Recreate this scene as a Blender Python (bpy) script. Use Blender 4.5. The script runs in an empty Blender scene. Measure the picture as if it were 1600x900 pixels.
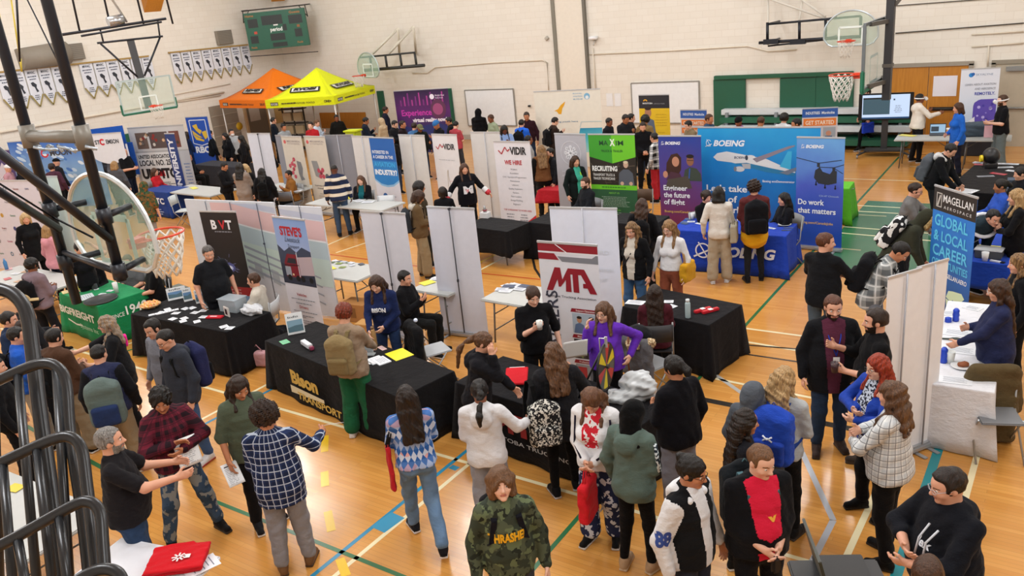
import bpy,bmesh,math,random
import numpy as np
from mathutils import Vector,Matrix
from mathutils.bvhtree import BVHTree
PI=math.pi
random.seed(7)
rng=np.random.default_rng(7)
SC=bpy.context.scene
COL=SC.collection
# ---------------------------------------------------------------- camera, world, light, exposure
FPX,PITCH,ROLL,YAW,CAMH=1294.04,math.radians(19.2636),math.radians(-5.8683),math.radians(-35.7515),4.95
def _cam():
    cp,sp,cy,sy=math.cos(PITCH),math.sin(PITCH),math.cos(YAW),math.sin(YAW)
    f=Vector((sy*cp,cy*cp,-sp));r=Vector((cy,-sy,0));u=r.cross(f)
    c,s=math.cos(ROLL),math.sin(ROLL)
    return c*r+s*u,-s*r+c*u,f
CR,CU,CF=_cam()
cam_data=bpy.data.cameras.new('camera')
cam_data.sensor_width=36;cam_data.lens=FPX*36/1600;cam_data.clip_start=0.05;cam_data.clip_end=200
camera=bpy.data.objects.new('camera',cam_data);COL.objects.link(camera)
camera.matrix_world=Matrix(((CR.x,CU.x,-CF.x,0),(CR.y,CU.y,-CF.y,0),(CR.z,CU.z,-CF.z,CAMH),(0,0,0,1)))
SC.camera=camera
SC.view_settings.view_transform='Standard';SC.view_settings.look='None'
SC.view_settings.gamma=1;SC.view_settings.use_curve_mapping=False
SC.view_settings.exposure=0.0
SC.cycles.max_bounces=7;SC.cycles.diffuse_bounces=3;SC.cycles.transparent_max_bounces=12
world=bpy.data.worlds.new('world');SC.world=world;world.use_nodes=True
world.node_tree.nodes['Background'].inputs[0].default_value=(.8,.88,1,1)
world.node_tree.nodes['Background'].inputs[1].default_value=0.3
CEIL=8.6
def area_light(x,y,sx,sy,watts,col=(.95,.975,1)):
    l=bpy.data.lights.new('gym_light','AREA');l.shape='RECTANGLE';l.size=sx;l.size_y=sy
    l.energy=watts;l.color=col
    o=bpy.data.objects.new('gym_light',l);COL.objects.link(o);o.location=(x,y,CEIL-.25);return o
LAMPS=[(x,y)for x in(-24,-17.5,-11,-4.5,2)for y in(1,7,13,19.5)]
for _x,_y in LAMPS:
    area_light(_x,_y,2.4,1.2,95)
    _l=bpy.data.lights.new('fill_light','POINT');_l.energy=170;_l.shadow_soft_size=.35;_l.color=(.95,.975,1)  # added fill light that brightens the walls and upright faces
    _o=bpy.data.objects.new('fill_light',_l);COL.objects.link(_o);_o.location=(_x,_y,7.0)
def at(u,v,z=0.0):
    """point of the ray through photo pixel (u, v) at height z"""
    d=CR*((u-800)/FPX)+CU*((450-v)/FPX)+CF
    return Vector((0,0,CAMH))+d*((z-CAMH)/d.z)
def atY(u,v,Y):
    d=CR*((u-800)/FPX)+CU*((450-v)/FPX)+CF
    return Vector((0,0,CAMH))+d*(Y/d.y)
def atX(u,v,X):
    d=CR*((u-800)/FPX)+CU*((450-v)/FPX)+CF
    return Vector((0,0,CAMH))+d*(X/d.x)
def px(p):
    q=Vector(p)-Vector((0,0,CAMH));z=q.dot(CF)
    return 800+FPX*q.dot(CR)/z,450-FPX*q.dot(CU)/z
# ---------------------------------------------------------------- object helpers
def thing(name,label=None,cat=None,loc=(0,0,0),rz=0.0,group=None,kind=None):
    o=bpy.data.objects.new(name,None);COL.objects.link(o)
    o.location=loc;o.rotation_euler=(0,0,rz);o.empty_display_size=.1
    return tag(o,label,cat,group,kind)
def tag(o,label=None,cat=None,group=None,kind=None):
    if label:o['label']=label
    if cat:o['category']=cat
    if group:o['group']=group
    if kind:o['kind']=kind
    return o
def copy_tree(o,parent=None):
    c=o.copy();COL.objects.link(c);c.parent=parent
    for ch in[x for x in o.children]:copy_tree(ch,c)
    return c
def mesh_obj(name,V,F,mats,mi=None,parent=None,smooth=False):
    me=bpy.data.meshes.new(name)
    if isinstance(F,np.ndarray):
        n=len(F);k=F.shape[1]
        me.vertices.add(len(V));me.vertices.foreach_set('co',np.asarray(V,np.float32).ravel())
        me.loops.add(n*k);me.loops.foreach_set('vertex_index',F.astype(np.int32).ravel())
        me.polygons.add(n);me.polygons.foreach_set('loop_start',np.arange(0,n*k,k,dtype=np.int32))
        me.polygons.foreach_set('loop_total',np.full(n,k,np.int32))
    else:
        me.from_pydata([tuple(v)for v in V],[],F)
    if not isinstance(mats,(list,tuple)):mats=[mats]
    for m in mats:me.materials.append(m)
    if mi is not None:me.polygons.foreach_set('material_index',np.asarray(mi,np.int32))
    if smooth is True:me.polygons.foreach_set('use_smooth',np.ones(len(me.polygons),bool))
    elif smooth is not False:me.polygons.foreach_set('use_smooth',np.asarray(smooth,bool))
    me.update(calc_edges=True)
    o=bpy.data.objects.new(name,me);COL.objects.link(o)
    if parent:o.parent=parent
    return o
class MB:
    """collects shapes and links them as ONE mesh object"""
    def __init__(s):s.v=[];s.f=[];s.m=[];s.s=[]
    def add(s,vs,fs,m=0,smooth=False):
        n=len(s.v);s.v+=[tuple(v)for v in vs]
        for f in fs:s.f.append([i+n for i in f]);s.m.append(m);s.s.append(smooth)
        return s
    def box(s,c,size,m=0,rz=0,M=None,bev=0.0):
        x,y,z=[k/2 for k in size];c=Vector(c)
        if bev<=0:
            P=[Vector((i*x,j*y,k*z))for i in(-1,1)for j in(-1,1)for k in(-1,1)]
            F=[(0,1,3,2),(4,6,7,5),(0,4,5,1),(2,3,7,6),(0,2,6,4),(1,5,7,3)]
        else:
            bm=bmesh.new();bmesh.ops.create_cube(bm,size=1)
            bmesh.ops.scale(bm,vec=(size[0],size[1],size[2]),verts=bm.verts)
            bmesh.ops.bevel(bm,geom=bm.edges[:],offset=min(bev,.45*min(size)),segments=2,affect='EDGES')
            P=[v.co.copy()for v in bm.verts];F=[[v.index for v in f.verts]for f in bm.faces];bm.free()
        R=M if M is not None else Matrix.Rotation(rz,3,'Z')
        return s.add([R@p+c for p in P],F,m)
    def tube(s,pts,r,n=8,m=0,closed=False,smooth=True):
        pts=[Vector(p)for p in pts];N=len(pts);rs=r if isinstance(r,(list,tuple))else[r]*N
        vs=[];up=None
        for i,p in enumerate(pts):
            a=pts[(i-1)%N]if(closed or i)else p;b=pts[(i+1)%N]if(closed or i<N-1)else p
            t=(b-a).normalized()if(b-a).length>1e-9 else Vector((0,0,1))
            if up is None:up=Vector((0,0,1))if abs(t.z)<.9 else Vector((1,0,0))
            x=up.cross(t)
            if x.length<1e-6:x=Vector((1,0,0)).cross(t)
            x.normalize();y=t.cross(x);up=y.copy()if abs(y.dot(up))>.2 else up
            for k in range(n):
                a_=2*PI*k/n;vs.append(p+rs[i]*(math.cos(a_)*x+math.sin(a_)*y))
        fs=[]
        for i in range(N if closed else N-1):
            j=(i+1)%N
            for k in range(n):
                l=(k+1)%n;fs.append((i*n+k,i*n+l,j*n+l,j*n+k))
        b0=len(s.v);s.add(vs,fs,m,smooth)
        if not closed:
            s.f.append([b0+k for k in range(n)][::-1]);s.m.append(m);s.s.append(False)
            s.f.append([b0+(N-1)*n+k for k in range(n)]);s.m.append(m);s.s.append(False)
        return s
    def beam(s,a,b,w,t,m=0,up=(0,0,1)):
        a,b=Vector(a),Vector(b);d=(b-a);L=d.length;d.normalize();u=Vector(up)
        x=d.cross(u)
        if x.length<1e-5:x=d.cross(Vector((1,0,0)))
        x.normalize();z=x.cross(d)
        return s.box((a+b)/2,(w,L,t),m,M=Matrix((x,d,z)).transposed())
    def lathe(s,prof,c=(0,0,0),n=20,m=0,smooth=True):
        vs=[(c[0]+r*math.cos(2*PI*k/n),c[1]+r*math.sin(2*PI*k/n),c[2]+z)for r,z in prof for k in range(n)]
        fs=[(i*n+k,i*n+(k+1)%n,(i+1)*n+(k+1)%n,(i+1)*n+k)for i in range(len(prof)-1)for k in range(n)]
        return s.add(vs,fs,m,smooth)
    def slab(s,pts,th,m=0,n=(0,0,1)):
        """polygon extruded by th along n"""
        n=Vector(n).normalized();A=[Vector(p)for p in pts];B=[p+n*th for p in A];k=len(A)
        return s.add(A+B,[tuple(range(k))[::-1],tuple(range(k,2*k))]+[(i,(i+1)%k,(i+1)%k+k,i+k)for i in range(k)],m)
    def build(s,name,mats,parent=None):
        return mesh_obj(name,s.v,s.f,mats,s.m,parent,s.s)
# ---------------------------------------------------------------- materials
def lin(h):
    h=h.lstrip('#');h=h if len(h)==6 else ''.join(q*2 for q in h);c=[int(h[i:i+2],16)/255 for i in(0,2,4)]
    return tuple(x/12.92 if x<=.04045 else((x+.055)/1.055)**2.4 for x in c)+(1,)
_M={}
class NT:
    def __init__(s,key):
        s.mat=bpy.data.materials.new(key);s.mat.use_nodes=True;s.t=s.mat.node_tree
        s.b=s.t.nodes['Principled BSDF']
    def n(s,typ,**kw):
        o=s.t.nodes.new(typ)
        for k,v in kw.items():
            if k.startswith('i_'):
                key=k[2:];key=int(key)if key.isdigit()else key.replace('_',' ')
                o.inputs[key].default_value=v
            else:setattr(o,k,v)
        return o
    def l(s,a,b):s.t.links.new(a,b)
    def co(s):return s.n('ShaderNodeTexCoord').outputs['Object']
    def mapped(s,sc,rot=(0,0,0)):
        m=s.n('ShaderNodeMapping');m.inputs['Scale'].default_value=sc;m.inputs['Rotation'].default_value=rot
        s.l(s.co(),m.inputs[0]);return m.outputs[0]
    def mix(s,f,a,b,blend='MIX'):
        o=s.n('ShaderNodeMix',data_type='RGBA',blend_type=blend)
        for i,v in((0,f),(6,a),(7,b)):
            if hasattr(v,'is_output'):s.l(v,o.inputs[i])
            elif i==0:o.inputs[i].default_value=v
            else:o.inputs[i].default_value=lin(v)if isinstance(v,str)else v
        return o.outputs[2]
    def math(s,op,a,b=0.0,c=None):
        o=s.n('ShaderNodeMath',operation=op)
        for i,v in enumerate((a,b,c)):
            if v is None:continue
            if hasattr(v,'is_output'):s.l(v,o.inputs[i])
            else:o.inputs[i].default_value=v
        return o.outputs[0]
    def noise(s,sc,detail=2,vec=None,rough=.5):
        o=s.n('ShaderNodeTexNoise');o.inputs['Scale'].default_value=sc;o.inputs['Detail'].default_value=detail
        o.inputs['Roughness'].default_value=rough
        s.l(vec if vec is not None else s.co(),o.inputs['Vector']);return o.outputs[0]
    def bump(s,h,dist=.002,strength=.4):
        b=s.n('ShaderNodeBump');b.inputs['Strength'].default_value=strength;b.inputs['Distance'].default_value=dist
        s.l(h,b.inputs['Height']);s.l(b.outputs[0],s.b.inputs['Normal'])
    def set(s,rough=.6,metal=0,spec=.5):
        s.b.inputs['Roughness'].default_value=rough;s.b.inputs['Metallic'].default_value=metal
        s.b.inputs['Specular IOR Level'].default_value=spec
    def col(s,v):
        if hasattr(v,'is_output'):s.l(v,s.b.inputs['Base Color'])
        else:s.b.inputs['Base Color'].default_value=lin(v)if isinstance(v,str)else v
def memo(fn):
    def w(*a,**k):
        key=(fn.__name__,a,tuple(sorted(k.items())))
        if key not in _M:_M[key]=fn(*a,**k)
        return _M[key]
    return w
@memo
def plain(c,rough=.5,metal=0.0,spec=.5):
    t=NT('paint');t.set(rough,metal,spec)
    f=t.noise(9,3);k=t.math('MULTIPLY_ADD',f,.12,.94)
    m=t.n('ShaderNodeMix',data_type='RGBA',blend_type='MULTIPLY');m.inputs[0].default_value=1
    m.inputs[6].default_value=lin(c);t.l(k,m.inputs[7]);t.col(m.outputs[2]);return t.mat
@memo
def ink(c,rough=.45):
    t=NT('print_ink');t.set(rough);t.col(c);return t.mat
@memo
def gradient(c1,c2,z0,z1,c3=None,rough=.4,axis=2):
    """printed colour blend between two heights of the print"""
    t=NT('print_blend');t.set(rough);s=t.n('ShaderNodeSeparateXYZ');t.l(t.co(),s.inputs[0])
    f=t.math('DIVIDE',t.math('SUBTRACT',s.outputs[axis],z0),z1-z0)
    f=t.math('ADD',f,t.math('MULTIPLY_ADD',t.noise(1.5,3),.5,-.25))
    r=t.n('ShaderNodeValToRGB');r.color_ramp.elements[0].color=lin(c1);r.color_ramp.elements[1].color=lin(c2)
    if c3:e=r.color_ramp.elements.new(.5);e.color=lin(c3)
    t.l(f,r.inputs[0]);t.col(r.outputs[0]);return t.mat
@memo
def emit(c,s=1.0):
    t=NT('lit');t.b.inputs['Emission Color'].default_value=lin(c);t.b.inputs['Emission Strength'].default_value=s
    t.col('#000000');return t.mat
@memo
def glass(c='#dfeee8',alpha=.22,rough=.05):
    t=NT('clear_glass');t.set(rough);t.col(c);t.b.inputs['Alpha'].default_value=alpha
    return t.mat
@memo
def cloth(c,c2=None,rough=.85,scale=260,fold=.0):
    t=NT('fabric');L_=sum(lin(c)[:3])/3;t.set(rough,0,.08 if L_<.06 else.2)
    a=t.noise(14,4);dk=lambda q:tuple(v*(.55 if L_<.03 else 1)for v in lin(q)[:3])+(1,);m=t.mix(t.math('MULTIPLY_ADD',a,1.6,-.3),dk(c2 or c),dk(c))
    k=t.math('MULTIPLY_ADD',t.noise(scale,2),.3,.85)
    o=t.n('ShaderNodeMix',data_type='RGBA',blend_type='MULTIPLY');o.inputs[0].default_value=1
    t.l(m,o.inputs[6]);t.l(k,o.inputs[7]);t.col(o.outputs[2])
    t.bump(t.math('ADD',t.math('MULTIPLY',t.noise(scale,2),.04),t.noise(7,5,t.mapped((1,1,1.8),(.3,.4,0)),.62)),.035,.55)
    t.b.inputs['Sheen Weight'].default_value=.04
    return t.mat
@memo
def plaid(base,dark,light,sc=9.0,rot=0.0):
    """tartan weave; base ground, dark bands, thin light lines"""
    t=NT('plaid_fabric');t.set(.85,0,.2)
    s=t.n('ShaderNodeSeparateXYZ');t.l(t.mapped((1,1,1),(0,0,rot)),s.inputs[0])
    def wrap():return t.math('MULTIPLY',t.math('ARCTAN2',s.outputs[0],s.outputs[1]),.19)
    def band(o,f,w,ph=0):return t.math('LESS_THAN',t.math('FRACT',t.math('MULTIPLY_ADD',o,f,ph)),w)
    u=wrap()
    bu,bv=band(u,sc,.5),band(s.outputs[2],sc,.5)
    c=t.mix(t.math('MULTIPLY',t.math('ADD',bu,bv),.5),base,dark)
    lu,lv=band(u,sc,.12,.2),band(s.outputs[2],sc,.12,.2)
    c=t.mix(t.math('MULTIPLY',t.math('MAXIMUM',lu,lv),.75),c,light)
    t.col(c);t.bump(t.noise(30,3),.006,.3);return t.mat
@memo
def blotch(c1,c2,c3=None,c4=None,sc=14.0,thr=.5):
    """camouflage or speckled prints"""
    t=NT('blotch_fabric');t.set(.85,0,.2);
    def step(n,th):return t.math('GREATER_THAN',n,th)
    c=t.mix(step(t.noise(sc,2),thr),c1,c2)
    if c3:c=t.mix(step(t.noise(sc*1.3,2,t.mapped((1,1.2,.9),(1,2,0))),thr+.05),c,c3)
    if c4:c=t.mix(step(t.noise(sc*1.5,2,t.mapped((1.2,1,1.1),(2,.4,1))),thr+.09),c,c4)
    t.col(c);t.bump(t.noise(30,3),.006,.3);return t.mat
@memo
def argyle(c1='#2f5fa8',c2='#c6d2e8',c3='#d9a7a8'):
    t=NT('argyle_knit');t.set(.9,0,.15);s=t.n('ShaderNodeSeparateXYZ');t.l(t.co(),s.inputs[0])
    x=t.math('MULTIPLY',t.math('ARCTAN2',s.outputs[0],s.outputs[1]),.19);z=s.outputs[2]
    a=t.math('PINGPONG',t.math('MULTIPLY',x,13),.5);b=t.math('PINGPONG',t.math('MULTIPLY',z,9),.5)
    d=t.math('GREATER_THAN',t.math('ADD',a,b),.5)
    row=t.math('GREATER_THAN',t.math('SINE',t.math('MULTIPLY',z,28)),.0)
    row2=t.math('GREATER_THAN',t.math('SINE',t.math('MULTIPLY',z,14)),.3)
    lite=t.mix(t.math('MULTIPLY',row2,t.math('GREATER_THAN',t.noise(8,0),.5)),c2,c3)
    c=t.mix(d,c1,lite);c=t.mix(t.math('MULTIPLY',row,.45),c,'#5f86c4')
    t.col(c);t.bump(t.noise(160,2),.003,.5);return t.mat
@memo
def stripes(c1,c2,z0,n,frac=.5):
    t=NT('striped_knit');t.set(.9,0,.15);s=t.n('ShaderNodeSeparateXYZ');t.l(t.co(),s.inputs[0])
    f=t.math('FRACT',t.math('MULTIPLY',t.math('SUBTRACT',s.outputs[2],z0),n))
    t.col(t.mix(t.math('LESS_THAN',f,frac),c1,c2));t.bump(t.noise(160,2),.003,.4);return t.mat
@memo
def skin(c):
    t=NT('skin');t.set(.5,0,.4);n=t.noise(18,3)
    t.col(t.mix(t.math('MULTIPLY',n,.25),c,'#b5604a'));t.b.inputs['Subsurface Weight'].default_value=.0
    t.bump(t.noise(220,2),.0006,.3);return t.mat
@memo
def hairm(c,c2=None):
    t=NT('hair');t.set(.45,0,.35);n=t.noise(70,4,t.mapped((1,1,.10)))
    m=t.mix(t.math('MULTIPLY_ADD',n,3,-1),c,c2 or c);o=t.n('ShaderNodeMix',data_type='RGBA',blend_type='MULTIPLY');o.inputs[0].default_value=1
    t.l(m,o.inputs[6]);t.l(t.math('MULTIPLY_ADD',t.noise(130,3,t.mapped((1,1,.08))),2.2,-.25),o.inputs[7]);t.col(o.outputs[2]);t.bump(t.noise(110,3,t.mapped((1,1,.1))),.008,1.0);return t.mat
# ---------------------------------------------------------------- lettering and printed artwork
_T={}
def text_geo(s,bold=0.0,spacing=1.0):
    key=(s,bold,spacing)
    if key not in _T:
        cu=bpy.data.curves.new('t','FONT');cu.body=s;cu.size=1;cu.offset=bold;cu.space_character=spacing
        cu.resolution_u=3
        ob=bpy.data.objects.new('t',cu);me=bpy.data.meshes.new_from_object(ob)
        V=[(v.co.x,v.co.y)for v in me.vertices];F=[list(p.vertices)for p in me.polygons]
        bpy.data.objects.remove(ob);bpy.data.curves.remove(cu);bpy.data.meshes.remove(me)
        if V:
            x0=min(v[0]for v in V);x1=max(v[0]for v in V);y0=min(v[1]for v in V)
            V=[(x-x0,y)for x,y in V];_T[key]=(V,F,x1-x0)
        else:_T[key]=([],[],0)
    return _T[key]
class Art:
    """flat print in a local frame: x to the right, z up, front towards -y"""
    def __init__(s,y=0.0,step=.0012):s.y=y;s.st=step;s.v=[];s.f=[];s.m=[];s.mats=[];s.L=0
    def _mi(s,c):
        m=c if not isinstance(c,str)else ink(c)
        if m not in s.mats:s.mats.append(m)
        return s.mats.index(m)
    def poly(s,pts,c,layer=None):
        s.L+=1;L=layer if layer is not None else s.L
        y=s.y-.0008-s.st*min(L,9)*.45;n=len(s.v);s.v+=[(x,y,z)for x,z in pts]
        a=sum(pts[i][0]*pts[(i+1)%len(pts)][1]-pts[(i+1)%len(pts)][0]*pts[i][1]for i in range(len(pts)))
        idx=list(range(n,n+len(pts)));s.f.append(idx if a>0 else idx[::-1]);s.m.append(s._mi(c));return s
    def rect(s,x0,z0,x1,z1,c,layer=None):return s.poly([(x0,z0),(x1,z0),(x1,z1),(x0,z1)],c,layer)
    def disc(s,x,z,r,c,layer=None,n=24,rz=None,rot=0):
        rz=rz or r;ca,sa=math.cos(rot),math.sin(rot)
        return s.poly([(x+r*math.cos(2*PI*k/n)*ca-rz*math.sin(2*PI*k/n)*sa,z+r*math.cos(2*PI*k/n)*sa+rz*math.sin(2*PI*k/n)*ca)for k in range(n)],c,layer)
    def ring(s,x,z,r,w,c,a0=0,a1=360,layer=None,rz=None):
        n=28;rz=rz or r
        for k in range(n):
            t0,t1=[math.radians(a0+(a1-a0)*q/n)for q in(k,k+1)]
            s.poly([(x+math.cos(t)*(r-d),z+math.sin(t)*(rz-d))for t,d in((t0,0),(t1,0),(t1,w),(t0,w))],c,layer or 8)
        return s
    def line(s,pts,w,c,layer=None):
        for(a,b),(p,q)in zip(pts,pts[1:]):
            l=math.hypot(p-a,q-b)or 1;nx,nz=-(q-b)/l*w/2,(p-a)/l*w/2
            s.poly([(a-nx,b-nz),(p-nx,q-nz),(p+nx,q+nz),(a+nx,b+nz)],c,layer or 8)
        return s
    def text(s,t,x,z,h,c,bold=.0,w=None,align='l',shear=0,vert=False,sp=1.0,layer=9,sx=1.0):
        """h = capital height; w = exact width wanted"""
        V,F,W=text_geo(t,bold,sp)
        if not V:return s
        k=h/.69;kx=(w/W)if w else k*sx
        ox={'l':0,'c':-W*kx/2,'r':-W*kx}[align]
        y=s.y-.0008-s.st*layer*.45;n=len(s.v)
        for a,b in V:
            p,q=ox+a*kx+shear*b*k,b*k
            if vert:p,q=-q,p
            s.v.append((x+p,y,z+q))
        mi=s._mi(c)
        for f in F:s.f.append([i+n for i in f]);s.m.append(mi)
        return s
    def lines(s,x,z0,z1,w,c,n,h=None,align='c'):
        """rows of very small print, as short dark bars broken into words"""
        r=random.Random(int(abs(x*1000)+n));st=(z0-z1)/max(n-1,1);h=h or st*.35
        for i in range(n):
            L=w*(.6+.4*r.random());X=x-L/2 if align=='c' else x;e=X+L
            while X<e:
                q=min(.02+.05*r.random(),e-X);s.rect(X,z0-i*st-h/2,X+q,z0-i*st+h/2,c,9);X+=q+.012
        return s
    def build(s,name,parent,M=None):
        V=s.v
        if M is not None:V=[tuple(M@Vector(v))for v in V]
        F=[f[::-1]if False else f for f in s.f]
        return mesh_obj(name,V,F,s.mats,s.m,parent)
# ---------------------------------------------------------------- signed distance shapes -> smooth closed meshes
def smin(a,b,k):
    h=np.maximum(k-np.abs(a-b),0)/k
    return np.minimum(a,b)-h*h*k*.25
def d_cone(P,a,b,ra,rb,fl=None):
    a=np.asarray(a,float);b=np.asarray(b,float);ab=b-a;L=ab@ab+1e-12
    X,Y,Z=P[0]-a[0],P[1]-a[1],P[2]-a[2]
    t=np.clip((X*ab[0]+Y*ab[1]+Z*ab[2])/L,0,1)
    X=X-t*ab[0];Y=Y-t*ab[1];Z=Z-t*ab[2];g=1.0
    if fl is not None:
        n,s=fl;dn=(X*n[0]+Y*n[1]+Z*n[2])*(1/s-1);X=X+dn*n[0];Y=Y+dn*n[1];Z=Z+dn*n[2];g=.5+.5*s
    return(np.sqrt(X*X+Y*Y+Z*Z)-(ra+(rb-ra)*t))*g
def d_ell(P,c,r,R=None):
    X,Y,Z=P[0]-c[0],P[1]-c[1],P[2]-c[2]
    if R is not None:
        X,Y,Z=[X*R[0][i]+Y*R[1][i]+Z*R[2][i]for i in range(3)]
    k0=np.sqrt((X/r[0])**2+(Y/r[1])**2+(Z/r[2])**2)
    k1=np.sqrt((X/r[0]**2)**2+(Y/r[1]**2)**2+(Z/r[2]**2)**2)+1e-9
    return k0*(k0-1)/k1
def d_box(P,c,hb,rd,R=None):
    X,Y,Z=P[0]-c[0],P[1]-c[1],P[2]-c[2]
    if R is not None:X,Y,Z=[X*R[0][i]+Y*R[1][i]+Z*R[2][i]for i in range(3)]
    q=[np.abs(v)-h+rd for v,h in zip((X,Y,Z),hb)]
    o=np.sqrt(sum(np.maximum(v,0)**2 for v in q));i=np.minimum(np.maximum(q[0],np.maximum(q[1],q[2])),0)
    return o+i-rd
def wob(P,amp,f,seed=0):
    r=np.random.default_rng(seed+11);o=0
    for i in range(3):
        a=r.normal(0,1,3)*f*(1+.6*i);b=r.normal(0,1,3)*f*(1+.6*i);p=r.uniform(0,6.3,2)
        o=o+np.sin(P[0]*a[0]+P[1]*a[1]+P[2]*a[2]+p[0])*np.sin(P[0]*b[0]+P[1]*b[1]+P[2]*b[2]+p[1])/(1+.5*i)
    return o*amp
def bb(pr):
    k=pr[0]
    if k=='c':a,b,r=np.array(pr[1]),np.array(pr[2]),max(pr[3],pr[4]);return np.minimum(a,b)-r,np.maximum(a,b)+r
    c=np.array(pr[1]);r=max(pr[2])if k=='e' else float(np.linalg.norm(pr[2]));return c-r,c+r
def dist(P,pr):
    if pr[0]=='c':return d_cone(P,pr[1],pr[2],pr[3],pr[4],pr[5])
    if pr[0]=='e':return d_ell(P,pr[1],pr[2],pr[3])
    return d_box(P,pr[1],pr[2],pr[3],pr[4])
def cone(a,b,ra,rb,fl=None,k=.03,op='+'):return('c',tuple(a),tuple(b),ra,rb,fl,k,op)
def ell(c,r,R=None,k=.03,op='+'):return('e',tuple(c),tuple(r),R,None,None,k,op)
def rbox(c,hb,rd,R=None,k=.02,op='+'):return('b',tuple(c),tuple(hb),rd,R,None,k,op)
def field(prims,lo,hi,h,amp=0,freq=20,seed=0,cut=None,mar=.09):
    lo=np.array(lo,float);hi=np.array(hi,float);n=np.maximum(np.ceil((hi-lo)/h).astype(int)+1,2)
    ax=[lo[i]+h*np.arange(n[i])for i in range(3)]
    F=np.full(n,.3,np.float32)
    for pr in prims:
        a,b=bb(pr);i0=np.clip(((a-mar-lo)/h).astype(int),0,n);i1=np.clip(((b+mar-lo)/h).astype(int)+2,0,n)
        if(i1-i0<=0).any():continue
        sl=tuple(slice(i0[i],i1[i])for i in range(3))
        P=np.meshgrid(*[ax[i][sl[i]].astype(np.float32)for i in range(3)],indexing='ij',sparse=True)
        d=dist(P,pr);k=pr[6]
        if pr[7]=='+':F[sl]=smin(F[sl],d,k)
        else:F[sl]=-smin(-F[sl],d,k)
    P=np.meshgrid(*ax,indexing='ij',sparse=True)
    if amp:F=F+wob(P,amp,freq,seed).astype(np.float32)
    if cut is not None:F=np.maximum(F,cut(P))
    return F,lo
def snet(F,lo,h):
    S=F<0;nx,ny,nz=F.shape
    c=sum(S[i:nx-1+i,j:ny-1+j,k:nz-1+k].astype(np.int8)for i in(0,1)for j in(0,1)for k in(0,1))
    act=(c>0)&(c<8);I,J,K=np.nonzero(act);m=len(I)
    if not m:return np.zeros((0,3)),np.zeros((0,4),int)
    idx=np.full(act.shape,-1,np.int64);idx[I,J,K]=np.arange(m)
    pos=np.zeros((m,3));cnt=np.zeros(m)
    for ax in range(3):
        o1,o2=[a for a in range(3)if a!=ax]
        for p in(0,1):
            for q in(0,1):
                d=[0,0,0];d[o1]=p;d[o2]=q;e=list(d);e[ax]=1
                f0=F[I+d[0],J+d[1],K+d[2]];f1=F[I+e[0],J+e[1],K+e[2]];s=(f0<0)!=(f1<0)
                t=np.where(s,f0/np.where(s,f0-f1,1),0)
                w=s.astype(float);cnt+=w;pos[:,o1]+=w*p;pos[:,o2]+=w*q;pos[:,ax]+=w*t
    pos=pos/cnt[:,None];V=lo+h*(np.stack([I,J,K],1)+pos);fs=[]
    for ax in range(3):
        o1,o2=(ax+1)%3,(ax+2)%3
        a=[slice(None)]*3;b=[slice(None)]*3;a[ax]=slice(0,-1);b[ax]=slice(1,None)
        A,B=S[tuple(a)],S[tuple(b)];e=np.nonzero(A!=B);e=np.array(e)
        lim=np.array(act.shape);ok=(e[o1]>0)&(e[o2]>0)&(e[o1]<lim[o1])&(e[o2]<lim[o2])&(e[ax]<lim[ax]);e=e[:,ok]
        def g(p,q):
            z=e.copy();z[o1]-=p;z[o2]-=q;return idx[z[0],z[1],z[2]]
        f=np.stack([g(1,1),g(0,1),g(0,0),g(1,0)],1);fl=~A[e[0],e[1],e[2]]
        f[fl]=f[fl][:,::-1];fs.append(f)
    F4=np.concatenate(fs);F4=F4[(F4>=0).all(1)]
    return V,F4
def blob(prims,h,amp=0,freq=20,seed=0,cut=None,lo=None,hi=None):
    if lo is None:
        B=[bb(p)for p in prims if p[7]=='+']
        lo=np.min([b[0]for b in B],0)-2.5*h-amp;hi=np.max([b[1]for b in B],0)+2.5*h+amp
    F,lo=field(prims,lo,hi,h,amp,freq,seed,cut)
    for ax in range(3):
        sl=[slice(None)]*3
        for e in(0,-1):sl[ax]=e;F[tuple(sl)]=np.maximum(F[tuple(sl)],.01)
    return snet(F,lo,h)
def blob_obj(name,prims,h,mat,parent=None,**kw):
    V,F=blob(prims,h,**kw);return mesh_obj(name,V,F,mat,None,parent,True)
# ---------------------------------------------------------------- people
SK=dict(l='#d9a58a',p='#e2b59d',m='#b97f5c',t='#a56f4c',d='#7a4c33',k='#4a2e21')
HC=dict(k='#14100f',b='#2a1a12',m='#4a2f1e',n='#6b4a30',y='#a07c50',w='#c2a273',g='#6d6a68',e='#93908d',r='#8e2d14',a='#5a3320')
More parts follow.
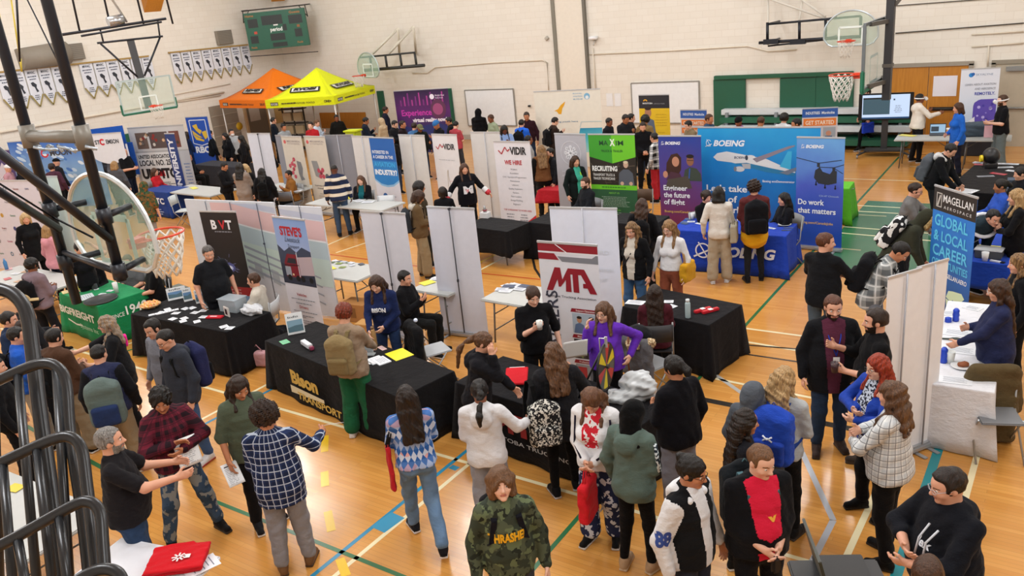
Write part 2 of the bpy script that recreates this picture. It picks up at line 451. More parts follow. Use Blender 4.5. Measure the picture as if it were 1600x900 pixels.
#            out  fwd  up   (wrist from the shoulder, torso frame)
ARM=dict(down=(.07,.03,-.53),relax=(.10,.08,-.50),hip=(.10,-.02,-.34),pocket=(.05,.12,-.44),hold=(-.10,.27,-.27),
           low=(-.12,.22,-.38),phone=(-.10,.27,-.13),high=(-.03,.28,.0),fold=(-.31,.165,-.235),table=(-.04,.38,-.36),reach=(.0,.50,-.25),
           desk=(-.08,.33,-.30),out=(.33,.33,-.10),cheek=(-.08,.16,.10),point=(.08,.50,-.02),back=(-.05,-.12,-.42),
           side=(.30,.05,-.40),wide=(.25,.25,-.35),strap=(-.04,.16,-.12),head=(.05,.10,.22),lap=(-.08,.30,-.42))
def rotm(rx,rz,ry=0):return(Matrix.Rotation(rz,3,'Z')@Matrix.Rotation(rx,3,'X')@Matrix.Rotation(ry,3,'Y'))
PEOPLE=[]
def person(label,u,v,h=1.70,face=0,arms=('relax','relax'),stance='stand',lean=0,head=(0,8),sk='l',hair=('short','k'),
           top=('tee','#333'),legs='#222',cut='reg',shoes=('#222','#ddd'),b=1.0,fem=0,ex=(),inner=None,cuff=None,foot=None,z0=0.0,
           tilt=0,seat=.45,group=None,hl=None,sleeve=None,hem=None,pos=None,twist=0):
    R_={}
    lx,hy,hp=math.radians(lean),math.radians(head[0]),math.radians(head[1])
    sit=stance=='sit'
    pel=Vector((0,0,seat+.12 if sit else.95))
    if stance=='kneel':pel.z=.55
    Rt=rotm(lx,math.radians(twist),math.radians(tilt));Rh=rotm(lx*.35+hp,hy+math.radians(twist)*.8,math.radians(tilt)*.5)
    if not sit and lean>15:pel.y+=.10*lean/40
    T=lambda p:pel+Rt@Vector(p)
    piv=T((0,-.005,.555));Hd=lambda p:piv+Rh@Vector(p)
    s=h/1.72
    topz=max((Hd((0,0,.205))).z,(Hd((0,.07,.17))).z)*s+z0
    hh=Hd((0,0,.20))
    g=at(u,v,topz)if pos is None else Vector(pos)
    if foot is not None and pos is None:pass
    tc=math.atan2(-g.y,-g.x);rz=tc+math.radians(face)+PI/2
    off=Matrix.Rotation(rz,3,'Z')@Vector((hh.x*s,hh.y*s,0))
    loc=Vector((g.x-off.x,g.y-off.y,z0))
    D=math.hypot(g.x,g.y,CAMH-1);lod=0 if D<9.5 else(1 if D<15 else 2)
    seed=len(PEOPLE)+3
    root=thing('person',label,'person',loc,rz,group);root.scale=(s,s,s)
    Y=tuple(Rt@Vector((0,1,0)));fl=lambda f:(Y,f)
    skm=skin(SK.get(sk,sk))
    sh={};el={};wr={};hd={};th={}
    for sd in(1,-1):
        S=T((sd*.168*(.6+.4*b),.012,.44));aw=arms[0 if sd==1 else 1];fo=aw=='fold';aw=ARM[aw]if isinstance(aw,str)else aw
        if fo:aw=(-.13-.04*(b-1),.185+.32*(b-1)+.02*fem+.014*sd,-.245-.035*sd)
        W=S+Rt@Vector((sd*aw[0],-aw[1],aw[2]));L1,L2=.285,.25
        d=W-S;n=d.length
        if n>.528:d=d*(.528/n);W=S+d;n=.528
        n=max(n,.12);c=(L1*L1+n*n-L2*L2)/(2*L1*n);c=max(-1,min(1,c));a=math.acos(c)
        pole=Rt@(Vector((sd*.75,-.25,-.6))if fo else Vector((sd*.15,.05,-1))if aw[2]>-.05 else Vector((sd*.5,.45,-.8)))
        dn=d.normalized();pp=(pole-dn*pole.dot(dn)).normalized()
        E=S+dn*(L1*math.cos(a))+pp*(L1*math.sin(a))
        sh[sd],el[sd],wr[sd]=S,E,W
        hd[sd]=(W-E).normalized();q=Rt@Vector((-sd*.15,-.62,.78));q=(q-hd[sd]*q.dot(hd[sd])).normalized();th[sd]=q
    hip={};kn={};an={}
    for sd in(1,-1):
        H_=pel+Vector((sd*.088*(.5+.5*b),0,-.03))
        if sit:K=Vector((sd*.12,pel.y-.42,pel.z-.03));A=Vector((sd*.12,pel.y-.40,.09));
        elif stance=='walk':K=Vector((sd*.09,-.20 if sd==1 else.03,.50));A=Vector((sd*.09,-.24 if sd==1 else.34,.09 if sd==1 else.14))
        elif stance=='wide':K=Vector((sd*.17,-.03,.49));A=Vector((sd*.24,.02,.085))
        elif stance=='close':K=Vector((sd*.07,-.02,.49));A=Vector((sd*.06,.02+.05*sd,.085))
        else:K=Vector((sd*.105,-.02+.02*sd,.49));A=Vector((sd*.12,.015+.04*sd,.085))
        hip[sd],kn[sd],an[sd]=H_,K,A
    fw={sd:Vector((sd*.22,-1,0)).normalized()for sd in(1,-1)}
    wst=.122 if fem else.140
    def torso(t,lo=.0):
        P=[cone(T((0,0,.0)),T((0,-.0,.14)),.158*b+t,wst*b+t+lo,fl(.72),.04),
             cone(T((0,0,.14)),T((0,-.0,.32)),wst*b+t+lo,(.143 if fem else.155)*(.5+.5*b)+t,fl(.70),.05),
             cone(T((0,0,.32)),T((0,.012,.43)),(.143 if fem else.155)*(.5+.5*b)+t,.10+t*.6,fl(.72),.05),
             cone(T((.12,.012,.435)),T((-.12,.012,.435)),.052+t*.8,.052+t*.8,None,.06),
             cone(T((0,.015,.43)),T((0,.012,.50)),.075+t*.5,.056+t*.3,None,.05)]
        if fem:P+=[ell(T((x,-.078-t*.5,.275)),(.066+t,.058+t,.062+t),None,.04)for x in(.068,-.068)]
        if b>1.08:P.append(ell(T((0,-.06*b,.12)),(.13*b+t,.10*b+t,.13+t),None,.08))
        for x in(.075,-.075):P.append(ell(T((x,.07,-.04)),(.085*b+t,.075+t,.085+t),None,.05))
        return P
    def armp(sd,t0,t1,t2,f0=0.0,f1=1.0):
        S,E,W=sh[sd],el[sd],wr[sd];bb_=.75+.25*b
        P=[cone(S,E,.050*bb_+t0,.040*bb_+t1,None,.035)]
        if f1>1:W2=E+(W-E)*(f1-1);P.append(cone(E,W2,.040*bb_+t1,(.040+(.027-.040)*(f1-1))*bb_+t2,None,.025))
        else:P[0]=cone(S,S+(E-S)*f1,.050*bb_+t0,.046*bb_+t1+.004,None,.035)
        return P
    def handp(sd):
        W,d,tdir=wr[sd],hd[sd],th[sd];n=d.cross(tdir).normalized()
        med=Rt@Vector((-sd,-.1,-.2));n=n if n.dot(med)>0 else-n
        P=[cone(W-d*.03,W+d*.02,.025,.026,None,.02),cone(W+d*.02,W+d*.075,.034,.036,(tuple(n),.42),.02)]
        curl=.5 if arms[0 if sd==1 else 1]not in('out','point')else.12
        for i,(o,L)in enumerate(((.028,.036),(.010,.042),(-.010,.039),(-.027,.030))):
            b0=W+d*.085+tdir*o;a1=curl*(.7+.15*i);a2=a1+curl*1.1
            p1=b0+(d*math.cos(a1)+n*math.sin(a1))*L;p2=p1+(d*math.cos(a2)+n*math.sin(a2))*L*.85
            P+=[cone(b0-d*.015,p1,.0095,.0088,None,.006),cone(p1,p2,.0088,.0072,None,.004)]
        t0=W+d*.03+tdir*.026;t1=t0+(d*.6+tdir*.75+n*.3).normalized()*.038;t2=t1+(d*.9+tdir*.25+n*.35).normalized()*.03
        P+=[cone(W+d*.01+tdir*.012,t0,.016,.014,None,.01),cone(t0,t1,.0125,.0105,None,.01),cone(t1,t2,.0105,.0085,None,.004)]
        return P
    # ---- body: one surface of skin
    hm=[ell(Hd((0,-.003,.112)),(.074,.096,.092),Rh,.02),ell(Hd((0,-.032,.050)),(.056,.064,.066),Rh,.03),
          ell(Hd((0,-.076,-.002)),(.022,.018,.015),Rh,.025)]
    hm+=[ell(Hd((x,-.062,.062)),(.022,.022,.02),Rh,.02)for x in(.038,-.038)]
    hm+=[cone(Hd((0,.012,.06)),T((0,.02,.42)),.054*(.7+.3*b),.062*(.6+.4*b),None,.03)]
    if lod<2:hm+=[ell(Hd((x,-.106,.094)),(.019,.015,.011),Rh,.014,'-')for x in(.031,-.031)]
    hm+=[cone(Hd((0,-.096,.096)),Hd((0,-.113,.066)),.007,.0115,None,.012),ell(Hd((0,-.102,.062)),(.016,.012,.009),Rh,.01)]
    hm+=[ell(Hd((0,-.091,.0395)),(.021,.0095,.0045),Rh,.006),ell(Hd((0,-.089,.0305)),(.018,.0095,.005),Rh,.006)]
    hm+=[ell(Hd((x,.004,.088)),(.009,.018,.030),Rh,.006)for x in(.0765,-.0765)]
    hh_=(.0055,.0085,.012)[lod];vs,fs,ms=[],[],[]
    def push(VF,m=None):
        V,F=VF;n=sum(len(a)for a in vs);vs.append(V);fs.append(F+n);ms.append(np.zeros(len(F),int)if m is None else m)
    base=Hd((0,0,-.03));up=Rh@Vector((0,0,1))
    V,F=blob(hm,hh_,cut=lambda P:-((P[0]-base.x)*up.x+(P[1]-base.y)*up.y+(P[2]-base.z)*up.z)-.075)
    Ri=Rh.transposed();L=(V-np.array(piv))@np.array(Rh);C=L[F].mean(1)
    m=np.zeros(len(F),int)
    hcol=HC.get(hair[1],hair[1])if hair[1]else '#222'
    if lod<2:
        m[(abs(C[:,0])<.023)&(abs(C[:,2]-.035)<.0085)&(C[:,1]<-.084)]=1
        m[(abs(abs(C[:,0])-.032)<.019)&(abs(C[:,2]-(.1165-.25*abs(abs(C[:,0])-.03)))<.0042)&(C[:,1]<-.06)]=2
    bd=[e for e in ex if e.startswith('beard')]
    if bd:
        m[(((C[:,2]<.022)|((abs(C[:,0])>.034)&(C[:,2]<.060))|((abs(C[:,2]-.050)<.005)&(abs(C[:,0])<.034)))&(C[:,2]>-.04)&(C[:,1]<-.012))]=3
    buzz=hair[0]=='buzz'
    if buzz:m[(C[:,2]>.10+.06*np.clip((-C[:,1]-.02)/.05,0,1))&~((C[:,1]<-.07)&(C[:,2]<.158))]=4
    push((V,F),m)
    c={'tee':'short','polo':'short','vest':'short'}.get(top[0],'long')if sleeve is None else sleeve
    for sd in(1,-1):
        push(blob(handp(sd),(.0042,.007,.010)[lod]))
        if c!='long':push(blob(armp(sd,0,0,0,0,2),(.009,.012,.016)[lod]))
    core=torso(-.012)
    for sd in(1,-1):
        if c=='long':core+=armp(sd,-.012,-.010,-.004,0,2)
        core+=[cone(hip[sd],kn[sd],.080,.052,None,.03),cone(kn[sd],an[sd],.050,.034,None,.02),cone(an[sd],an[sd]+fw[sd]*.12-Vector((0,0,.045)),.034,.028,None,.02)]
    push(blob(core,(.018,.022,.03)[lod]))
    bm_=[skm,ink('#b06a5e' if sk in 'lp' else '#7a4438'),hairm(hcol),hairm(HC.get(bd[0][6:],'#2a1a12')if bd and bd[0][6:]else hcol),hairm(hcol)]
    body=mesh_obj('body',np.concatenate(vs),np.concatenate(fs),bm_,np.concatenate(ms),root,True)
    if lod<2:
        e=MB()
        for x in(.031,-.031):
            for r,y,k in((.0115,-.0815,0),(.0058,-.0885,1)):
                n=8;prof=[(r*math.sin(PI*i/6),-r*math.cos(PI*i/6))for i in range(7)]
                t0=len(e.v);e.lathe(prof,(0,0,0),n,k)
                e.v[t0:]=[tuple(Hd((p[0]+x,p[1]+y,p[2]+.0945)))for p in e.v[t0:]]
        e.build('eyes',[ink('#d8d2cc'),ink('#20140f')],root)
    st=hair[0];hmat=hairm(hcol,HC.get(hair[2],hair[2])if len(hair)>2 else None)
    if st not in('none','buzz','hidden'):
        big={'curly':.022,'afro':.035,'mop':.024}.get(st,.006 if st in('crop',)else.011)
        P=[ell(Hd((0,.008,.118)),(.076+big,.098+big,.092+big),Rh,.02)]
        Lh=(hl if hl is not None else.28);bk={'hoodie':.10,'coat':.03,'jacket':.03,'puffer':.05}.get(top[0],.01)
        if st in('long','wavy','bob','half'):
            if st=='bob':Lh=.02
            for x in(-.062,-.022,.022,.062):
                a_,b_=Hd((x,.05,.10)),Hd((x*1.15,.07,-.03));
                P.append(cone(a_,b_,.045,.042,None,.03))
                if Lh>.05:P.append(cone(b_,T((x*1.3,.115+bk+.02*(Lh>.2),.50-Lh)),.042,.024,None,.03))
            for x in(.072,-.072):
                a_,b_=Hd((x,-.012,.10)),Hd((x*1.12,-.015,-.02));P.append(cone(a_,b_,.026,.026,None,.025))
                if Lh>.05 and st!='half':P.append(cone(b_,T((x*1.3,-.085-.02*fem,.46-Lh*.55)),.030,.018,None,.02))
        if st=='mop':
            for x in(.07,-.07):P.append(cone(Hd((x,.0,.12)),Hd((x*1.05,-.02,.02)),.04,.035,None,.03))
            P+=[cone(Hd((0,.06,.1)),Hd((0,.06,.0)),.07,.06,None,.03)]
        if st in('pony','bun','braid'):
            if st=='bun':P.append(ell(Hd((0,.095,.17)),(.038,.038,.036),Rh,.01))
            else:P+=[cone(Hd((0,.10,.15)),Hd((0,.15,.08)),.028,.035,None,.015),cone(Hd((0,.15,.08)),T((0,.15+bk,.52)),.035,.032,None,.02),cone(T((0,.15+bk,.52)),T((0,.155+bk,.50-Lh)),.032,.018,None,.02)]
        if st in('crop','short','side','curly','afro','bun','pony','braid'):
            z=.045 if st in('short','side','crop')else.03
            P.append(rbox(Hd((0,.0,z-.2)),(.2,.2,.2),.01,Rh,.02,'-'))
            P+=[ell(Hd((x,-.012,.078)),(.016,.026,.034),Rh,.012,'-')for x in(.085,-.085)]
            P.append(rbox(Hd((0,-.145,.09)),(.2,.10,.07),.02,Rh,.02,'-'))if st in('crop','short','side')else None
            P=[p for p in P if p]
        if st=='mop':P.append(ell(Hd((0,-.125,.062)),(.056,.060,.080),Rh,.02,'-'))
        else:P.append(ell(Hd((0,-.118,.070)),(.062,.062,.084),Rh,.02,'-'))
        P+=[ell(T((0,.0,.36)),(.12,.085,.10),Rt,.02,'-')]if Lh>.05 and st in('long','wavy')and False else[]
        am={'curly':.009,'afro':.012,'mop':.006,'wavy':.008,'long':.005}.get(st,.0035)
        V,F=blob(P,(.0065,.009,.012)[lod],amp=am if lod<2 else am*.5,freq={'curly':55,'afro':50,'wavy':26}.get(st,32),seed=seed)
        if len(F):mesh_obj('hair',V,F,hmat,None,root,True)
    # ---- upper clothing
    kind,mt=top[0],top[1];tm=cloth(mt)if isinstance(mt,str)else mt
    t,hemz,col_=dict(tee=(.014,-.08,None),polo=(.014,-.08,'collar'),long=(.013,-.06,None),sweater=(.02,-.07,None),hoodie=(.027,-.08,'hood'),
                         jacket=(.028,-.08,'collar'),puffer=(.045,-.10,'collar'),coat=(.034,-.40,'collar'),blazer=(.020,-.13,'collar'),vest=(.03,-.06,'collar'),
                         shirt=(.018,-.10,'collar'),loose=(.03,-.16,None),fit=(.008,-.03,None))[kind]
    if hem is not None:hemz=hem
    P=torso(t,.012 if kind not in('fit',)else 0)
    P.append(cone(T((0,0,.08)),T((0,0,hemz-.02)),wst*b+.03+t,.158*b+t+.012+max(0,-hemz-.15)*.12,fl(.78),.05))
    if col_=='hood' and 'hoodup' not in ex:
        P+=[cone(T((.085,-.055,.455)),T((.085,.05,.50)),.028,.036,None,.03),cone(T((-.085,-.055,.455)),T((-.085,.05,.50)),.028,.036,None,.03),
              cone(T((.07,.085,.47)),T((-.07,.085,.47)),.045,.045,None,.03),ell(T((0,.125,.41)),(.105,.06,.10),Rt,.03)]
    if col_=='collar':P+=[cone(T((x,-.045,.475)),T((x*.9,.05,.515)),.014,.020,None,.02)for x in(.062,-.062)]+[cone(T((.055,.06,.51)),T((-.055,.06,.51)),.02,.02,None,.02)]
    P.append(rbox(T((0,0,hemz-.5)),(.6,.6,.5),.0,Rt,.008,'-'))
    f1={'short':.72,'long':1.96,'elbow':1.1,'rolled':1.45}[c]
    ta={'puffer':.034,'coat':.024,'jacket':.022,'hoodie':.022,'loose':.02,'tee':.016,'polo':.016,'fit':.006}.get(kind,.014)
    if kind=='vest':f1=0
    for sd in(1,-1):
        if f1:P+=armp(sd,ta*.8,ta,ta*(.8 if c!='long' else.9),0,f1)
    amp={'puffer':.006,'fit':.002}.get(kind,.0036)
    nm={'tee':'t_shirt','polo':'polo_shirt','long':'shirt','loose':'t_shirt','fit':'top','shirt':'shirt'}.get(kind,kind)
    V,F=blob(P,(.0095,.014,.021)[lod],amp=amp,freq=21,seed=seed)
    mi=None;mats=[tm]
    if inner or cuff:
        C=V[F].mean(1);L=(C-np.array(pel))@np.array(Rt);mi=np.zeros(len(F),int)
        if inner:
            w=inner[1]if len(inner)>1 else.06
            mi[(abs(L[:,0])<w*(.8+L[:,2]*1.0))&(L[:,1]<-.03)&(L[:,2]>(inner[2]if len(inner)>2 else-1))]=1
            arm_d=np.min([d_cone((C[:,0],C[:,1],C[:,2]),a_,b_,.06,.05)for sd in(1,-1)for a_,b_ in((sh[sd],el[sd]),(el[sd],wr[sd]))],0)
            mi[arm_d<.018]=0;mats.append(cloth(inner[0])if isinstance(inner[0],str)else inner[0])
        else:mats.append(tm)
        if cuff:
            arm_d=np.min([d_cone((C[:,0],C[:,1],C[:,2]),a_,b_,.092,.08)for sd in(1,-1)for a_,b_ in((sh[sd]+(el[sd]-sh[sd])*.12,el[sd]),(el[sd],wr[sd]))],0)
            q=(arm_d<.0)&((abs(L[:,0])>.128)|(L[:,1]<-.16));mi[q]=2;mats.append(cloth(cuff)if isinstance(cuff,str)else cuff)
    topo=mesh_obj(nm,V,F,mats,mi,root,True)
    if 'hoodup' in ex or any(e.startswith('hijab')for e in ex):
        hc=[e for e in ex if e.startswith('hijab')];hmt=cloth(hc[0][6:])if hc else tm
        P=[ell(Hd((0,.008,.112)),(.098,.118,.115),Rh,.02),cone(Hd((0,.03,.05)),T((0,.03,.46)),.09,.10,None,.05),ell(T((0,.03,.42)),(.15,.11,.08),Rt,.05),
             ell(Hd((0,-.125,.070)),(.056,.070,.084),Rh,.02,'-')]
        V,F=blob(P,(.009,.013,.018)[lod],amp=.004,freq=18,seed=seed);mesh_obj('headscarf' if hc else 'hood',V,F,hmt,None,root,True)
    # ---- lower clothing
    lm=cloth(legs)if isinstance(legs,str)else legs
    th_,kn_,ak_=dict(slim=(.086,.062,.046),reg=(.092,.073,.062),wide=(.10,.094,.098),skirt=(.10,.10,.1),sweat=(.098,.085,.066))[cut]
    th_*=(.6+.4*b);P=[cone(T((0,0,.10)),T((0,0,0)),wst*b+.008,.163*b+.004,fl(.74),.04)]
    for x in(.075,-.075):P.append(ell(T((x,.068,-.045)),(.088*b,.080,.09),None,.05))
    for sd in(1,-1):
        A=an[sd]+Vector((0,0,.05));P+=[cone(hip[sd],kn[sd],th_,kn_,None,.03),cone(kn[sd],A,kn_,ak_,None,.03)]
    V,F=blob(P,(.013,.017,.022)[lod],amp=.005 if cut!='slim' else.003,freq=15,seed=seed+5)
    leg_o=mesh_obj('trousers',V,F,lm,None,root,True)
    for sd in(1,-1):
        A,f=an[sd],fw[sd];g0=Vector((A.x,A.y,A.z-.085));Rf=Matrix.Rotation(math.atan2(f.y,f.x)+PI/2,3,'Z')
        P=[cone(g0+Vector((0,0,.085))-f*.005,g0+Vector((0,0,.062))+f*.055,.052,.042,None,.03),cone(g0+Vector((0,0,.045))-f*.035,g0+Vector((0,0,.038))+f*.145,.038,.036,None,.03),
             rbox(g0+f*.055+Vector((0,0,.014)),(.040,.122,.014),.012,Rf,.008)]
        V,F=blob(P,(.009,.012,.018)[lod]);C=V[F].mean(1)
        mesh_obj('shoe',V,F,[cloth(shoes[0],rough=.6),plain(shoes[1],.6)],(C[:,2]<g0.z+.026).astype(int),root,True)
    for e in ex:
        k,_,a=e.partition(':')
        if k=='glasses' and lod<2:
            mb=MB()
            for x in(.033,-.033):
                mb.tube([Hd((x+.021*math.cos(q*PI/6),-.108+.3*abs(x+.021*math.cos(q*PI/6))**2*8,.093+.016*math.sin(q*PI/6)))for q in range(12)],.0018,5,closed=True)
                mb.tube([Hd((x*1.64,-.098,.097)),Hd((x*2.3,-.02,.097)),Hd((x*2.3,.01,.088))],.0018,5)
            mb.tube([Hd((.012,-.111,.096)),Hd((-.012,-.111,.096))],.0018,5)
            mb.build('glasses',plain(a or '#1b1b1d',.3),root)
        elif k=='mask':
            P=[ell(Hd((0,-.062,.040)),(.060,.060,.052),Rh,.01)]
            blob_obj('face_mask',P,.008,cloth(a or '#e8e8ea'),root)
        elif k=='cap':
            P=[ell(Hd((0,.0,.135)),(.090,.112,.088),Rh,.01),rbox(Hd((0,0,.06)),(.2,.2,.062),0,Rh,.005,'-'),rbox(Hd((0,-.14,.135)),(.066,.07,.006),.006,Rh,.02)]
            blob_obj('cap',P,.008,cloth(a or '#222222'),root)
        elif k=='beanie':
            P=[ell(Hd((0,.008,.13)),(.094,.114,.105),Rh,.01),rbox(Hd((0,-.03,.04)),(.2,.2,.075),0,Rh,.01,'-')]
            blob_obj('beanie',P,.008,cloth(a),root)
        elif k=='band':
            mb=MB();mb.tube([Hd((.086*math.cos(q*PI/8),.005+.1*math.sin(q*PI/8)*(-1 if False else 1),.155+.01*math.sin(q*PI/8)))for q in range(-1,10)],.006,6)
            mb.build('headband',plain(a or '#dfe3ea',.4),root)
        elif k=='headset':
            mb=MB();mb.tube([Hd((.098*math.cos(q*PI/8),.004+.116*math.sin(q*PI/8),.105))for q in range(16)],.014,8,closed=True)
            mb.box(Hd((0,-.14,.09)),(.17,.07,.085),0,M=Rh,bev=.02);mb.build('virtual_reality_headset',plain('#e6e6e8',.35),root)
        elif k=='lanyard':
            mb=MB();y=-.16*b
            mb.tube([T((.06,.05,.50)),T((.07,-.04,.47)),T((.055,-.12*b,.38)),T((.0,y-.045,.22))],.006,5);mb.tube([T((-.06,.05,.50)),T((-.07,-.04,.47)),T((-.055,-.12*b,.38)),T((.0,y-.045,.22))],.006,5)
            lb=mb.build('lanyard',cloth(a or '#1d2f8a'),root);q=MB();q.box(T((0,y-.052,.165)),(.06,.006,.09),0,M=Rt);q.build('badge',plain('#e9ecef',.4),lb)
        elif k=='chain':
            MB().tube([T((.075*math.cos(q*PI/8),-.075*math.sin(q*PI/8)-.035,.455-.08*max(0,math.sin(q*PI/8))))for q in range(-1,10)],.006,6).build('necklace',plain('#c9962a',.25,1.0),root)
        elif k=='scarf':
            P=[cone(T((.07*math.cos(q*PI/4),.07*math.sin(q*PI/4),.50)),T((.07*math.cos((q+1)*PI/4),.07*math.sin((q+1)*PI/4),.50)),.032,.032,None,.02)for q in range(8)]
            P+=[cone(T((.05,-.10,.46)),T((.06,-.17,.2)),.03,.035,None,.02)]
            blob_obj('scarf',P,.012,cloth(a),root,amp=.004,freq=30)
        elif k=='muff':
            mb=MB()
            mb.tube([Hd((.095*math.cos(q*PI/8),.0,.11+.11*math.sin(q*PI/8)))for q in range(0,9)],.008,6)
            for x in(.09,-.09):mb.box(Hd((x,0,.09)),(.03,.05,.07),0,M=Rh,bev=.012)
            mb.build('ear_muffs',plain(a or '#222222',.4),root)
    r=dict(root=root,top=topo,body=body,legs=leg_o,T=T,Hd=Hd,Rt=Rt,Rh=Rh,wr=wr,hd=hd,th=th,sh=sh,el=el,an=an,kn=kn,hip=hip,b=b,t=t,s=s,loc=loc,rz=rz,
             M=Matrix.Translation(loc)@Matrix.Rotation(rz,4,'Z')@Matrix.Scale(s,4),lod=lod,seed=seed)
    PEOPLE.append(r);return r
def decal(r,part,text,c,hgt,color,w=None,back=False,bold=.02,name='print',outline=None,dirv=None,rot=0,shear=0):
    """lettering laid onto a garment; c = (x, z) in the torso frame"""
    o=r[part];me=o.data;T=r['T'];Rt=r['Rt']
    bvh=BVHTree.FromPolygons([v.co for v in me.vertices],[list(p.vertices)for p in me.polygons])
    V,F,W=text_geo(text,bold,1.0);k=hgt/.69;kx=w/W if w else k
    bm=bmesh.new();vv=[bm.verts.new(((a-W/2)*kx+shear*b_*k,0,b_*k-hgt/2))for a,b_ in V]
    for f in F:
        try:bm.faces.new([vv[i]for i in f])
        except ValueError:pass
    bmesh.ops.triangulate(bm,faces=bm.faces[:]);
    for _ in range(2):
        long_=[e for e in bm.edges if e.calc_length()>.02]
        if long_:bmesh.ops.subdivide_edges(bm,edges=long_,cuts=1);bmesh.ops.triangulate(bm,faces=bm.faces[:])
    if dirv is None:
        D=Rt@Vector((0,-1 if back else 1,0));X=Rt@Vector((-1 if back else 1,0,0));Z=Rt@Vector((0,0,1));O=T((c[0],0,c[1]))-D*.6
    else:O,D,X,Z=dirv
    cr,sr=math.cos(rot),math.sin(rot)
    for v in bm.verts:
        x,z=v.co.x*cr-v.co.z*sr,v.co.x*sr+v.co.z*cr
        p=O+X*x+Z*z;hit=bvh.ray_cast(p,D,2.0);v.co=(hit[0]-D*.004)if hit[0]else p+D*.45
    me2=bpy.data.meshes.new(name);bm.to_mesh(me2);bm.free();me2.materials.append(ink(color))
    d=bpy.data.objects.new(name,me2);COL.objects.link(d);d.parent=o;return d
# ---- things people wear on the back, carry or hold: each stands for itself
def held(name,label,cat,M,group=None):
    o=bpy.data.objects.new(name,None);COL.objects.link(o);o.empty_display_size=.1;o.matrix_world=M;return tag(o,label,cat,group)
def frame(r,p,R=None):
    R=R if R is not None else r['Rt'];return r['M']@Matrix.Translation(p)@R.to_4x4()
def backpack(r,label,mat='#1a1a1c',mat2=None,sz=1.0,straps='#141416',sag=0,style='pack'):
    mt=cloth(mat)if isinstance(mat,str)else mat;m2=cloth(mat2)if isinstance(mat2,str)else(mat2 or mt)
    y=.155+r['t']+.03*(r['b']-1)*4
    root=held('backpack',label,'backpack',frame(r,r['T']((0,y,.22-sag))))
    h=.012 if r['lod']==0 else.018;q=sz
    P=[rbox((0,.05,-.02),(.155*q,.08*q,.21*q),.05*q),ell((0,.05,.15*q),(.125*q,.07*q,.10*q),None,.04)]
    blob_obj('pack_body',P,h,mt,root,amp=.004,freq=18,seed=r['seed'])
    blob_obj('front_pocket',[rbox((0,.135*q,-.10*q),(.12*q,.035*q,.10*q),.03*q)],h,m2,root,amp=.003,freq=20)
    for x in(.075,-.075):
        mb=MB();b_=Vector((0,y,.22-sag));pts=[Vector((x*.8,.0,.14)),Vector((x,-.06,.245+sag)),Vector((x*1.15,-.16,.27+sag)),Vector((x*1.25,-.27-.02*r['b'],.20+sag)),Vector((x*1.7,-.285-.04*(r['b']-1),.02+sag)),Vector((x*2.25,-.15,-.10)),Vector((x*1.7,-.0,-.16))]
        for a,c in zip(pts,pts[1:]):mb.beam(a,c,.045,.012,up=(0,0,1)if abs((c-a).normalized().z)<.8 else(0,1,0))
        mb.build('shoulder_strap',cloth(straps),root)
    MB().tube([(-.03,.03,.20*q+.03),(0,.03,.24*q+.03),(.03,.03,.20*q+.03)],.006,6).build('grab_handle',cloth(straps),root)
    return root
def tote(r,label,sd,mat,size=(.34,.32,.10),drop=.5,name='tote_bag',fwd=.0,out=.0,straps=None,up=False):
    """bag hanging from the shoulder (up) or from the hand on side sd"""
    p=r['wr'][sd]+r['hd'][sd]*.09 if not up else r['T']((sd*.19,.03,-.02))
    c=Vector((p.x+sd*out,p.y-fwd,p.z))
    root=held(name,label,'bag',r['M']@Matrix.Translation(c));mt=cloth(mat)if isinstance(mat,str)else mat
    w,hgt,d=size;z=-drop*hgt-hgt*.25 if not up else 0
    blob_obj('bag_body',[rbox((sd*.06 if up else 0,0,z),(d/2,w/2,hgt/2),.03)],.013,mt,root,amp=.006,freq=16,seed=r['seed'])
    mb=MB();x=sd*.06 if up else 0
    tz=.47 if up else 0
    for e in(-1,1):mb.tube([(x+e*.012,-w*.25,z+hgt*.48),(e*.01-(.02*sd if up else 0),-.01,tz+.0),(x+e*.012,w*.25,z+hgt*.48)],.007,6)
    mb.build('handle',cloth(straps)if straps else mt,root);return root
def paper(r,label,sd,w=.216,h=.28,col='#eceff2',tiltx=.7,name='paper_sheet',cat='paper',th=.0025,off=(0,0,0),print_=True,text=None):
    p=r['wr'][sd]+r['hd'][sd]*.13+Vector(off);R=Matrix.Rotation(-tiltx,3,'X')
    root=held(name,label,cat,r['M']@Matrix.Translation(p)@R.to_4x4())
    mb=MB();n=8;vs=[];fs=[]
    for i in range(n+1):
        for k in range(n+1):
            a=(i/n-.5)*w;b=(k/n-.5)*h;vs.append((a,.25*a*a+.10*b*b*(1 if i%9 else 1),b))
    for i in range(n):
        for k in range(n):fs.append((i*(n+1)+k,i*(n+1)+k+1,(i+1)*(n+1)+k+1,(i+1)*(n+1)+k))
    o=mesh_obj('sheet',vs,fs,ink(col,.6),None,root,True);md=o.modifiers.new('s','SOLIDIFY');md.thickness=th
    if print_:
        A=Art(y=-.001);A.lines(-w*.38,h*.26,-h*.4,w*.7,'#8a8f9a',11,align='l',h=.004)
        for q in range(3):A.rect(-w*.35,h*.34+q*.0,w*.1,h*.38,'#34405c',8)
        A.build('printed_text',root)
    return root
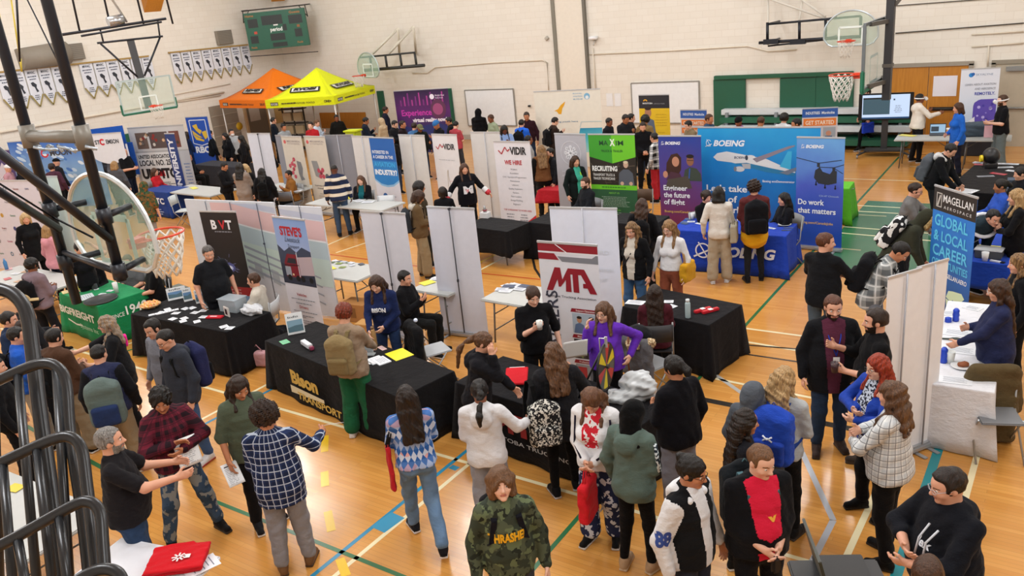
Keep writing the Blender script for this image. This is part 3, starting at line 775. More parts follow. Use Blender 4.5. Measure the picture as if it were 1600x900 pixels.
def cup(r,label,sd,col='#e9e7e2',lid=None,h=.11,name='paper_cup',cat='cup'):
    p=r['wr'][sd]+r['hd'][sd]*.085+r['th'][sd]*.0
    root=held(name,label,cat,r['M']@Matrix.Translation(p+Vector((0,-.03,-.03))))
    MB().lathe([(0,0),(.028,0),(.040,h),(.036,h),(.030,.01),(0,.01)],n=20).build('cup_wall',plain(col,.4),root)
    if lid:MB().lathe([(0,h+.018),(.036,h+.018),(.043,h+.004),(.043,h-.004),(.038,h-.004)],n=20).build('lid',plain(lid,.4),root)
    return root
def phone(r,label,sd,col='#1a1a1c',off=(0,0,0)):
    p=r['wr'][sd]+r['hd'][sd]*.09+Vector(off);root=held('mobile_phone',label,'phone',r['M']@Matrix.Translation(p)@Matrix.Rotation(-.9,4,'X'))
    MB().box((0,0,.03),(.075,.009,.15),bev=.004).build('phone_case',plain(col,.4),root)
    MB().box((0,-.0052,.03),(.066,.001,.138)).build('screen',plain('#20242c',.15),root);return root
# ---------------------------------------------------------------- the hall
XL,YB,XR,YF=-29.0,25.2,8.0,-4.0
def wood_floor():
    t=NT('maple_floor');v=t.co();s=t.n('ShaderNodeSeparateXYZ');t.l(v,s.inputs[0])
    br=t.n('ShaderNodeTexBrick',offset=.37,offset_frequency=3);t.l(v,br.inputs['Vector'])
    br.inputs['Color1'].default_value=lin('#cb8b42');br.inputs['Color2'].default_value=lin('#dca155');br.inputs['Mortar'].default_value=lin('#b07c42')
    br.inputs['Scale'].default_value=1;br.inputs['Mortar Size'].default_value=.0025;br.inputs['Brick Width'].default_value=1.1;br.inputs['Row Height'].default_value=.057;br.inputs['Bias'].default_value=-.1
    n=t.noise(2.2,5,t.mapped((.35,6,1)));c=t.mix(t.math('MULTIPLY_ADD',n,.9,-.2),br.outputs[0],'#c07f36')
    n2=t.noise(.5,2);c=t.mix(t.math('MULTIPLY',n2,.35),c,'#d39a4c');t.col(c)
    r=t.math('MULTIPLY_ADD',t.noise(3,4),.14,.16);t.l(r,t.b.inputs['Roughness']);t.b.inputs['Specular IOR Level'].default_value=.5
    t.b.inputs['Coat Weight'].default_value=.25;t.b.inputs['Coat Roughness'].default_value=.12
    return t.mat
def block_wall(c='#ebe5db'):
    t=NT('painted_block_wall');v=t.co();s=t.n('ShaderNodeSeparateXYZ');t.l(v,s.inputs[0])
    cb=t.n('ShaderNodeCombineXYZ');t.l(t.math('ADD',s.outputs[0],s.outputs[1]),cb.inputs[0]);t.l(s.outputs[2],cb.inputs[1])
    br=t.n('ShaderNodeTexBrick',offset=.5);t.l(cb.outputs[0],br.inputs['Vector'])
    br.inputs['Color1'].default_value=lin(c);br.inputs['Color2'].default_value=lin('#e7e0d5');br.inputs['Mortar'].default_value=lin('#e0d8cc')
    br.inputs['Scale'].default_value=1;br.inputs['Mortar Size'].default_value=.007;br.inputs['Brick Width'].default_value=.40;br.inputs['Row Height'].default_value=.20
    t.col(t.mix(t.math('MULTIPLY',t.noise(.7,4),.3),br.outputs[0],'#e0d8ca'));t.set(.6,0,.3)
    t.bump(br.outputs[1],-.004,.25);return t.mat
def wood_door():
    t=NT('oak_veneer');n=t.noise(5,5,t.mapped((6,6,.5)));t.col(t.mix(n,'#a8691c','#d18d34'));t.set(.4);return t.mat
def structure(name,mb,m,parent=None):return tag(mb.build(name,m,parent),kind='structure')
fl=structure('floor',MB().box(((XL+XR)/2,(YF+YB)/2,-.05),(XR-XL+.4,YB-YF+.4,.1)),wood_floor())
WM=block_wall()
structure('wall_back',MB().box(((XL+XR)/2,YB+.15,CEIL/2),(XR-XL+.6,.3,CEIL)),WM)
structure('wall_left',MB().box((XL-.15,(YF+YB)/2,CEIL/2),(.3,YB-YF,CEIL)),WM)
structure('wall_right',MB().box((XR+.15,(YF+YB)/2,CEIL/2),(.3,YB-YF,CEIL)),WM)
structure('wall_front',MB().box(((XL+XR)/2,YF-.15,CEIL/2),(XR-XL+.6,.3,CEIL)),WM)
structure('ceiling',MB().box(((XL+XR)/2,(YF+YB)/2,CEIL+.1),(XR-XL+.6,YB-YF+.6,.2)),plain('#d8d4cb',.8))
for i,(x,y)in enumerate(LAMPS):
    l=thing('ceiling_light','long white gym light panel fixed under the ceiling','light',(x,y,CEIL-.12),group='gym light panels')
    MB().box((0,0,.06),(2.5,1.3,.12),bev=.02).build('housing',plain('#d8dadd'),l);MB().box((0,0,-.005),(2.4,1.2,.01)).build('diffuser',emit('#fffaf0',2.5),l);m=MB().tube([(0,0,0),(0,0,-1.15)],.012,6);m.build('fill_light_rod',plain('#d8dadd'),l);MB().lathe([(.03,-1.02),(.2,-1.12),(.22,-1.15),(.0,-1.05)],n=16).build('fill_light_shade',plain('#e6e6e4'),l)  # rod and shade are added to the panel to carry the fill light
def fline(a,b,w,c,ext=(0,0),name='court_line',z=.0015):
    A=at(*a);B=at(*b);d=B-A;A=A-d*ext[0];B=B+d*ext[1];d=(B-A).normalized();n=Vector((-d.y,d.x,0))*w/2
    o=mesh_obj(name,[(p.x,p.y,z)for p in(A-n,B-n,B+n,A+n)],[(0,1,2,3)],ink(c,.22),None,fl);return o
W_,G_,B_,R_,K_,Y_='#e8dcb4','#2c6a42','#2c84a8','#b8502a','#2f2a26','#e6bc1e'
g=[at(1345,313),at(1440,318)];b0=at(1309,423)
y1,y0=g[0].y,b0.y;x0=at(1345,400).x-.7
mesh_obj('painted_key_area',[(x0,y0,.0008),(XR-2,y0,.0008),(XR-2,y1,.0008),(x0,y1,.0008)],[(0,1,2,3)],ink('#2f6a4e',.25),None,fl)
for a,b,w,c,e in[((523,900),(745,715),.05,W_,(.6,.8)),((488,900),(732,702),.05,B_,(.6,.8)),((837,885),(1146,529),.05,G_,(.5,0)),((1146,529),(1391,260),.05,G_,(0,.1)),
    ((315,775),(640,905),.05,G_,(.0,.5)),((150,556),(345,612),.05,W_,(1,0)),((345,612),(1020,807),.05,W_,(0,.25)),((250,690),(430,594),.05,W_,(.2,.6)),((300,673),(425,608),.05,B_,(0,.6)),
    ((195,539),(235,527),.05,W_,(1,1)),((200,548),(232,538),.05,G_,(1,2)),((7,647),(27,658),.06,G_,(1,6)),((1141,510),(1254,525),.05,W_,(.3,.4)),((1142,530),(1200,540),.05,W_,(0,1.6)),((1142,537),(1252,546),.04,K_,(0,.3)),
    ((1142,550),(1210,560),.04,K_,(0,1.5)),((1114,591),(1250,618),.05,W_,(.1,.3)),((1087,622),(1340,672),.11,K_,(.2,0)),((1117,585),(1160,615),.06,'#b3b2ae',(0,.6)),
    ((1273,750),(1302,813),.06,'#a9acb4',(.8,0)),((1302,813),(1268,880),.06,'#a9acb4',(0,.5)),((1353,803),(1310,897),.06,W_,(.9,.4)),((1528,707),(1508,780),.06,W_,(.6,.4)),((1467,700),(1400,900),.09,'#218a94',(.1,.2)),
    ((1315,354),(1393,360),.05,W_,(.3,1)),((1314,364),(1383,370),.05,W_,(.3,1)),((1339,321),(1414,325),.05,W_,(.2,1)),((1339,330),(1412,334),.05,W_,(.2,1)),((1340,335.5),(1385,338),.05,'#b7ad8a',(.5,0)),((1310,388),(1345,391),.05,'#b7ad8a',(.5,0)),
    ((1309,424),(1340,426),.06,W_,(.5,2)),((1315,279),(1430,283),.05,W_,(.2,1)),((1320,237),(1400,240),.05,K_,(.3,1)),((511,397),(675,419),.05,R_,(.3,0)),((675,419),(800,432),.05,R_,(0,.5)),
    ((507,385),(550,366),.05,W_,(.5,.8)),((525,395),(570,380),.05,W_,(0,1)),((750,422),(800,396),.05,W_,(.4,1)),((750,410),(770,400),.05,Y_,(.2,.2)),((250,335),(285,331),.05,K_,(.3,0)),((1460,262),(1500,264),.05,W_,(1,1))]:
    fline(a,b,w,c,e)
for u0,v0,u1,v1 in((521,640,519,650),(508,681,507,706),(507,737,508,760),(512,799,518,830),(531,873,541,900)):fline((u0,v0),(u1,v1),.09,Y_,z=.002)
fline((590,828),(622,805),.2,'#3a8fb4',z=.002);fline((704,729),(715,733),.08,B_)
for pts,c in([(846,372),(835,388),(832,402),(836,420),(848,438),(870,452)],K_),:
    for a,b in zip(pts,pts[1:]):fline(a,b,.05,c)
# ---- back wall fittings
def wall_quad(name,u0,v0,u1,v1,th,m,wall='B',parent=None,dz=0,kind=None,label=None,cat=None,out=0.004,group=None):
    """box on a wall spanning two opposite corners seen in the photo"""
    if wall=='B':a,b=atY(u0,v0,YB-out),atY(u1,v1,YB-out);c=((a.x+b.x)/2,YB-out-th/2,(a.z+b.z)/2);s=(abs(a.x-b.x),th,abs(a.z-b.z))
    else:a,b=atX(u0,v0,XL+out),atX(u1,v1,XL+out);c=(XL+out+th/2,(a.y+b.y)/2,(a.z+b.z)/2);s=(th,abs(a.y-b.y),abs(a.z-b.z))
    o=MB().box(c,s,bev=min(.01,th*.3)).build(name,m,parent)
    return tag(o,label,cat,group,kind)
dark=plain('#4a4741',.6);cream=plain('#e3d9c8',.55)
xa=atY(865,0,YB).x;xb=atY(913,0,YB).x
structure('trim_1',MB().box((xa,YB-.06,CEIL/2),(.13,.12,CEIL)),plain('#7f7a6e'))
structure('trim_2',MB().box((xb,YB-.06,CEIL/2),(.09,.12,CEIL)),plain('#6f6a60'))
structure('trim_3',MB().box(((xa+xb)/2,YB-.04,CEIL/2),(xb-xa,.08,CEIL)),plain('#e6ddcf',.6))
def pipe(pts,label,r=.02,wall='B',m=None):
    f=(lambda u,v:atY(u,v,YB-.04))if wall=='B' else(lambda u,v:atX(u,v,XL+.04))
    return tag(MB().tube([f(u,v)for u,v in pts],r,8).build('wall_conduit',m or cream),label,'conduit')
pipe([(644,114),(668,114),(680,105),(770,98),(848,94),(855,98),(857,141)],'thin cream conduit running along the wall from under the folded hoop towards the pilaster')
pipe([(921,85),(1050,79),(1168,72),(1200,80),(1245,77)],'cream conduit crossing the wall right of the pilaster at mid height')
pipe([(926,75),(931,145)],'upright cream conduit below the white wall speaker')
pipe([(1399,52),(1600,36)],'grey cable line running along the upper right of the back wall',.015,m=dark)
pipe([(1400,9),(1600,-6)],'highest grey cable line near the top right corner',.012,m=dark)
pipe([(1518,54),(1600,49)],'upper short cream pipe at the far right of the back wall')
pipe([(1518,73),(1600,67)],'lower short cream pipe above the grey door');pipe([(1545,70),(1543,104)],'short upright cream pipe dropping to the blue banner')
pipe([(0,207),(195,172),(350,144)],'long cream pipe along the left wall under the pennants',.04,'L')
pipe([(270,160),(345,149)],'short beige pipe on the left wall beside the glass backboard',.02,'L');pipe([(270,148),(360,131)],'upper beige pipe on the left wall above the orange tent',.015,'L')
sp=thing('wall_speaker','round white wall speaker high right of the pilaster','speaker',atY(927,62,YB-.12))
MB().lathe([(0,.0),(.13,.0),(.16,.05),(.15,.10),(.0,.12)],n=20).build('shell',plain('#eceef2',.35),sp);MB().tube([(0,.1,-.02),(0,0,-.18)],.03).build('bracket',plain('#c9c4bb'),sp)
tag(MB().tube([atY(853,58,YB-.03),atY(856,62,YB-.03)],.07,8).build('alarm_box',plain('#b9b2a6')),'tiny grey alarm box left of the pilaster','alarm')
tag(MB().lathe([(0,0),(.05,0),(.05,.06),(0,.06)],atY(827,167,YB-.06)).build('door_bell',plain('#22201e')),'small dark button on the wall beside the bird backdrop','button')
def whiteboard(u0,v0,u1,v1,label):
    a,b=atY(u0,v0,YB),atY(u1,v1,YB);w,h=abs(b.x-a.x),abs(a.z-b.z)
    t=thing('whiteboard',label,'whiteboard',((a.x+b.x)/2,YB-.03,(a.z+b.z)/2))
    MB().box((0,0,0),(w-.04,.03,h-.04)).build('writing_surface',plain('#eceef0',.25),t)
    m=MB()
    for s in(-1,1):m.box((s*w/2,0,0),(.04,.05,h));m.box((0,0,s*h/2),(w,.05,.04))
    m.build('frame',plain('#a9a8a4',.4,.6),t)
whiteboard(987,130,1094,192,'large white marker board right of the pilaster, behind the yellow banner')
whiteboard(727,141,808,196,'white marker board left of the bird backdrop')
for k,(u,l)in enumerate(((947,'left of two white notice sheets taped to the wall right of the bird backdrop'),(960,'right of two white notice sheets taped to the wall right of the bird backdrop'))):
    o=wall_quad('notice_sheet',u,146,u+11,166,.006,plain('#e9eaec'));tag(o,l,'notice')
# green wall pads
gp=plain('#1d5a44',.45);pad=lambda*a,**k:wall_quad('wall_pad',*a,.09,gp,**k)
pad(1116,124,1166,196,label='green padded wall mat at the left end of the row behind the blue booth',cat='wall pad')
pad(1220,122,1275,186,label='green padded wall mat right of the cream gap',cat='wall pad');pad(1276,119,1333,184,label='green padded wall mat directly left of the hanging hoop net',cat='wall pad')
wall_quad('pad_rail',1118,118,1334,117,.16,plain('#1b5a40'),label='long green rail along the top of the wall mats',cat='rail')
o=wall_quad('pad_rail',1118,116,1334,113,.2,plain('#1b5a40'));bpy.data.objects.remove(o)
pad(590,142,607,195,label='green wall mat between the yellow tent and the purple banner',cat='wall pad');pad(700,138,713,200,label='green wall mat peeking out right of the purple banner',cat='wall pad')
wall_quad('wall_pad',182,212,261,215,.1,gp,wall='L',label='green wall mat behind the grey photo banner on the left wall',cat='wall pad')
# doors
wd=wood_door()
a,b=atY(1393,107,YB),atY(1515,98,YB)
d=thing('door_1',None,None,(0,0,0),kind='structure')
for k in range(2):
    x0_=a.x+(b.x-a.x)*k/2;w=(b.x-a.x)/2
    q=MB().box((x0_+w/2,YB-.03,1.06),(w-.015,.05,2.12)).build('door_leaf',wd,d)
    MB().tube([(x0_+.1,YB-.11,1.0),(x0_+w-.1,YB-.11,1.0)],.025).box((x0_+w/2,YB-.08,1.0),(w-.15,.04,.09)).build('push_bar',plain('#2a2724',.4),q)
m=MB().box(((a.x+b.x)/2,YB-.04,2.17),(b.x-a.x+.2,.1,.1)).box((a.x-.05,YB-.04,1.08),(.1,.1,2.16)).box((b.x+.05,YB-.04,1.08),(.1,.1,2.16));m.build('door_frame',plain('#9b9284'),d)
a,b=atY(1557,97,YB),atY(1640,92,YB)
d=thing('door_2',None,None,(0,0,0),kind='structure')
MB().box(((a.x+b.x)/2,YB-.03,1.06),(b.x-a.x,.05,2.12)).build('door_leaf',plain('#b5aa97',.5),d)
MB().box(((a.x+b.x)/2,YB-.04,2.17),(b.x-a.x+.2,.1,.1)).box((a.x-.05,YB-.04,1.08),(.1,.1,2.16)).build('door_frame',plain('#8f8778'),d)
MB().box((a.x+.45,YB-.10,2.0),(.42,.09,.12),bev=.01).build('door_closer',plain('#a9abab',.3,.7),d);MB().tube([(a.x+.1,YB-.1,1.0),(b.x-.1,YB-.1,1.0)],.03).build('push_bar',plain('#8f8f8c',.3,.6),d)
o=wall_quad('poster',1459,119,1494,150,.008,ink('#e9e6ee',.3),out=.055);tag(o,'plain square white poster stuck on the wooden door','poster')
structure('baseboard_back',MB().box(((XL+XR)/2,YB-.012,.09),(XR-XL,.024,.18)),plain('#b9b2a8'))
structure('baseboard_left',MB().box((XL+.012,(YF+YB)/2,.09),(.024,YB-YF,.18)),plain('#b9b2a8'))
# left wall: doors and recess beneath the orange tent
d=thing('door_3',None,None,kind='structure')
a,b=atX(326,172,XL),atX(368,168,XL)
MB().box((XL+.03,(a.y+b.y)/2,1.0),(.05,b.y-a.y,2.0)).build('door_leaf',plain('#8d8274',.5),d)
m=MB()
for k in range(1,5):m.box((XL+.06,(a.y+b.y)/2,2.0*k/5),(.02,b.y-a.y,.03))
m.build('panel_rail',plain('#a89c8c'),d)
d=thing('door_4',None,None,kind='structure')
a,b=atX(381,168,XL),atX(413,165,XL)
MB().box((XL+.03,(a.y+b.y)/2,1.05),(.05,b.y-a.y,2.1)).build('door_leaf',plain('#6f6353',.5),d)
MB().box((XL+.06,(a.y+b.y)/2-.1,1.5),(.01,(b.y-a.y)*.5,.8)).build('window_pane',plain('#b9aea2',.2),d)
MB().box((XL+.07,a.y-.05,1.05),(.1,.1,2.1)).box((XL+.07,b.y+.05,1.05),(.1,.1,2.1)).build('door_frame',plain('#c2a37c'),d)
tag(MB().lathe([(0,0),(.16,0),(.16,.01),(0,.01)],(0,0,0)).build('warning_sign',plain('#d8b021')),'round yellow sign between the doors on the left wall','sign')
o=bpy.data.objects['warning_sign'];o.location=atX(374,197,XL+.05);o.rotation_euler=(0,PI/2,0)
wall_quad('notice_board',424,152,446,190,.03,plain('#c7a367'),wall='L',label='tan cork notice board in the corner behind the tents',cat='notice board')
o=wall_quad('wood_panel',500,176,575,200,.06,wood_door(),label='orange wooden cupboard front under the yellow tent',cat='cupboard')
# grey wall vents on the left wall
def vent(u0,v0,u1,v1,label,rnd=False):
    a,b=atX(u0,v0,XL),atX(u1,v1,XL);c=(XL+.08,(a.y+b.y)/2,(a.z+b.z)/2);w,h=b.y-a.y,abs(a.z-b.z)
    t=thing('wall_vent',label,'vent',c);MB().box((0,0,0),(.14,w,h),bev=.01).build('casing',plain('#8f877b',.6),t);m=MB()
    n=9
    for k in range(n):m.box((.075,0,-h/2+h*(k+.5)/n),(.02,w*.92,h/n*.4))
    m.build('louvre',plain('#7c7469',.6),t);return t
t=vent(96,70,131,92,'grey louvred box on the left wall above the long row of pennants')
MB().tube([(.05,-1.9,-.05),(.05,-.3,-.0)],[.34,.38],16).build('round_duct',plain('#8c8478',.6),t)
vent(334,49,362,68,'small grey louvred vent above the short row of pennants')
# pennants
def pennant_row(us,y_of,h0,label,group,n_skip=()):
    for i,(u0,u1)in enumerate(us):
        a,b=atX(u0+1,y_of(u0+1),XL+.05),atX(u1-1,y_of(u1-1),XL+.05);w=b.y-a.y;h=h0
        t=thing('pennant',label,'pennant',((XL+.05),(a.y+b.y)/2,(a.z+b.z)/2),PI/2,group)
        m=MB();m.slab([(-w/2,0,0),(-w/2,0,-h*.68),(0,0,-h),(w/2,0,-h*.68),(w/2,0,0)][::-1],.006,n=(0,1,0));m.build('pennant_cloth',plain('#dcdfe8',.8),t)
        A=Art(y=-.003);A.line([(-w/2,-h*.68),(0,-h)],.05,'#9a8a52');A.line([(0,-h),(w/2,-h*.68)],.05,'#9a8a52')
        A.text('MWAC',0,-h*.13,.08,'#3c4250',.02,w=w*.6,align='c');A.lines(0,-h*.20,-h*.27,w*.75,'#596073',2,h=.035)
        r=random.Random(i);A.poly([(-.10,-h*.36),(-.02,-h*.34),(.08,-h*.42),(.05,-h*.50),(.10,-h*.60),(.03,-h*.62),(-.01,-h*.48),(-.08,-h*.44)],'#2a2e3a')
        A.lines(0,-h*.70,-h*.80,w*.5,'#4a5162',3,h=.03);A.build('pennant_print',t)
p0=lambda u:113.4-.112*u
pennant_row([(-8,15),(15,36),(36,57),(57,78),(78,101),(122,144),(144,165),(164,184),(184,202),(202,220),(219,236)],lambda u:113.5-.112*u-.4,1.22,'white gold-edged pennant in the long row left of the glass backboard','pennants of the long row on the left wall')
pennant_row([(265,281),(281,297),(297,313),(313,329),(328,344),(344,359),(359,374),(374,389)],lambda u:82.5-.105*(u-265),1.16,'white gold-edged pennant in the short row right of the glass backboard','pennants of the short row on the left wall')
for(u0,v0),(u1,v1),l in(((-12,114),(232,87.5),'long wooden rail the left row of pennants hangs from'),((263,82.3),(387,69.8),'short wooden rail the right row of pennants hangs from')):
    tag(MB().beam(atX(u0,v0,XL+.06),atX(u1,v1,XL+.06),.06,.05).build('pennant_rail',plain('#a8884a')),l,'rail')
# scoreboard
c=atY(433,46,23.6);sb=thing('scoreboard','green electronic scoreboard hung high in the left corner','scoreboard',c,math.radians(38))
SW,SH=2.95,1.75
MB().box((0,0,0),(SW,.22,SH),bev=.02).build('casing',plain('#1d5a44',.45),sb)
A=Art(y=-.115);k='#1e2624'
for x0_,z0_,x1_,z1_ in((-1.32,.18,-.85,.58),(-.65,.25,.35,.68),(.65,.2,1.3,.6),(-1.32,-.55,-.95,-.2),(-.35,-.5,.35,-.18),(.85,-.42,1.2,-.05),(-.3,-.8,.4,-.6)):A.rect(x0_,z0_,x1_,z1_,k)
A.rect(.32,-.08,.5,.22,k);A.text('period',-.30,-.06,.17,'#e8ece9',.03,w=.58);A.rect(-.12,.19,.10,.25,'#e6e6e4')
A.text('Home',-1.4,.68,.11,'#b0743a',.02,w=.4);A.text('Guests',.72,.68,.11,'#b0743a',.02,w=.52);A.text('Fouls',.9,-.72,.09,'#b0743a',.02);A.text('Fouls',-1.35,-.78,.09,'#b0743a',.02)
A.rect(-1.1,-.12,-.95,.0,'#b8402c');A.rect(1.0,.02,1.14,.14,'#8f5a2c');A.build('score_panel',sb);sb.scale=(.82,.82,.82)
m=MB()
m.tube([(-1.55,.1,1.0),(1.55,.1,1.0)],.03)
for s in(-1,1):m.tube([(s*1.5,-.1,1.0),(s*1.62,2.3,1.05)],.03);m.tube([(s*1.5,.1,1.0),(s*1.56,.1,.45)],.025);m.tube([(s*1.56,.1,.45),(s*1.2,.1,1.0)],.02)
m.tube([(-1.7,.6,-1.15),(1.7,.6,-1.25)],.02);m.build('hanging_frame',plain('#3a3632',.5),sb)
# wooden ceiling haunches
for(u,v,l)in((235,3,'brown wooden roof haunch behind the far ceiling hoop'),(432,-12,'brown wooden roof haunch above the scoreboard')):
    p=atX(u,v,XL)if u<300 else atY(u,v,24.6)
    m=MB();w=.35
    m.slab([(p.x,p.y-w,p.z-.35),(p.x+2.6,p.y-w,CEIL),(p.x,p.y-w,CEIL)],w*2,n=(0,1,0));tag(m.build('beam_haunch',wd),l,'beam',kind='structure')
# ---------------------------------------------------------------- basketball hoops
def ring_net(par,c,down=.42,thick=.006,seed=0,squash=1.0):
    m=MB();m.tube([(c[0]+.225*math.cos(2*PI*k/24),c[1]+.225*math.sin(2*PI*k/24),c[2])for k in range(24)],.011,8,closed=True)
    m.box((c[0],c[1]+.26,c[2]-.02),(.12,.12,.10));m.tube([(c[0]-.12,c[1]+.19,c[2]),(c[0]-.05,c[1]+.30,c[2]-.03)],.009);m.tube([(c[0]+.12,c[1]+.19,c[2]),(c[0]+.05,c[1]+.30,c[2]-.03)],.009)
    m.slab([(c[0]-.16,c[1]+.16,c[2]-.01),(c[0]+.16,c[1]+.16,c[2]-.01),(c[0]+.09,c[1]+.32,c[2]-.01),(c[0]-.09,c[1]+.32,c[2]-.01)],.008)
    rim=m.build('rim',plain('#d8401e',.35),par);n=MB();N=12;rows=6
    def P(i,j):
        t=j/rows;r=.225-.10*t+.012*math.sin(i*2.1+seed);a=2*PI*(i+.5*(j%2))/N;return(c[0]+r*math.cos(a)+.03*t*math.sin(seed),c[1]+r*math.sin(a),c[2]-.012-down*t-.012*math.sin(i*3+seed)*t)
    for i in range(N):
        for d in(0,1):
            pts=[];k=i
            for j in range(rows+1):
                pts.append(P(k,j));k=k+(1 if(j%2==1)else 0)if d==0 else k-(1 if(j%2==0)else 0)
            n.tube(pts,thick,4)
    n.build('net',plain('#e6e2da',.8),rim);return rim
def fan_pts(w=1.37,h=.9):
    out=[]
    for k in range(0,25):
        a=PI*k/24;out.append((w/2*math.cos(a),h*.36+h*.64*math.sin(a)))
    out+=[(-w/2,h*.22),(-w*.42,h*.06),(-w*.33,0),(w*.33,0),(w*.42,h*.06),(w/2,h*.22)]
    return out
def board(par,kind,pad_c=None,tint='#bcdccd',alpha=.25,edge='#c9d2d4',tw=.05):
    """backboard standing on z=0 of its parent, front towards -y"""
    if kind=='fan':pts=fan_pts();W,H_=1.37,.9
    else:W,H_=1.83,1.07;pts=[(-W/2,0),(W/2,0),(W/2,H_),(-W/2,H_)]
    m=MB();m.slab([(x,-.008,z)for x,z in pts],.016,n=(0,1,0));g_=m.build('glass_pane',glass(tint,alpha),par)
    e=MB();n=len(pts)
    if kind=='fan':e.tube([(x,0,z)for x,z in pts],.024,6,closed=True,smooth=False)
    else:
        for a,b in zip(pts,pts[1:]+pts[:1]):e.beam((a[0],0,a[1]),(b[0],0,b[1]),.05,.05,up=(0,1,0))
    e.build('edge_frame',plain(edge,.3,.4),par)
    a=Art(y=-.010);a.line([(-.295,.04),(-.295,.48),(.295,.48),(.295,.04)],tw,'#e4ece8');a.rect(-.32,.02,.32,.06,'#e4ece8');a.build('target_square',g_)
    if pad_c:
        q=MB();q.box((0,0,-.03),(W+.08,.07,.09),bev=.02)
        for s in(-1,1):q.box((s*(W/2+.02),0,.14),(.07,.07,.36),bev=.02)
        q.build('edge_padding',plain(pad_c,.5),par)
BK=plain('#1c2029',.35,.2);GT=plain('#7c7870',.45,.3)
# nearest hoop, seen from behind
hx,hy=-7.47,4.05
h1=thing('basketball_hoop','big fan-shaped glass hoop at left seen from behind its black poles','basketball hoop',(hx,hy,2.90),PI)
board(h1,'fan',alpha=.30,tint='#a9cdbf',tw=.07,edge='#cfd5d8');rm=ring_net(h1,(.06,-.52,.17),.42,.011,1)
PXs=(-7.80-hx,-6.90-hx)
m=MB()
for x,zb in zip(PXs,(-.30,.03)):m.tube([(-x,.33,zb),(-x,.33,5.6)],.045,16)
m.build('mast_pole',BK,h1)
m=MB();m.tube([(-PXs[0],.33,1.30),(-PXs[1],.33,1.30)],.055,14)
for x in PXs:m.tube([(-x,.33,1.20),(-x,.33,1.40)],.068,14)
m.build('spreader_tube',GT,h1)
m=MB()
for k in range(14):
    a=-PXs[0]-.05-.07*k;m.tube([(a,.33+.05*math.sin(k*2),1.21+.02*math.sin(k*3)),(a-.05,.33-.03,1.18+.02*math.cos(k*2))],.014,5)
m.build('safety_chain',plain('#b9c4cf',.35,.6),h1)
m=MB()
for x in PXs:
    for z in(.62,.12):m.tube([(-x,.30,z),(-x*.8,.02,z)],.03,10);m.tube([(-x,.33,z-.07),(-x,.33,z+.07)],.062,12)
m.tube([(-PXs[0],.33,.22),(-PXs[1],.33,.10)],.03,10);m.build('board_arm',BK,h1)
m=MB()
w1=lambda p:(hx-p.x,hy-p.y,p.z-2.9)
for a,b in(((92,358),(-60,262)),((172,374),(-60,192))):m.tube([w1(atY(*a,3.70)),w1(atY(*b,2.7))],.036,12)
m.build('brace_tube',BK,h1)
m=MB()
for a,b in(((-40,262),(84,340)),((84,340),(145,371)),((-30,222),(60,280))):m.tube([w1(atY(*a,3.0 if a[0]<0 else 3.5)),w1(atY(*b,3.5))],.009,5);m.build('cable',BK,h1)
MB().tube([atY(13*1.9,0,4.4)-Vector((hx,hy,2.9)),atY(31,96,4.4)-Vector((hx,hy,2.9))],.008,5)
o=MB().tube([atY(25,-20,4.6),atY(31,96,4.6)],.012,5).tube([atY(40,-6,4.6),atY(100,115,4.6)],.008,5).build('hoist_cable',BK);tag(o,'black hoist cables hanging between the two left poles','cable')
yc=plain('#d8c34a',.5)
o=MB().tube([atY(-2,20,4.8),atY(22,140,4.8)],.012,6).tube([atY(16,-10,4.8),atY(34,112,4.8)],.009,6).tube([atY(34,112,4.8),atY(32,92,4.8)],.01,6).build('yellow_strap',yc);tag(o,'yellow straps hanging beside the leftmost pole','strap')
h2=thing('basketball_hoop','rectangular glass hoop with green edge pad hanging from the ceiling at left','basketball hoop',(-22.75,14.45,2.86),math.radians(76))
board(h2,'rect','#1f6b50',alpha=.18,edge='#b9c9c9');ring_net(h2,(0,-.62,.16),.42,.008,2)
m=MB();m.beam((0,.1,-.0),(0,.35,2.35),.22,.1,up=(0,1,0));m.build('centre_mast',plain('#3a3a3c',.5),h2)
m=MB()
for s in(-1,1):m.tube([(s*.12,.15,1.15),(s*1.0,.3,2.35)],.035);m.tube([(s*1.55,.3,2.75),(s*1.45,.3,5.6)],.035);m.tube([(s*.55,.3,2.8),(s*.5,.3,5.6)],.035)
m.tube([(-1.1,.3,2.38),(1.1,.3,2.38)],.035);m.tube([(-2.1,.3,2.75),(1.35,.3,2.95)],.045);m.tube([(-1.6,.1,2.65),(1.1,.1,2.85)],.035)
m.tube([(1.0,.3,2.38),(1.05,.3,2.9)],.03);m.tube([(-.9,.3,2.38),(-.9,.3,2.8)],.03);m.build('hanging_frame',BK,h2)
MB().tube([(-.6,.3,3.0),(-.1,.3,3.06)],.17,12).build('winch_motor',plain('#b9bcc0',.25,.8),h2);MB().tube([(.0,.25,2.95),(-1.0,.2,5.4)],.04).build('actuator',plain('#c9cdd0',.3,.7),h2)
h2.scale=(.84,.84,.84)
# right ceiling hoop
h3=thing('basketball_hoop','ceiling hung hoop at right seen edge-on with thick black post','basketball hoop',(-3.22,16.15,2.88),-PI/2)
board(h3,'rect','#1f6b50',alpha=.22,tint='#a9c0b8',edge='#6f777c');ring_net(h3,(0,-.55,.16),.45,.010,3)
m=MB();m.box((0,.22,1.9),(.15,.13,4.4));m.build('post',plain('#2b2b2e',.5),h3)
m=MB()
for z in(.02,1.05):m.beam((-.6,.03,z),(0,.2,z),.06,.07);m.beam((.6,.03,z),(0,.2,z),.06,.07)
for z in(.30,1.5):m.box((0,.22,z),(.18,.16,.06))
m.beam((0,.28,1.3),(0,1.7,3.1),.06,.06);m.build('board_bracket',plain('#55504a',.5),h3)
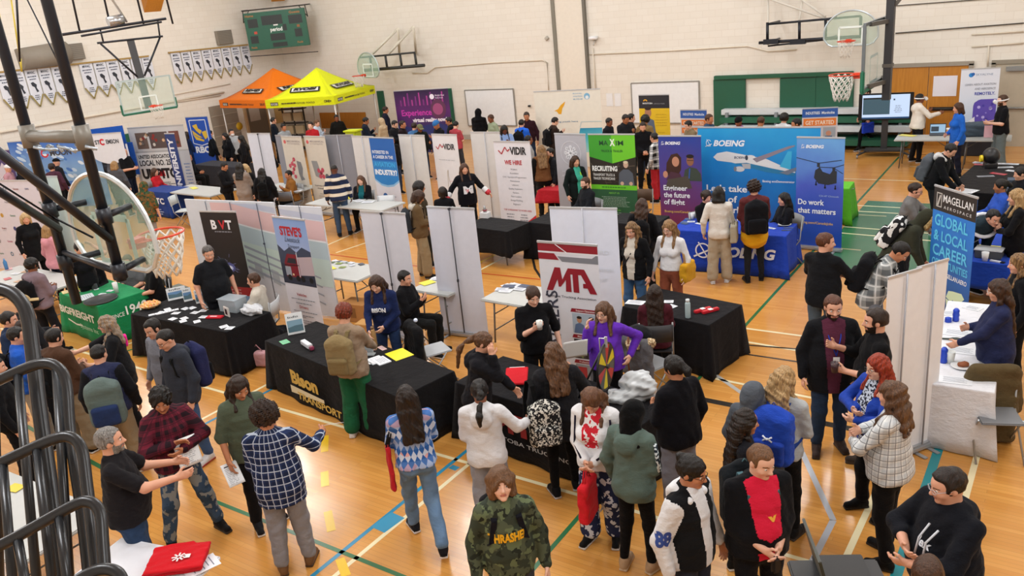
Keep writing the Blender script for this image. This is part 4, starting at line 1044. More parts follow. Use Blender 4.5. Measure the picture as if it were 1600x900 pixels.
# fan hoop folded on the back wall at right
h4=thing('basketball_hoop','fan-shaped hoop on a black wall frame above the green mats','basketball hoop',(-5.42,24.0,2.86),0)
board(h4,'fan',alpha=.3,tint='#b9d2bd',edge='#b9c6cc');ring_net(h4,(0,-.45,.16),.40,.006,4)
q=lambda u,v,Y=24.1:atY(u,v,Y)-Vector((-5.42,24.0,2.86));m=MB()
m.tube([q(1199,38),q(1345,25)],.03);m.tube([q(1186,67),q(1345,57)],.045);m.tube([q(1200,72),q(1290,62)],.025)
for u,a,b in((1199,35,67),(1249,34,62),(1290,30,62),(1345,25,57)):m.tube([q(u,a),q(u,b)],.04)
for u in(1205,1247):m.box(q(u,65),(.42,.12,.14))
for u,v in((1199,38),(1199,66),(1290,31),(1290,62)):p=q(u,v);m.tube([p,(p[0],1.2,p[2])],.03)
m.build('wall_frame',BK,h4)
m=MB()
for a,b in(((1255,-10),(1249,32)),((1200,-10),(1200,70)),((1225,-20),(1290,26)),((1150,-20),(1298,32))):m.tube([q(*a,24.9),q(*b,24.4)],.03)
m.build('support_strut',plain('#d9d3c8',.5),h4)
# fan hoop on the back wall at left
h5=thing('basketball_hoop','small looking fan hoop with white struts on the back wall above the yellow tent','basketball hoop',(*atY(577,119,23.6)[:2],2.62),math.radians(-12))
board(h5,'fan',alpha=.4,tint='#a9c6b8',edge='#b4c4c4');ring_net(h5,(0,-.5,.12),.40,.008,5)
o5=h5.matrix_basis.copy();hl5=Matrix.Translation(h5.location)@Matrix.Rotation(math.radians(-12),4,'Z');inv=hl5.inverted();q=lambda u,v,Y=24.2:inv@atY(u,v,Y)
m=MB();m.tube([q(563,90),q(648,82)],.035);m.tube([q(570,110),q(663,102)],.06)
for u in(578,602,625,648):m.tube([q(u,89-(u-578)*.08),q(u+3,108-(u-578)*.06)],.045)
for u,v in((578,89),(648,83),(580,108),(650,103)):m.tube([q(u,v),q(u,v,YB)],.035)
m.build('wall_frame',plain('#2f302e',.5),h5);m=MB()
for a,b in(((582,84),(622,45)),((607,84),(646,42)),((622,45),(624,82)),((646,42),(650,82))):m.tube([q(*a,24.3),q(*b,25.0)],.05)
m.build('support_strut',plain('#dcd6c6',.5),h5)
# ---------------------------------------------------------------- stair railing in the left foreground
RB=plain('#26272a',.28,.2)
def atD(u,v,d):return Vector((0,0,CAMH))+(CR*((u-800)/FPX)+CU*((450-v)/FPX)+CF)*d
def railing(label,pts,bars,d0,r=.03):
    o=atD(*pts[0],d0);t=thing('stair_railing',label,'railing',o)
    P=[atD(u,v,d0-.0008*(v-450))for u,v in pts]
    Q=[]
    for i in range(len(P)-1):
        p0,p1,p2,p3=P[max(i-1,0)],P[i],P[i+1],P[min(i+2,len(P)-1)]
        for k in range(5):
            s_=k/5;Q.append(.5*((2*p1)+(p2-p0)*s_+(2*p0-5*p1+4*p2-p3)*s_*s_+(-p0+3*p1-3*p2+p3)*s_**3))
    Q.append(P[-1]);MB().tube([p-o for p in Q],r,14).build('hand_rail',RB,t)
    for a,b in bars:MB().tube([atD(*a,d0-.0008*(a[1]-450))-o,atD(*b,d0-.0008*(b[1]-450))-o],r*.8,12).build('upright_bar',RB,t)
railing('tallest black tube railing at the left edge, highest of the stepped stair rails',[(-60,446),(0,452),(26,464),(42,490),(50,540),(62,640),(84,800),(104,960)],[((-16,455),(-2,960))],3.25,.027)
railing('second highest black stair railing with long flat top at left',[(-60,622),(20,584),(66,568),(92,576),(104,604),(110,680),(128,800),(146,960)],[((28,584),(62,960)),((88,575),(112,960))],3.1,.020)
railing('third black stair railing down, above the light grey table',[(-60,752),(20,714),(84,686),(112,684),(128,704),(136,760),(148,860),(158,960)],[((4,722),(24,960)),((57,700),(88,960))],2.95,.019)
railing('fourth black stair railing down, beside the man in the dark polo',[(-60,882),(20,842),(110,792),(138,784),(156,800),(161,850),(168,960)],[((27,840),(48,960)),((92,805),(112,960))],2.8,.018)
railing('lowest black stair railing in the bottom left corner',[(60,960),(110,915),(150,892),(178,892),(192,910),(200,960)],[((138,902),(146,960))],2.7,.018)
# ---------------------------------------------------------------- banners, booths
ALU=plain('#b4b6ba',.35,.6)
def banner(label,L,R,zt,art=None,sheet='#e2e4ec',back=False,w=None,depth=0.0,name='roll_up_banner',cat='banner',rail='#c4c6ca',group=None,ang=None,seam='#b9bcc4',base=True,clip=True):
    """L, R: photo pixels of the top corners at height zt"""
    A,B=at(*L,zt),at(*R,zt);W=w or(B-A).length;c=(A+B)/2;a=math.atan2(B.y-A.y,B.x-A.x)if ang is None else math.radians(ang)
    t=thing(name,label,cat,(c.x,c.y,0),a,group)
    sm=sheet if not isinstance(sheet,str)else plain(sheet,.5)
    n=12;vs=[((i/n-.5)*W,.006*math.sin(i*1.3)*0,z)for i in range(n+1)for z in(.07,zt-.02)];vs+=[(x,y+.003,z)for x,y,z in vs];k=2*(n+1)
    fs=[(2*i,2*i+2,2*i+3,2*i+1)for i in range(n)]+[(k+2*i,k+2*i+1,k+2*i+3,k+2*i+2)for i in range(n)]
    fs+=[(0,1,k+1,k),(2*n,k+2*n,k+2*n+1,2*n+1)]+[(2*i,k+2*i,k+2*i+2,2*i+2)for i in range(n)]+[(2*i+1,2*i+3,k+2*i+3,k+2*i+1)for i in range(n)]
    mesh_obj('banner_sheet',vs,fs,sm,None,t)
    MB().box((0,.002,zt-.012),(W+.01,.022,.03),bev=.004).build('top_rail',plain(rail,.35,.4),t)
    if base:MB().box((0,.0,.045),(W+.04,.10,.075),bev=.02).build('base_case',ALU,t)
    if base:
        for s in(-1,1):MB().box((s*(W/2-.12),0,.008),(.05,.34,.012),bev=.003).build('foot',ALU,t)
    py=-.03 if back else.035
    m=MB().tube([(0,py,.08),(0,py,zt-.01)],.009,8)
    if back and clip:m.box((0,py,zt*.45),(.025,.025,.04)).box((0,py,zt-.02),(.03,.03,.03))
    m.build('support_pole',plain('#3a3c44' if back else '#8a8c90',.4,.3)if clip else plain('#a9abb4',.4,.3),t)
    if art:A_=Art(y=0);art(A_,W,zt);A_.build('printed_artwork',t)
    return t
# first row, light backs of banners
BACKS='#cfd1dd'
banner('grey-white banner back nearest the woman in the navy sweater',(562,329),(633,333),2.1,sheet=BACKS,back=True,w=.87)
banner('grey-white banner back standing left of the woman with the coffee cup',(667,322),(740,325),2.1,sheet=BACKS,back=True,w=.85)
def a_ghost(A,W,H):A.text('GNIVIRD',-.05,H*.68,.06,'#d0d5de',.01,w=.4);A.text('A YAWHGIH',.0,H*.56,.05,'#d3d8e1',.01,w=.4);A.text('GNINIART',.0,H*.49,.05,'#d3d8e1',.01,w=.3)
banner('tall white banner back behind the red and grey trucking banner',(857,323),(965,325),2.12,a_ghost,sheet='#d6dcec',back=True,w=1.0,clip=False)
banner('two-piece white banner back at right beside the woman in the checked shirt, left piece',(1391,433),(1437,418),2.1,sheet='#e8eaf0',back=True,clip=False,w=.44,ang=58)
banner('two-piece white banner back at right beside the white cloth table, right piece',(1438,417),(1478,404),2.1,sheet='#e8eaf0',back=True,clip=False,w=.42,ang=58)
RED,GR='#8f1d2c','#7c7f88'
def a_mta(A,W,H):
    w=W/2;A.rect(-w,H-.13,w,H-.03,RED,1);A.poly([(-w*.35,H-.19),(w*.8,H-.19),(w,H-.13),(w,H-.26),(-w*.2,H-.26)],GR,2);A.rect(-w,H-.15,w,H-.13,'#dfe0e6',3)
    A.poly([(-w,H-.155),(-w*.45,H-.155),(-w*.3,H-.24),(-w,H-.24)],RED,4);A.line([(-w*.4,H-.03),(w*.0,H-.14)],.012,'#e6e7ee')
    A.poly([(-.34,H-.66),(-.20,H-.34),(-.12,H-.34),(-.10,H-.50),(-.01,H-.34),(.02,H-.34),(.02,H-.66),(-.06,H-.66),(-.05,H-.50),(-.13,H-.60),(-.16,H-.60),(-.17,H-.50),(-.25,H-.66)],RED,5)
    A.poly([(-.01,H-.34),(.18,H-.34),(.24,H-.42),(.13,H-.42),(.13,H-.66),(.05,H-.66),(.05,H-.42),(.0,H-.42)],RED,6)
    A.poly([(.15,H-.34),(.22,H-.34),(.38,H-.66),(.28,H-.66),(.25,H-.59),(.19,H-.59),(.19,H-.53),(.23,H-.53),(.17,H-.42)],RED,7)
    A.text('Manitoba Trucking Association',0,H-.745,.030,'#4b4e58',.01,w=W*.86,align='c')
    A.text('CAREERS',-.19,.36,.16,'#3a3f50',.01,w=.98,vert=True)
    for i,(t,c1,c2)in enumerate((('Support Operations','#a8b6c4','#50617c'),('Maintenance','#3c3b3f','#7d8a52'),('Professional Drivers','#8f9298','#a8303a'))):
        z=H-.90-i*.36;A.poly([(-.02,z-.03),(0,z+.02),(w*.96,z+.02),(w*.96,z-.03)],RED,3);A.text(t,.06,z-.016,.024,'#f0e6e6',.01)
        A.rect(.0,z-.32,w*.9,z-.045,c1,2)
        if i==0:
            for x,k in((.10,'#5b6f92'),(.27,'#dfe3ea')):A.disc(x,z-.13,.035,'#b98768',5,rz=.045);A.poly([(x-.085,z-.32),(x-.06,z-.2),(x,z-.17),(x+.06,z-.2),(x+.075,z-.32)],k,4);A.disc(x,z-.10,.036,'#2a1f1a',6,rz=.02)
        elif i==1:
            for q in range(5):A.rect(.03+q*.065,z-.31,.06+q*.065,z-.10-.03*(q%2),c2 if q%2 else '#1f2024',4)
        else:
            A.rect(.03,z-.30,.16,z-.08,c2,4);A.rect(.2,z-.31,w*.85,z-.12,'#5a6270',4);A.disc(.08,z-.29,.03,'#202226',5);A.disc(.26,z-.29,.03,'#202226',5)
banner('red, white and grey trucking association banner with red MTA letters',(842,376),(930,382),2.0,a_mta,sheet='#d9dbe4',w=.84)
# display wall with truck print, in panels
A_,B_p=at(285,312,2.05),at(497,320,2.05)
dw=thing('display_wall','wide pale curved-print display wall behind the two left banners','display',((A_.x+B_p.x)/2,(A_.y+B_p.y)/2+.05,0),math.atan2(B_p.y-A_.y,B_p.x-A_.x))
W=(B_p-A_).length;xs=[-.5,-.16,.16,.19,.5];
for i,(a,b)in enumerate(((-.5,-.33),(-.33,-.14),(-.14,.06),(.06,.18),(.21,.36),(.36,.5))):
    z1=2.05-(.0 if i<4 else.05);m=MB().box(((a+b)/2*W,0,z1/2+.02),((b-a)*W-.004,.03,z1-.04));p_=m.build('wall_panel',plain('#cfd2da',.55),dw)
    A=Art(y=-.015);x0,x1=a*W+.003,b*W-.003
    def cl(pts,c,L):
        out=pts
        for s,X in((1,x0),(-1,x1)):
            o2=[]
            for j in range(len(out)):
                p,q=out[j],out[(j+1)%len(out)];ip,iq=s*(p[0]-X)>=0,s*(q[0]-X)>=0
                if ip:o2.append(p)
                if ip!=iq:t_=(X-p[0])/(q[0]-p[0]);o2.append((X,p[1]+t_*(q[1]-p[1])))
            out=o2
            if len(out)<3:return
        A.poly(out,c,L)
    for L,(z_,dz,c)in enumerate(((2.12,.10,'#b9bfd2'),(2.00,.34,'#d9b7b8'),(1.66,.03,'#e6e8ec'),(1.63,.30,'#b8cbd2'),(1.33,.5,'#c3d6d0'))):
        pts=[];N=24
        f=lambda q:(-.30*W+q*.8*W/N*1.0,z_-.35*(q/N)**1.7-.12*math.sin(q/N*3.1)+.1)
        up_=[f(q)for q in range(N+1)];lo_=[(x,z-dz)for x,z in up_][::-1];up_=[(x,min(z,z1-.04))for x,z in up_]
        for q in range(N):
            cl([up_[q],up_[q+1],(up_[q+1][0],up_[q+1][1]-dz),(up_[q][0],up_[q][1]-dz)],c,L+1)
    for k_ in range(4):cl([(-.1*W,1.25-.13*k_),(.42*W,.75-.16*k_),(.42*W,.72-.16*k_),(-.1*W,1.20-.13*k_)],'#9aa2ae',7)
    for k_ in range(3):cl([(-.05*W+k_*.12*W,.95-.12*k_),(.0*W+k_*.12*W,.9-.12*k_),(.0*W+k_*.12*W,.62-.1*k_),(-.05*W+k_*.12*W,.68-.1*k_)],'#a9b0b6',6)
    if A.v:A.build('truck_print',p_)
m=MB()
for a in(-.33,-.14,.06,.36):m.tube([(a*W,-.03,.05),(a*W,-.03,2.03)],.006,6);m.box((a*W,-.035,1.0+.3*(a>0)),(.03,.02,.03))
m.build('support_pole',plain('#4a5060'),dw)
def a_bvt(A,W,H):
    w=W/2;A.rect(-w,.62,w,H-.02,'#17151c',1)
    r=random.Random(4)
    for i in range(50):
        a=r.uniform(0,6.28);q=r.random()**1.5;l=.04+.3*q;x,z=.0+.3*q*math.cos(a),1.02+.3*q*math.sin(a)*.8
        if abs(x)<w-.03 and.72<z:A.line([(x*.7,1.02+(z-1.02)*.7),(x,z)],.006,['#5a5f9c','#8f95c8','#3c3e6a'][i%3],3+i%3)
    A.disc(.0,.98,.14,'#4f5590',5,rz=.09);A.disc(.01,.97,.08,'#b4bce6',6,rz=.05);A.disc(.02,.97,.035,'#f0f2ff',7)
    A.text('B',-.20,H-.32,.15,'#e9e9ee',.04);A.text('V',-.03,H-.32,.15,'#c22a34',.03);A.text('T',.12,H-.32,.15,'#e9e9ee',.04);A.lines(.04,H-.37,H-.38,.5,'#8a8c96',1,h=.02)
    A.rect(-w,.46,w,.62,'#8f2228',3);A.text('proud to be',-.05,.555,.03,'#e6cfcf',.0);A.text('Building Futures',-.12,.50,.03,'#e6cfcf',.0)
    A.rect(-w,.06,w,.46,'#6f8fb4',2);A.poly([(-w,.1),(-.1,.3),(.1,.2),(w,.42),(w,.06),(-w,.06)],'#c3d2e2',3)
banner('black welding-sparks banner with white and red BVT letters',(309,329),(370,330),2.0,a_bvt,sheet='#20222a',w=.82)
def a_steve(A,W,H):
    w=W/2;A.rect(-w,1.05,w,H-.02,gradient('#a9b4d6','#7ea0d6',1.2,2.0),1);A.text("STEVE'S",0,H-.30,.14,'#b81f2c',.04,w=W*.66,align='c');A.text('Livestock',0,H-.41,.09,'#3c4a63',.0,w=W*.45,align='c',shear=.3);A.text('Transport',0,H-.51,.06,'#3c4a63',.0,w=W*.36,align='c',shear=.3)
    A.poly([(-w,1.52),(-.25,1.42),(-.1,1.50),(.05,1.42),(.2,1.52),(w,1.46),(w,1.2),(-w,1.2)],'#39435a',3);A.rect(-w,.86,w,1.2,'#2f3547',2)
    A.poly([(-.10,1.32),(w,1.38),(w,1.06),(-.05,1.02)],'#b7a6ae',4);A.poly([(-.30,.98),(-.30,1.22),(-.2,1.38),(.02,1.38),(.06,1.3),(.06,.98)],'#7c1c2c',5)
    A.poly([(-.24,1.22),(-.18,1.31),(.0,1.31),(.0,1.22)],'#242832',6);A.rect(-.30,1.0,-.16,1.16,'#9aa0ac',7);A.line([(-.30,1.18),(.06,1.2)],.02,'#4a1220');A.line([(.04,1.0),(.04,1.42)],.02,'#c9ccd4');A.disc(-.12,1.03,.02,'#e6d6a8',8);A.rect(-.3,.96,.34,.985,'#3a3f4c',7)
    for x in(-.22,-.02,.1,.3):A.disc(x,.97,.05,'#15171c',8)
    for z,t in((.66,'Vehicles'),(.44,'Drivers')):A.text(t,-.02,z,.05,'#b03a44',.01,align='c');A.lines(0,z-.06,z-.13,W*.75,'#7b808c',2,h=.014)
    A.text('Visit us online',-.3,.27,.035,'#4a4f5c',.0);A.lines(-.3,.22,.18,W*.8,'#6a6f7c',2,align='l',h=.014);A.poly([(-w,.07),(-w,.14),(w,.10),(w,.07)],'#b81f2c',4)
banner("tall banner with a maroon truck photo and red STEVE'S lettering",(425,337),(475,343),2.0,a_steve,sheet='#d6d5de',w=.80,ang=-2)
# second row
W2='#d3d3d6';G2='#83858f'
banner('white banner back left of the two pump banners',(385,208),(422,208),2.1,sheet='#cdd1de',back=True,w=.92)
def a_pump(seed):
    def f(A,W,H):
        A.disc(-.30,H-.16,.05,'#c85a5c',2);A.text('MECHANICAL',-.20,H-.16,.045,'#9a8f92',.01,w=.55);A.text('SYSTEMS',-.20,H-.22,.035,'#9a8f92',.0,w=.5)
        r=random.Random(seed)
        if seed==1:
            A.poly([(.05,1.45),(.22,1.42),(.26,1.25),(.2,1.05),(.28,.96),(.12,.92),(.06,1.1)],'#77787c',3)
            for x,z in((-.05,1.48),(-.15,1.36),(-.25,1.30),(-.12,1.22),(-.06,1.32),(-.18,1.12),(-.1,1.02)):A.disc(x,z,.055,'#b8485a' if r.random()>.4 else '#a93448',5)
            A.line([(-.25,1.3),(-.03,1.5)],.04,'#c05868',6)
        else:
            A.poly([(-.28,1.45),(-.05,1.45),(.02,1.2),(-.05,1.0),(-.2,1.05)],'#8a8c8e',3)
            for x,z in((-.04,1.2),(.05,1.15),(.12,1.22),(.0,1.05),(.12,1.05)):A.disc(x,z,.06,'#b4485c',5)
            A.disc(.26,1.06,.07,'#5a5c60',6);A.disc(.04,1.13,.04,'#77303c',7)
        A.text('Experience the future',0,.78,.04,'#6a6560',.01,w=W*.7,align='c');A.text('of manufacturing',0,.71,.04,'#6a6560',.01,w=W*.5,align='c');A.lines(0,.58,.40,W*.5,'#8a857e',4,h=.016)
    return f
banner('left of the two beige banners with red machine parts',(438,212),(471,213),2.1,a_pump(1),sheet='#c9c3b8',w=.84)
banner('right of the two beige banners with red machine parts',(474,212),(507,213),2.1,a_pump(2),sheet='#c9c3b8',w=.84)
banner('grey display panel right of the beige machine banners',(508,211),(547,210),2.1,sheet=G2,back=True,w=.95,rail='#9a9ca2',clip=False)
banner('narrow dark grey panel peeking out left of the beige machine banners',(430,211),(441,211),2.08,sheet=G2,w=.3,rail='#9a9ca2')
banner('plain white banner back left of the blue aviation banner',(552,212),(580,213),2.08,sheet='#d0cfd0',back=True,w=.82,clip=False)
def a_avi(A,W,H):
    w=W/2;A.poly([(-w,H-.02),(-w,1.05),(-w*.5,.93),(0,.90),(w*.5,.93),(w,1.05),(w,H-.02)],'#1f5fae',1)
    A.poly([(-w,1.05),(-w*.5,.93),(0,.90),(w*.5,.93),(w,1.05),(w,1.0),(w*.5,.88),(0,.85),(-w*.5,.88),(-w,1.0)],'#8fc0e6',2);A.poly([(-w,1.5),(w,1.5),(w,1.05),(w*.5,.93),(0,.90),(-w*.5,.93),(-w,1.05)],'#2b7fc6',2)
    A.text('INTERESTED IN',-w*.88,H-.40,.075,'#e6edf6',.02,w=W*.66);A.text('A CAREER IN THE',-w*.88,H-.52,.075,'#e6edf6',.02,w=W*.82);A.text('AVIATION',-w*.88,H-.72,.11,'#3fa6e2',.04,w=W*.86);A.text('INDUSTRY?',-w*.88,H-.92,.12,'#eef3fa',.04,w=W*.9)
    A.disc(-.13,.62,.08,'#1f5fa4',3);A.text('avi',-.18,.59,.05,'#dfe8f4',.01);A.lines(.14,.62,.60,.3,'#8a93ac',1,h=.02);A.text('AEROSPACE',0,.30,.05,'#5a6376',.02,w=.5,align='c')
banner('white banner with blue top asking about an aviation career',(580,214),(610,215),2.08,a_avi,sheet='#dadbe6',w=.86)
banner('white banner back behind the boy with the brown jacket',(622,210),(663,211),2.1,sheet='#cbcac8',back=True,w=.86,clip=False)
def a_vid1(A,W,H):
    A.line([(-.30,H-.30),(-.24,H-.36),(-.16,H-.24),(-.10,H-.32),(-.06,H-.27)],.022,'#b02a38');A.text('VIDIR',-.06,H-.36,.13,'#26262c',.03,w=.36);A.text('Vertical at our core',0,H-.62,.025,'#8c8f98',.0,w=.5,align='c')
    A.line([(-.05,.75),(-.03,1.2),(.0,1.25),(-.01,1.1),(.05,.8)],.014,'#b9b0a4');A.line([(.02,.98),(.25,1.0)],.012,'#d9b0b4')
banner('narrow pale VIDIR banner behind the person in the black and red jersey',(675,209),(712,210),2.1,a_vid1,sheet='#d8d8dc',w=.80)
banner('white banner back between the two VIDIR banners',(735,206),(780,206),2.1,sheet='#cccbca',back=True,w=.82,clip=False)
def a_vid2(A,W,H):
    w=W/2;A.line([(-.36,H-.20),(-.28,H-.28),(-.18,H-.13),(-.12,H-.22),(-.06,H-.17)],.025,'#b02a38');A.text('VIDIR',-.06,H-.28,.15,'#26262c',.04,w=.42);A.text('WE HIRE',0,H-.50,.09,'#b8303c',.03,w=.45,align='c')
    for i,t in enumerate(('Welders','Assemblers','CNC Operators/Programmers','Maintenance','Laborers','Quality Inspectors','Painters','Paint Loaders','Design/Drafting','Engineers')):A.text(t,0,H-.62-i*.085,.034,'#6a6c78',.0,align='c')
    A.text('TOP 10 REASONS TO WORK HERE',0,.58,.036,'#b8303c',.01,w=W*.78,align='c');A.lines(-.2,.50,.25,.26,'#7a7c88',5,h=.02);A.lines(.16,.50,.32,.24,'#7a7c88',4,h=.02)
    A.poly([(-w,.07),(-w*.1,.15),(w,.52),(w,.40),(w*.2,.07)],'#c4222e',4);A.poly([(w*.3,.07),(w,.36),(w,.07)],'#4a4a52',3)
banner('large white VIDIR hiring banner with long list and red corner',(770,220),(828,221),2.1,a_vid2,sheet='#dcdbe2',w=.94)
def a_silver(A,W,H):
    for k in range(8):
        a=k*PI/4;A.line([(-.0,H-.42),(.16*math.cos(a),H-.42+.16*math.sin(a))],.035,'#e2e4ea');A.disc(.13*math.cos(a),H-.42+.13*math.sin(a),.04,'#e2e4ea',8)
    A.ring(0,H-.42,.26,.012,'#d2d3d9');A.text('MANITOBA',0,H-.86,.045,'#c9cad0',.01,w=.5,align='c');A.text('AEROSPACE',0,H-.95,.05,'#d0d1d6',.01,w=.55,align='c')
banner('silver-grey banner with a pale snowflake emblem',(868,208),(912,209),2.1,a_silver,sheet='#b0b0b8',w=.80)
def a_max(A,W,H):
    w=W/2;A.poly([(-w,H-.02),(-w,H-.48),(0,H-.62),(0,H-.02)],'#3c9a2c',2);A.poly([(0,H-.02),(0,H-.62),(w,H-.48),(w,H-.02)],'#6cc62a',2)
    A.text('MA',-.28,H-.24,.10,'#1d4a30',.01,w=.2);A.text('IM',.1,H-.24,.10,'#1d4a30',.01,w=.17);A.text('X',-.04,H-.245,.13,'#e9f4e4',.05,w=.12);A.text('TRUCK & TRAILER',0,H-.38,.045,'#1d4a30',.01,w=.5,align='c')
    A.rect(-w,1.02,w,H-.48,'#2a241f',1)
    r=random.Random(3)
    for i in range(40):x=r.uniform(-w*.9,w*.9);z=r.uniform(1.06,1.44);A.line([(x,z),(max(-w,min(w,x+r.uniform(-.2,.2))),min(1.5,z+r.uniform(-.1,.1)))],.012,['#55483c','#463b34','#6b5f52'][i%3],2+i%2)
    A.text('RECRUITING',-w*.9,H-.78,.10,'#eef0ee',.04,w=W*.55);A.text('TRANSPORT TRUCK &',-w*.88,H-.89,.05,'#d6d8d6',.02,w=W*.48);A.text('TRAILER TECHNICIANS',-w*.88,H-.97,.05,'#d6d8d6',.02,w=W*.48)
    A.poly([(.12,1.02),(.14,1.28),(.24,1.36),(.36,1.36),(.45,1.28),(.48,1.02)],'#565c66',5);A.disc(.30,1.46,.055,'#c9a690',6,rz=.07);A.disc(.30,1.51,.055,'#d6c7a8',7,rz=.03);A.disc(.2,1.06,.04,'#c9a690',7);A.disc(.4,1.06,.04,'#c9a690',7)
    A.rect(-w,.92,w,1.02,'#6cc62a',4);A.lines(0,.97,.96,W*.8,'#3c8a2c',1,h=.03);A.rect(-w,.07,w,.92,'#2c5a3c',2);A.text('ABOUT US',0,.83,.035,'#7cc64a',.01,align='c');A.lines(0,.76,.56,W*.75,'#9db4a4',7,h=.012);A.text('OUR MISSION',0,.46,.03,'#7cc64a',.01,align='c');A.lines(0,.42,.25,W*.75,'#9db4a4',6,h=.012)
banner('green MAXIM truck technician recruiting banner',(918,209),(992,209),2.1,a_max,sheet='#2c5a3c',w=1.06)
# the blue aircraft maker booth
BW='#e9eef6'
def logo(A,x,z,h,c=BW):
    A.ring(x+h*.55,z+h*.5,h*.5,h*.10,c,30,330,rz=h*.62);A.line([(x-h*.1,z-h*.15),(x+h*1.15,z+h*.35)],h*.12,c);A.line([(x+h*.2,z+h*1.2),(x+h*.9,z-.1*h)],h*.09,c)
    A.text('BOEING',x+h*1.45,z,h,c,.04,w=h*5.6,shear=.25)
def a_boeL(A,W,H):
    w=W/2;A.rect(-w,.07,w,H-.02,gradient('#7a2c46','#1f3f9a',.2,2.1,'#5a3a7c'),1);logo(A,-w*.86,H-.18,.055)
    A.poly([(-.30,1.30),(-.28,1.55),(-.18,1.72),(-.05,1.75),(.03,1.66),(.02,1.42),(-.05,1.30)],'#3a2019',3);A.disc(-.09,1.58,.075,'#c08a70',5,rz=.10);A.poly([(-.3,1.2),(-.2,1.38),(0,1.34),(.05,1.2)],'#4a2a3a',4)
    A.poly([(.05,1.2),(.1,1.42),(.2,1.48),(.34,1.45),(.42,1.35),(.44,1.2)],'#39443c',4);A.disc(.21,1.60,.075,'#8f6048',6,rz=.10);A.disc(.21,1.69,.078,'#1d1614',7,rz=.04);A.line([(.15,1.61),(.28,1.61)],.012,'#1b1b1f')
    A.disc(-.31,1.32,.05,'#c08a70',7,rz=.07);A.poly([(-.34,1.0),(-.26,1.22),(.16,1.30),(.24,1.05)],'#4d463e',6);A.line([(.2,1.45),(.18,1.25)],.02,'#2c5ab8')
    for i,t in enumerate(('Engineer','the future','of flight')):A.text(t,-w*.82,1.00-i*.145,.10,BW,.02,w=(.50,.55,.44)[i])
    A.text('Boeing.com/CanadaJobs',-w*.8,.54,.045,'#d9b45a',.01,w=W*.72)
banner('purple banner at the blue booth reading Engineer the future of flight',(1025,213),(1098,210),2.1,a_boeL,sheet='#3a3f8a',w=.88,ang=2)
def a_boeC(A,W,H):
    w=W/2;A.rect(-w,.02,w,H-.02,gradient('#1250a8','#2ba4dc',.2,2.4,'#1f80cc'),1);logo(A,-w*.86,H-.38,.11)
    A.poly([(-.88,1.52),(-.80,1.60),(-.60,1.64),(.2,1.50),(.75,1.26),(.72,1.18),(.2,1.24),(-.5,1.42),(-.8,1.45)],'#d9dce0',4)
    A.poly([(-.45,1.40),(.2,1.24),(.72,1.18),(.75,1.24),(.3,1.32),(-.2,1.42)],'#2a7aa8',5);A.poly([(.0,1.43),(.72,1.75),(.74,1.78),(.62,1.76),(-.08,1.50)],'#8a8290',6);A.poly([(-.3,1.40),(-.26,1.30),(-.12,1.30),(-.12,1.40)],'#b0b2b8',6)
    A.disc(-.34,1.29,.10,'#c9ccd2',6,rz=.055);A.disc(-.43,1.29,.03,'#7a7f8a',7,rz=.05);A.disc(-.12,1.52,.10,'#d9dce0',6,rz=.055);A.disc(-.20,1.52,.03,'#2f3a4a',7,rz=.05)
    A.poly([(.45,1.36),(.60,1.66),(.68,1.66),(.66,1.30)],'#3fb0dc',6);A.poly([(.45,1.24),(.9,1.40),(.92,1.36),(.60,1.20)],'#6f7a8c',6);A.text('BOEING',-.45,1.50,.045,'#3a4a6a',.01,w=.26,shear=.2)
    A.text('Boeing ecoDemonstrator',.12,1.04,.045,BW,.01,w=.62);A.text("Let's take",-w*.86,.82,.13,BW,.02,w=.84);A.text('care of',-w*.86,.60,.13,BW,.02,w=.64);A.text('the world',-w*.86,.38,.13,BW,.02,w=.76)
    A.text('together',-w*.86,.17,.13,BW,.02,w=.70)
banner('wide blue backdrop with a white airliner at the blue booth',(1088,199),(1284,197),2.13,a_boeC,sheet='#1f7ac4',w=2.40,ang=1,base=False,name='backdrop',cat='backdrop')
def a_boeR(A,W,H):
    w=W/2;A.rect(-w,.07,w,H-.02,gradient('#1a49b0','#6aa6e0',.3,2.1,'#4a5cc0'),1);logo(A,-w*.80,H-.20,.055)
    A.poly([(-.10,1.36),(-.08,1.50),(.0,1.56),(.05,1.48),(.18,1.44),(.22,1.50),(.30,1.50),(.30,1.28),(.15,1.24),(-.02,1.26)],'#2c3138',4);A.rect(-.05,1.56,.0,1.64,'#2c3138',5);A.rect(.22,1.5,.27,1.56,'#2c3138',5)
    A.line([(-.42,1.72),(-.02,1.63),(.38,1.70)],.012,'#2f3a4a');A.line([(-.02,1.56),(.25,1.56),(.42,1.62)],.012,'#2f3a4a');A.line([(.25,1.55),(.40,1.46)],.012,'#2f3a4a')
    for x,z in((-.06,1.24),(.10,1.19),(.28,1.18)):A.line([(x,z+.06),(x,z)],.02,'#202428');A.disc(x,z,.018,'#15181c',8)
    A.text('CH-47 Chinook',.0,1.02,.03,'#9fb6dc',.01,w=.35);A.text('Do work',-w*.9,.86,.10,BW,.02,w=.47);A.text('that matters',-w*.9,.70,.10,BW,.02,w=.68);A.text('Boeing.com/CanadaJobs',-w*.9,.50,.045,'#d9b45a',.01,w=W*.76)
banner('blue helicopter banner reading Do work that matters',(1249,212),(1317,216),2.1,a_boeR,sheet='#2f5cc0',w=.84,ang=-3)
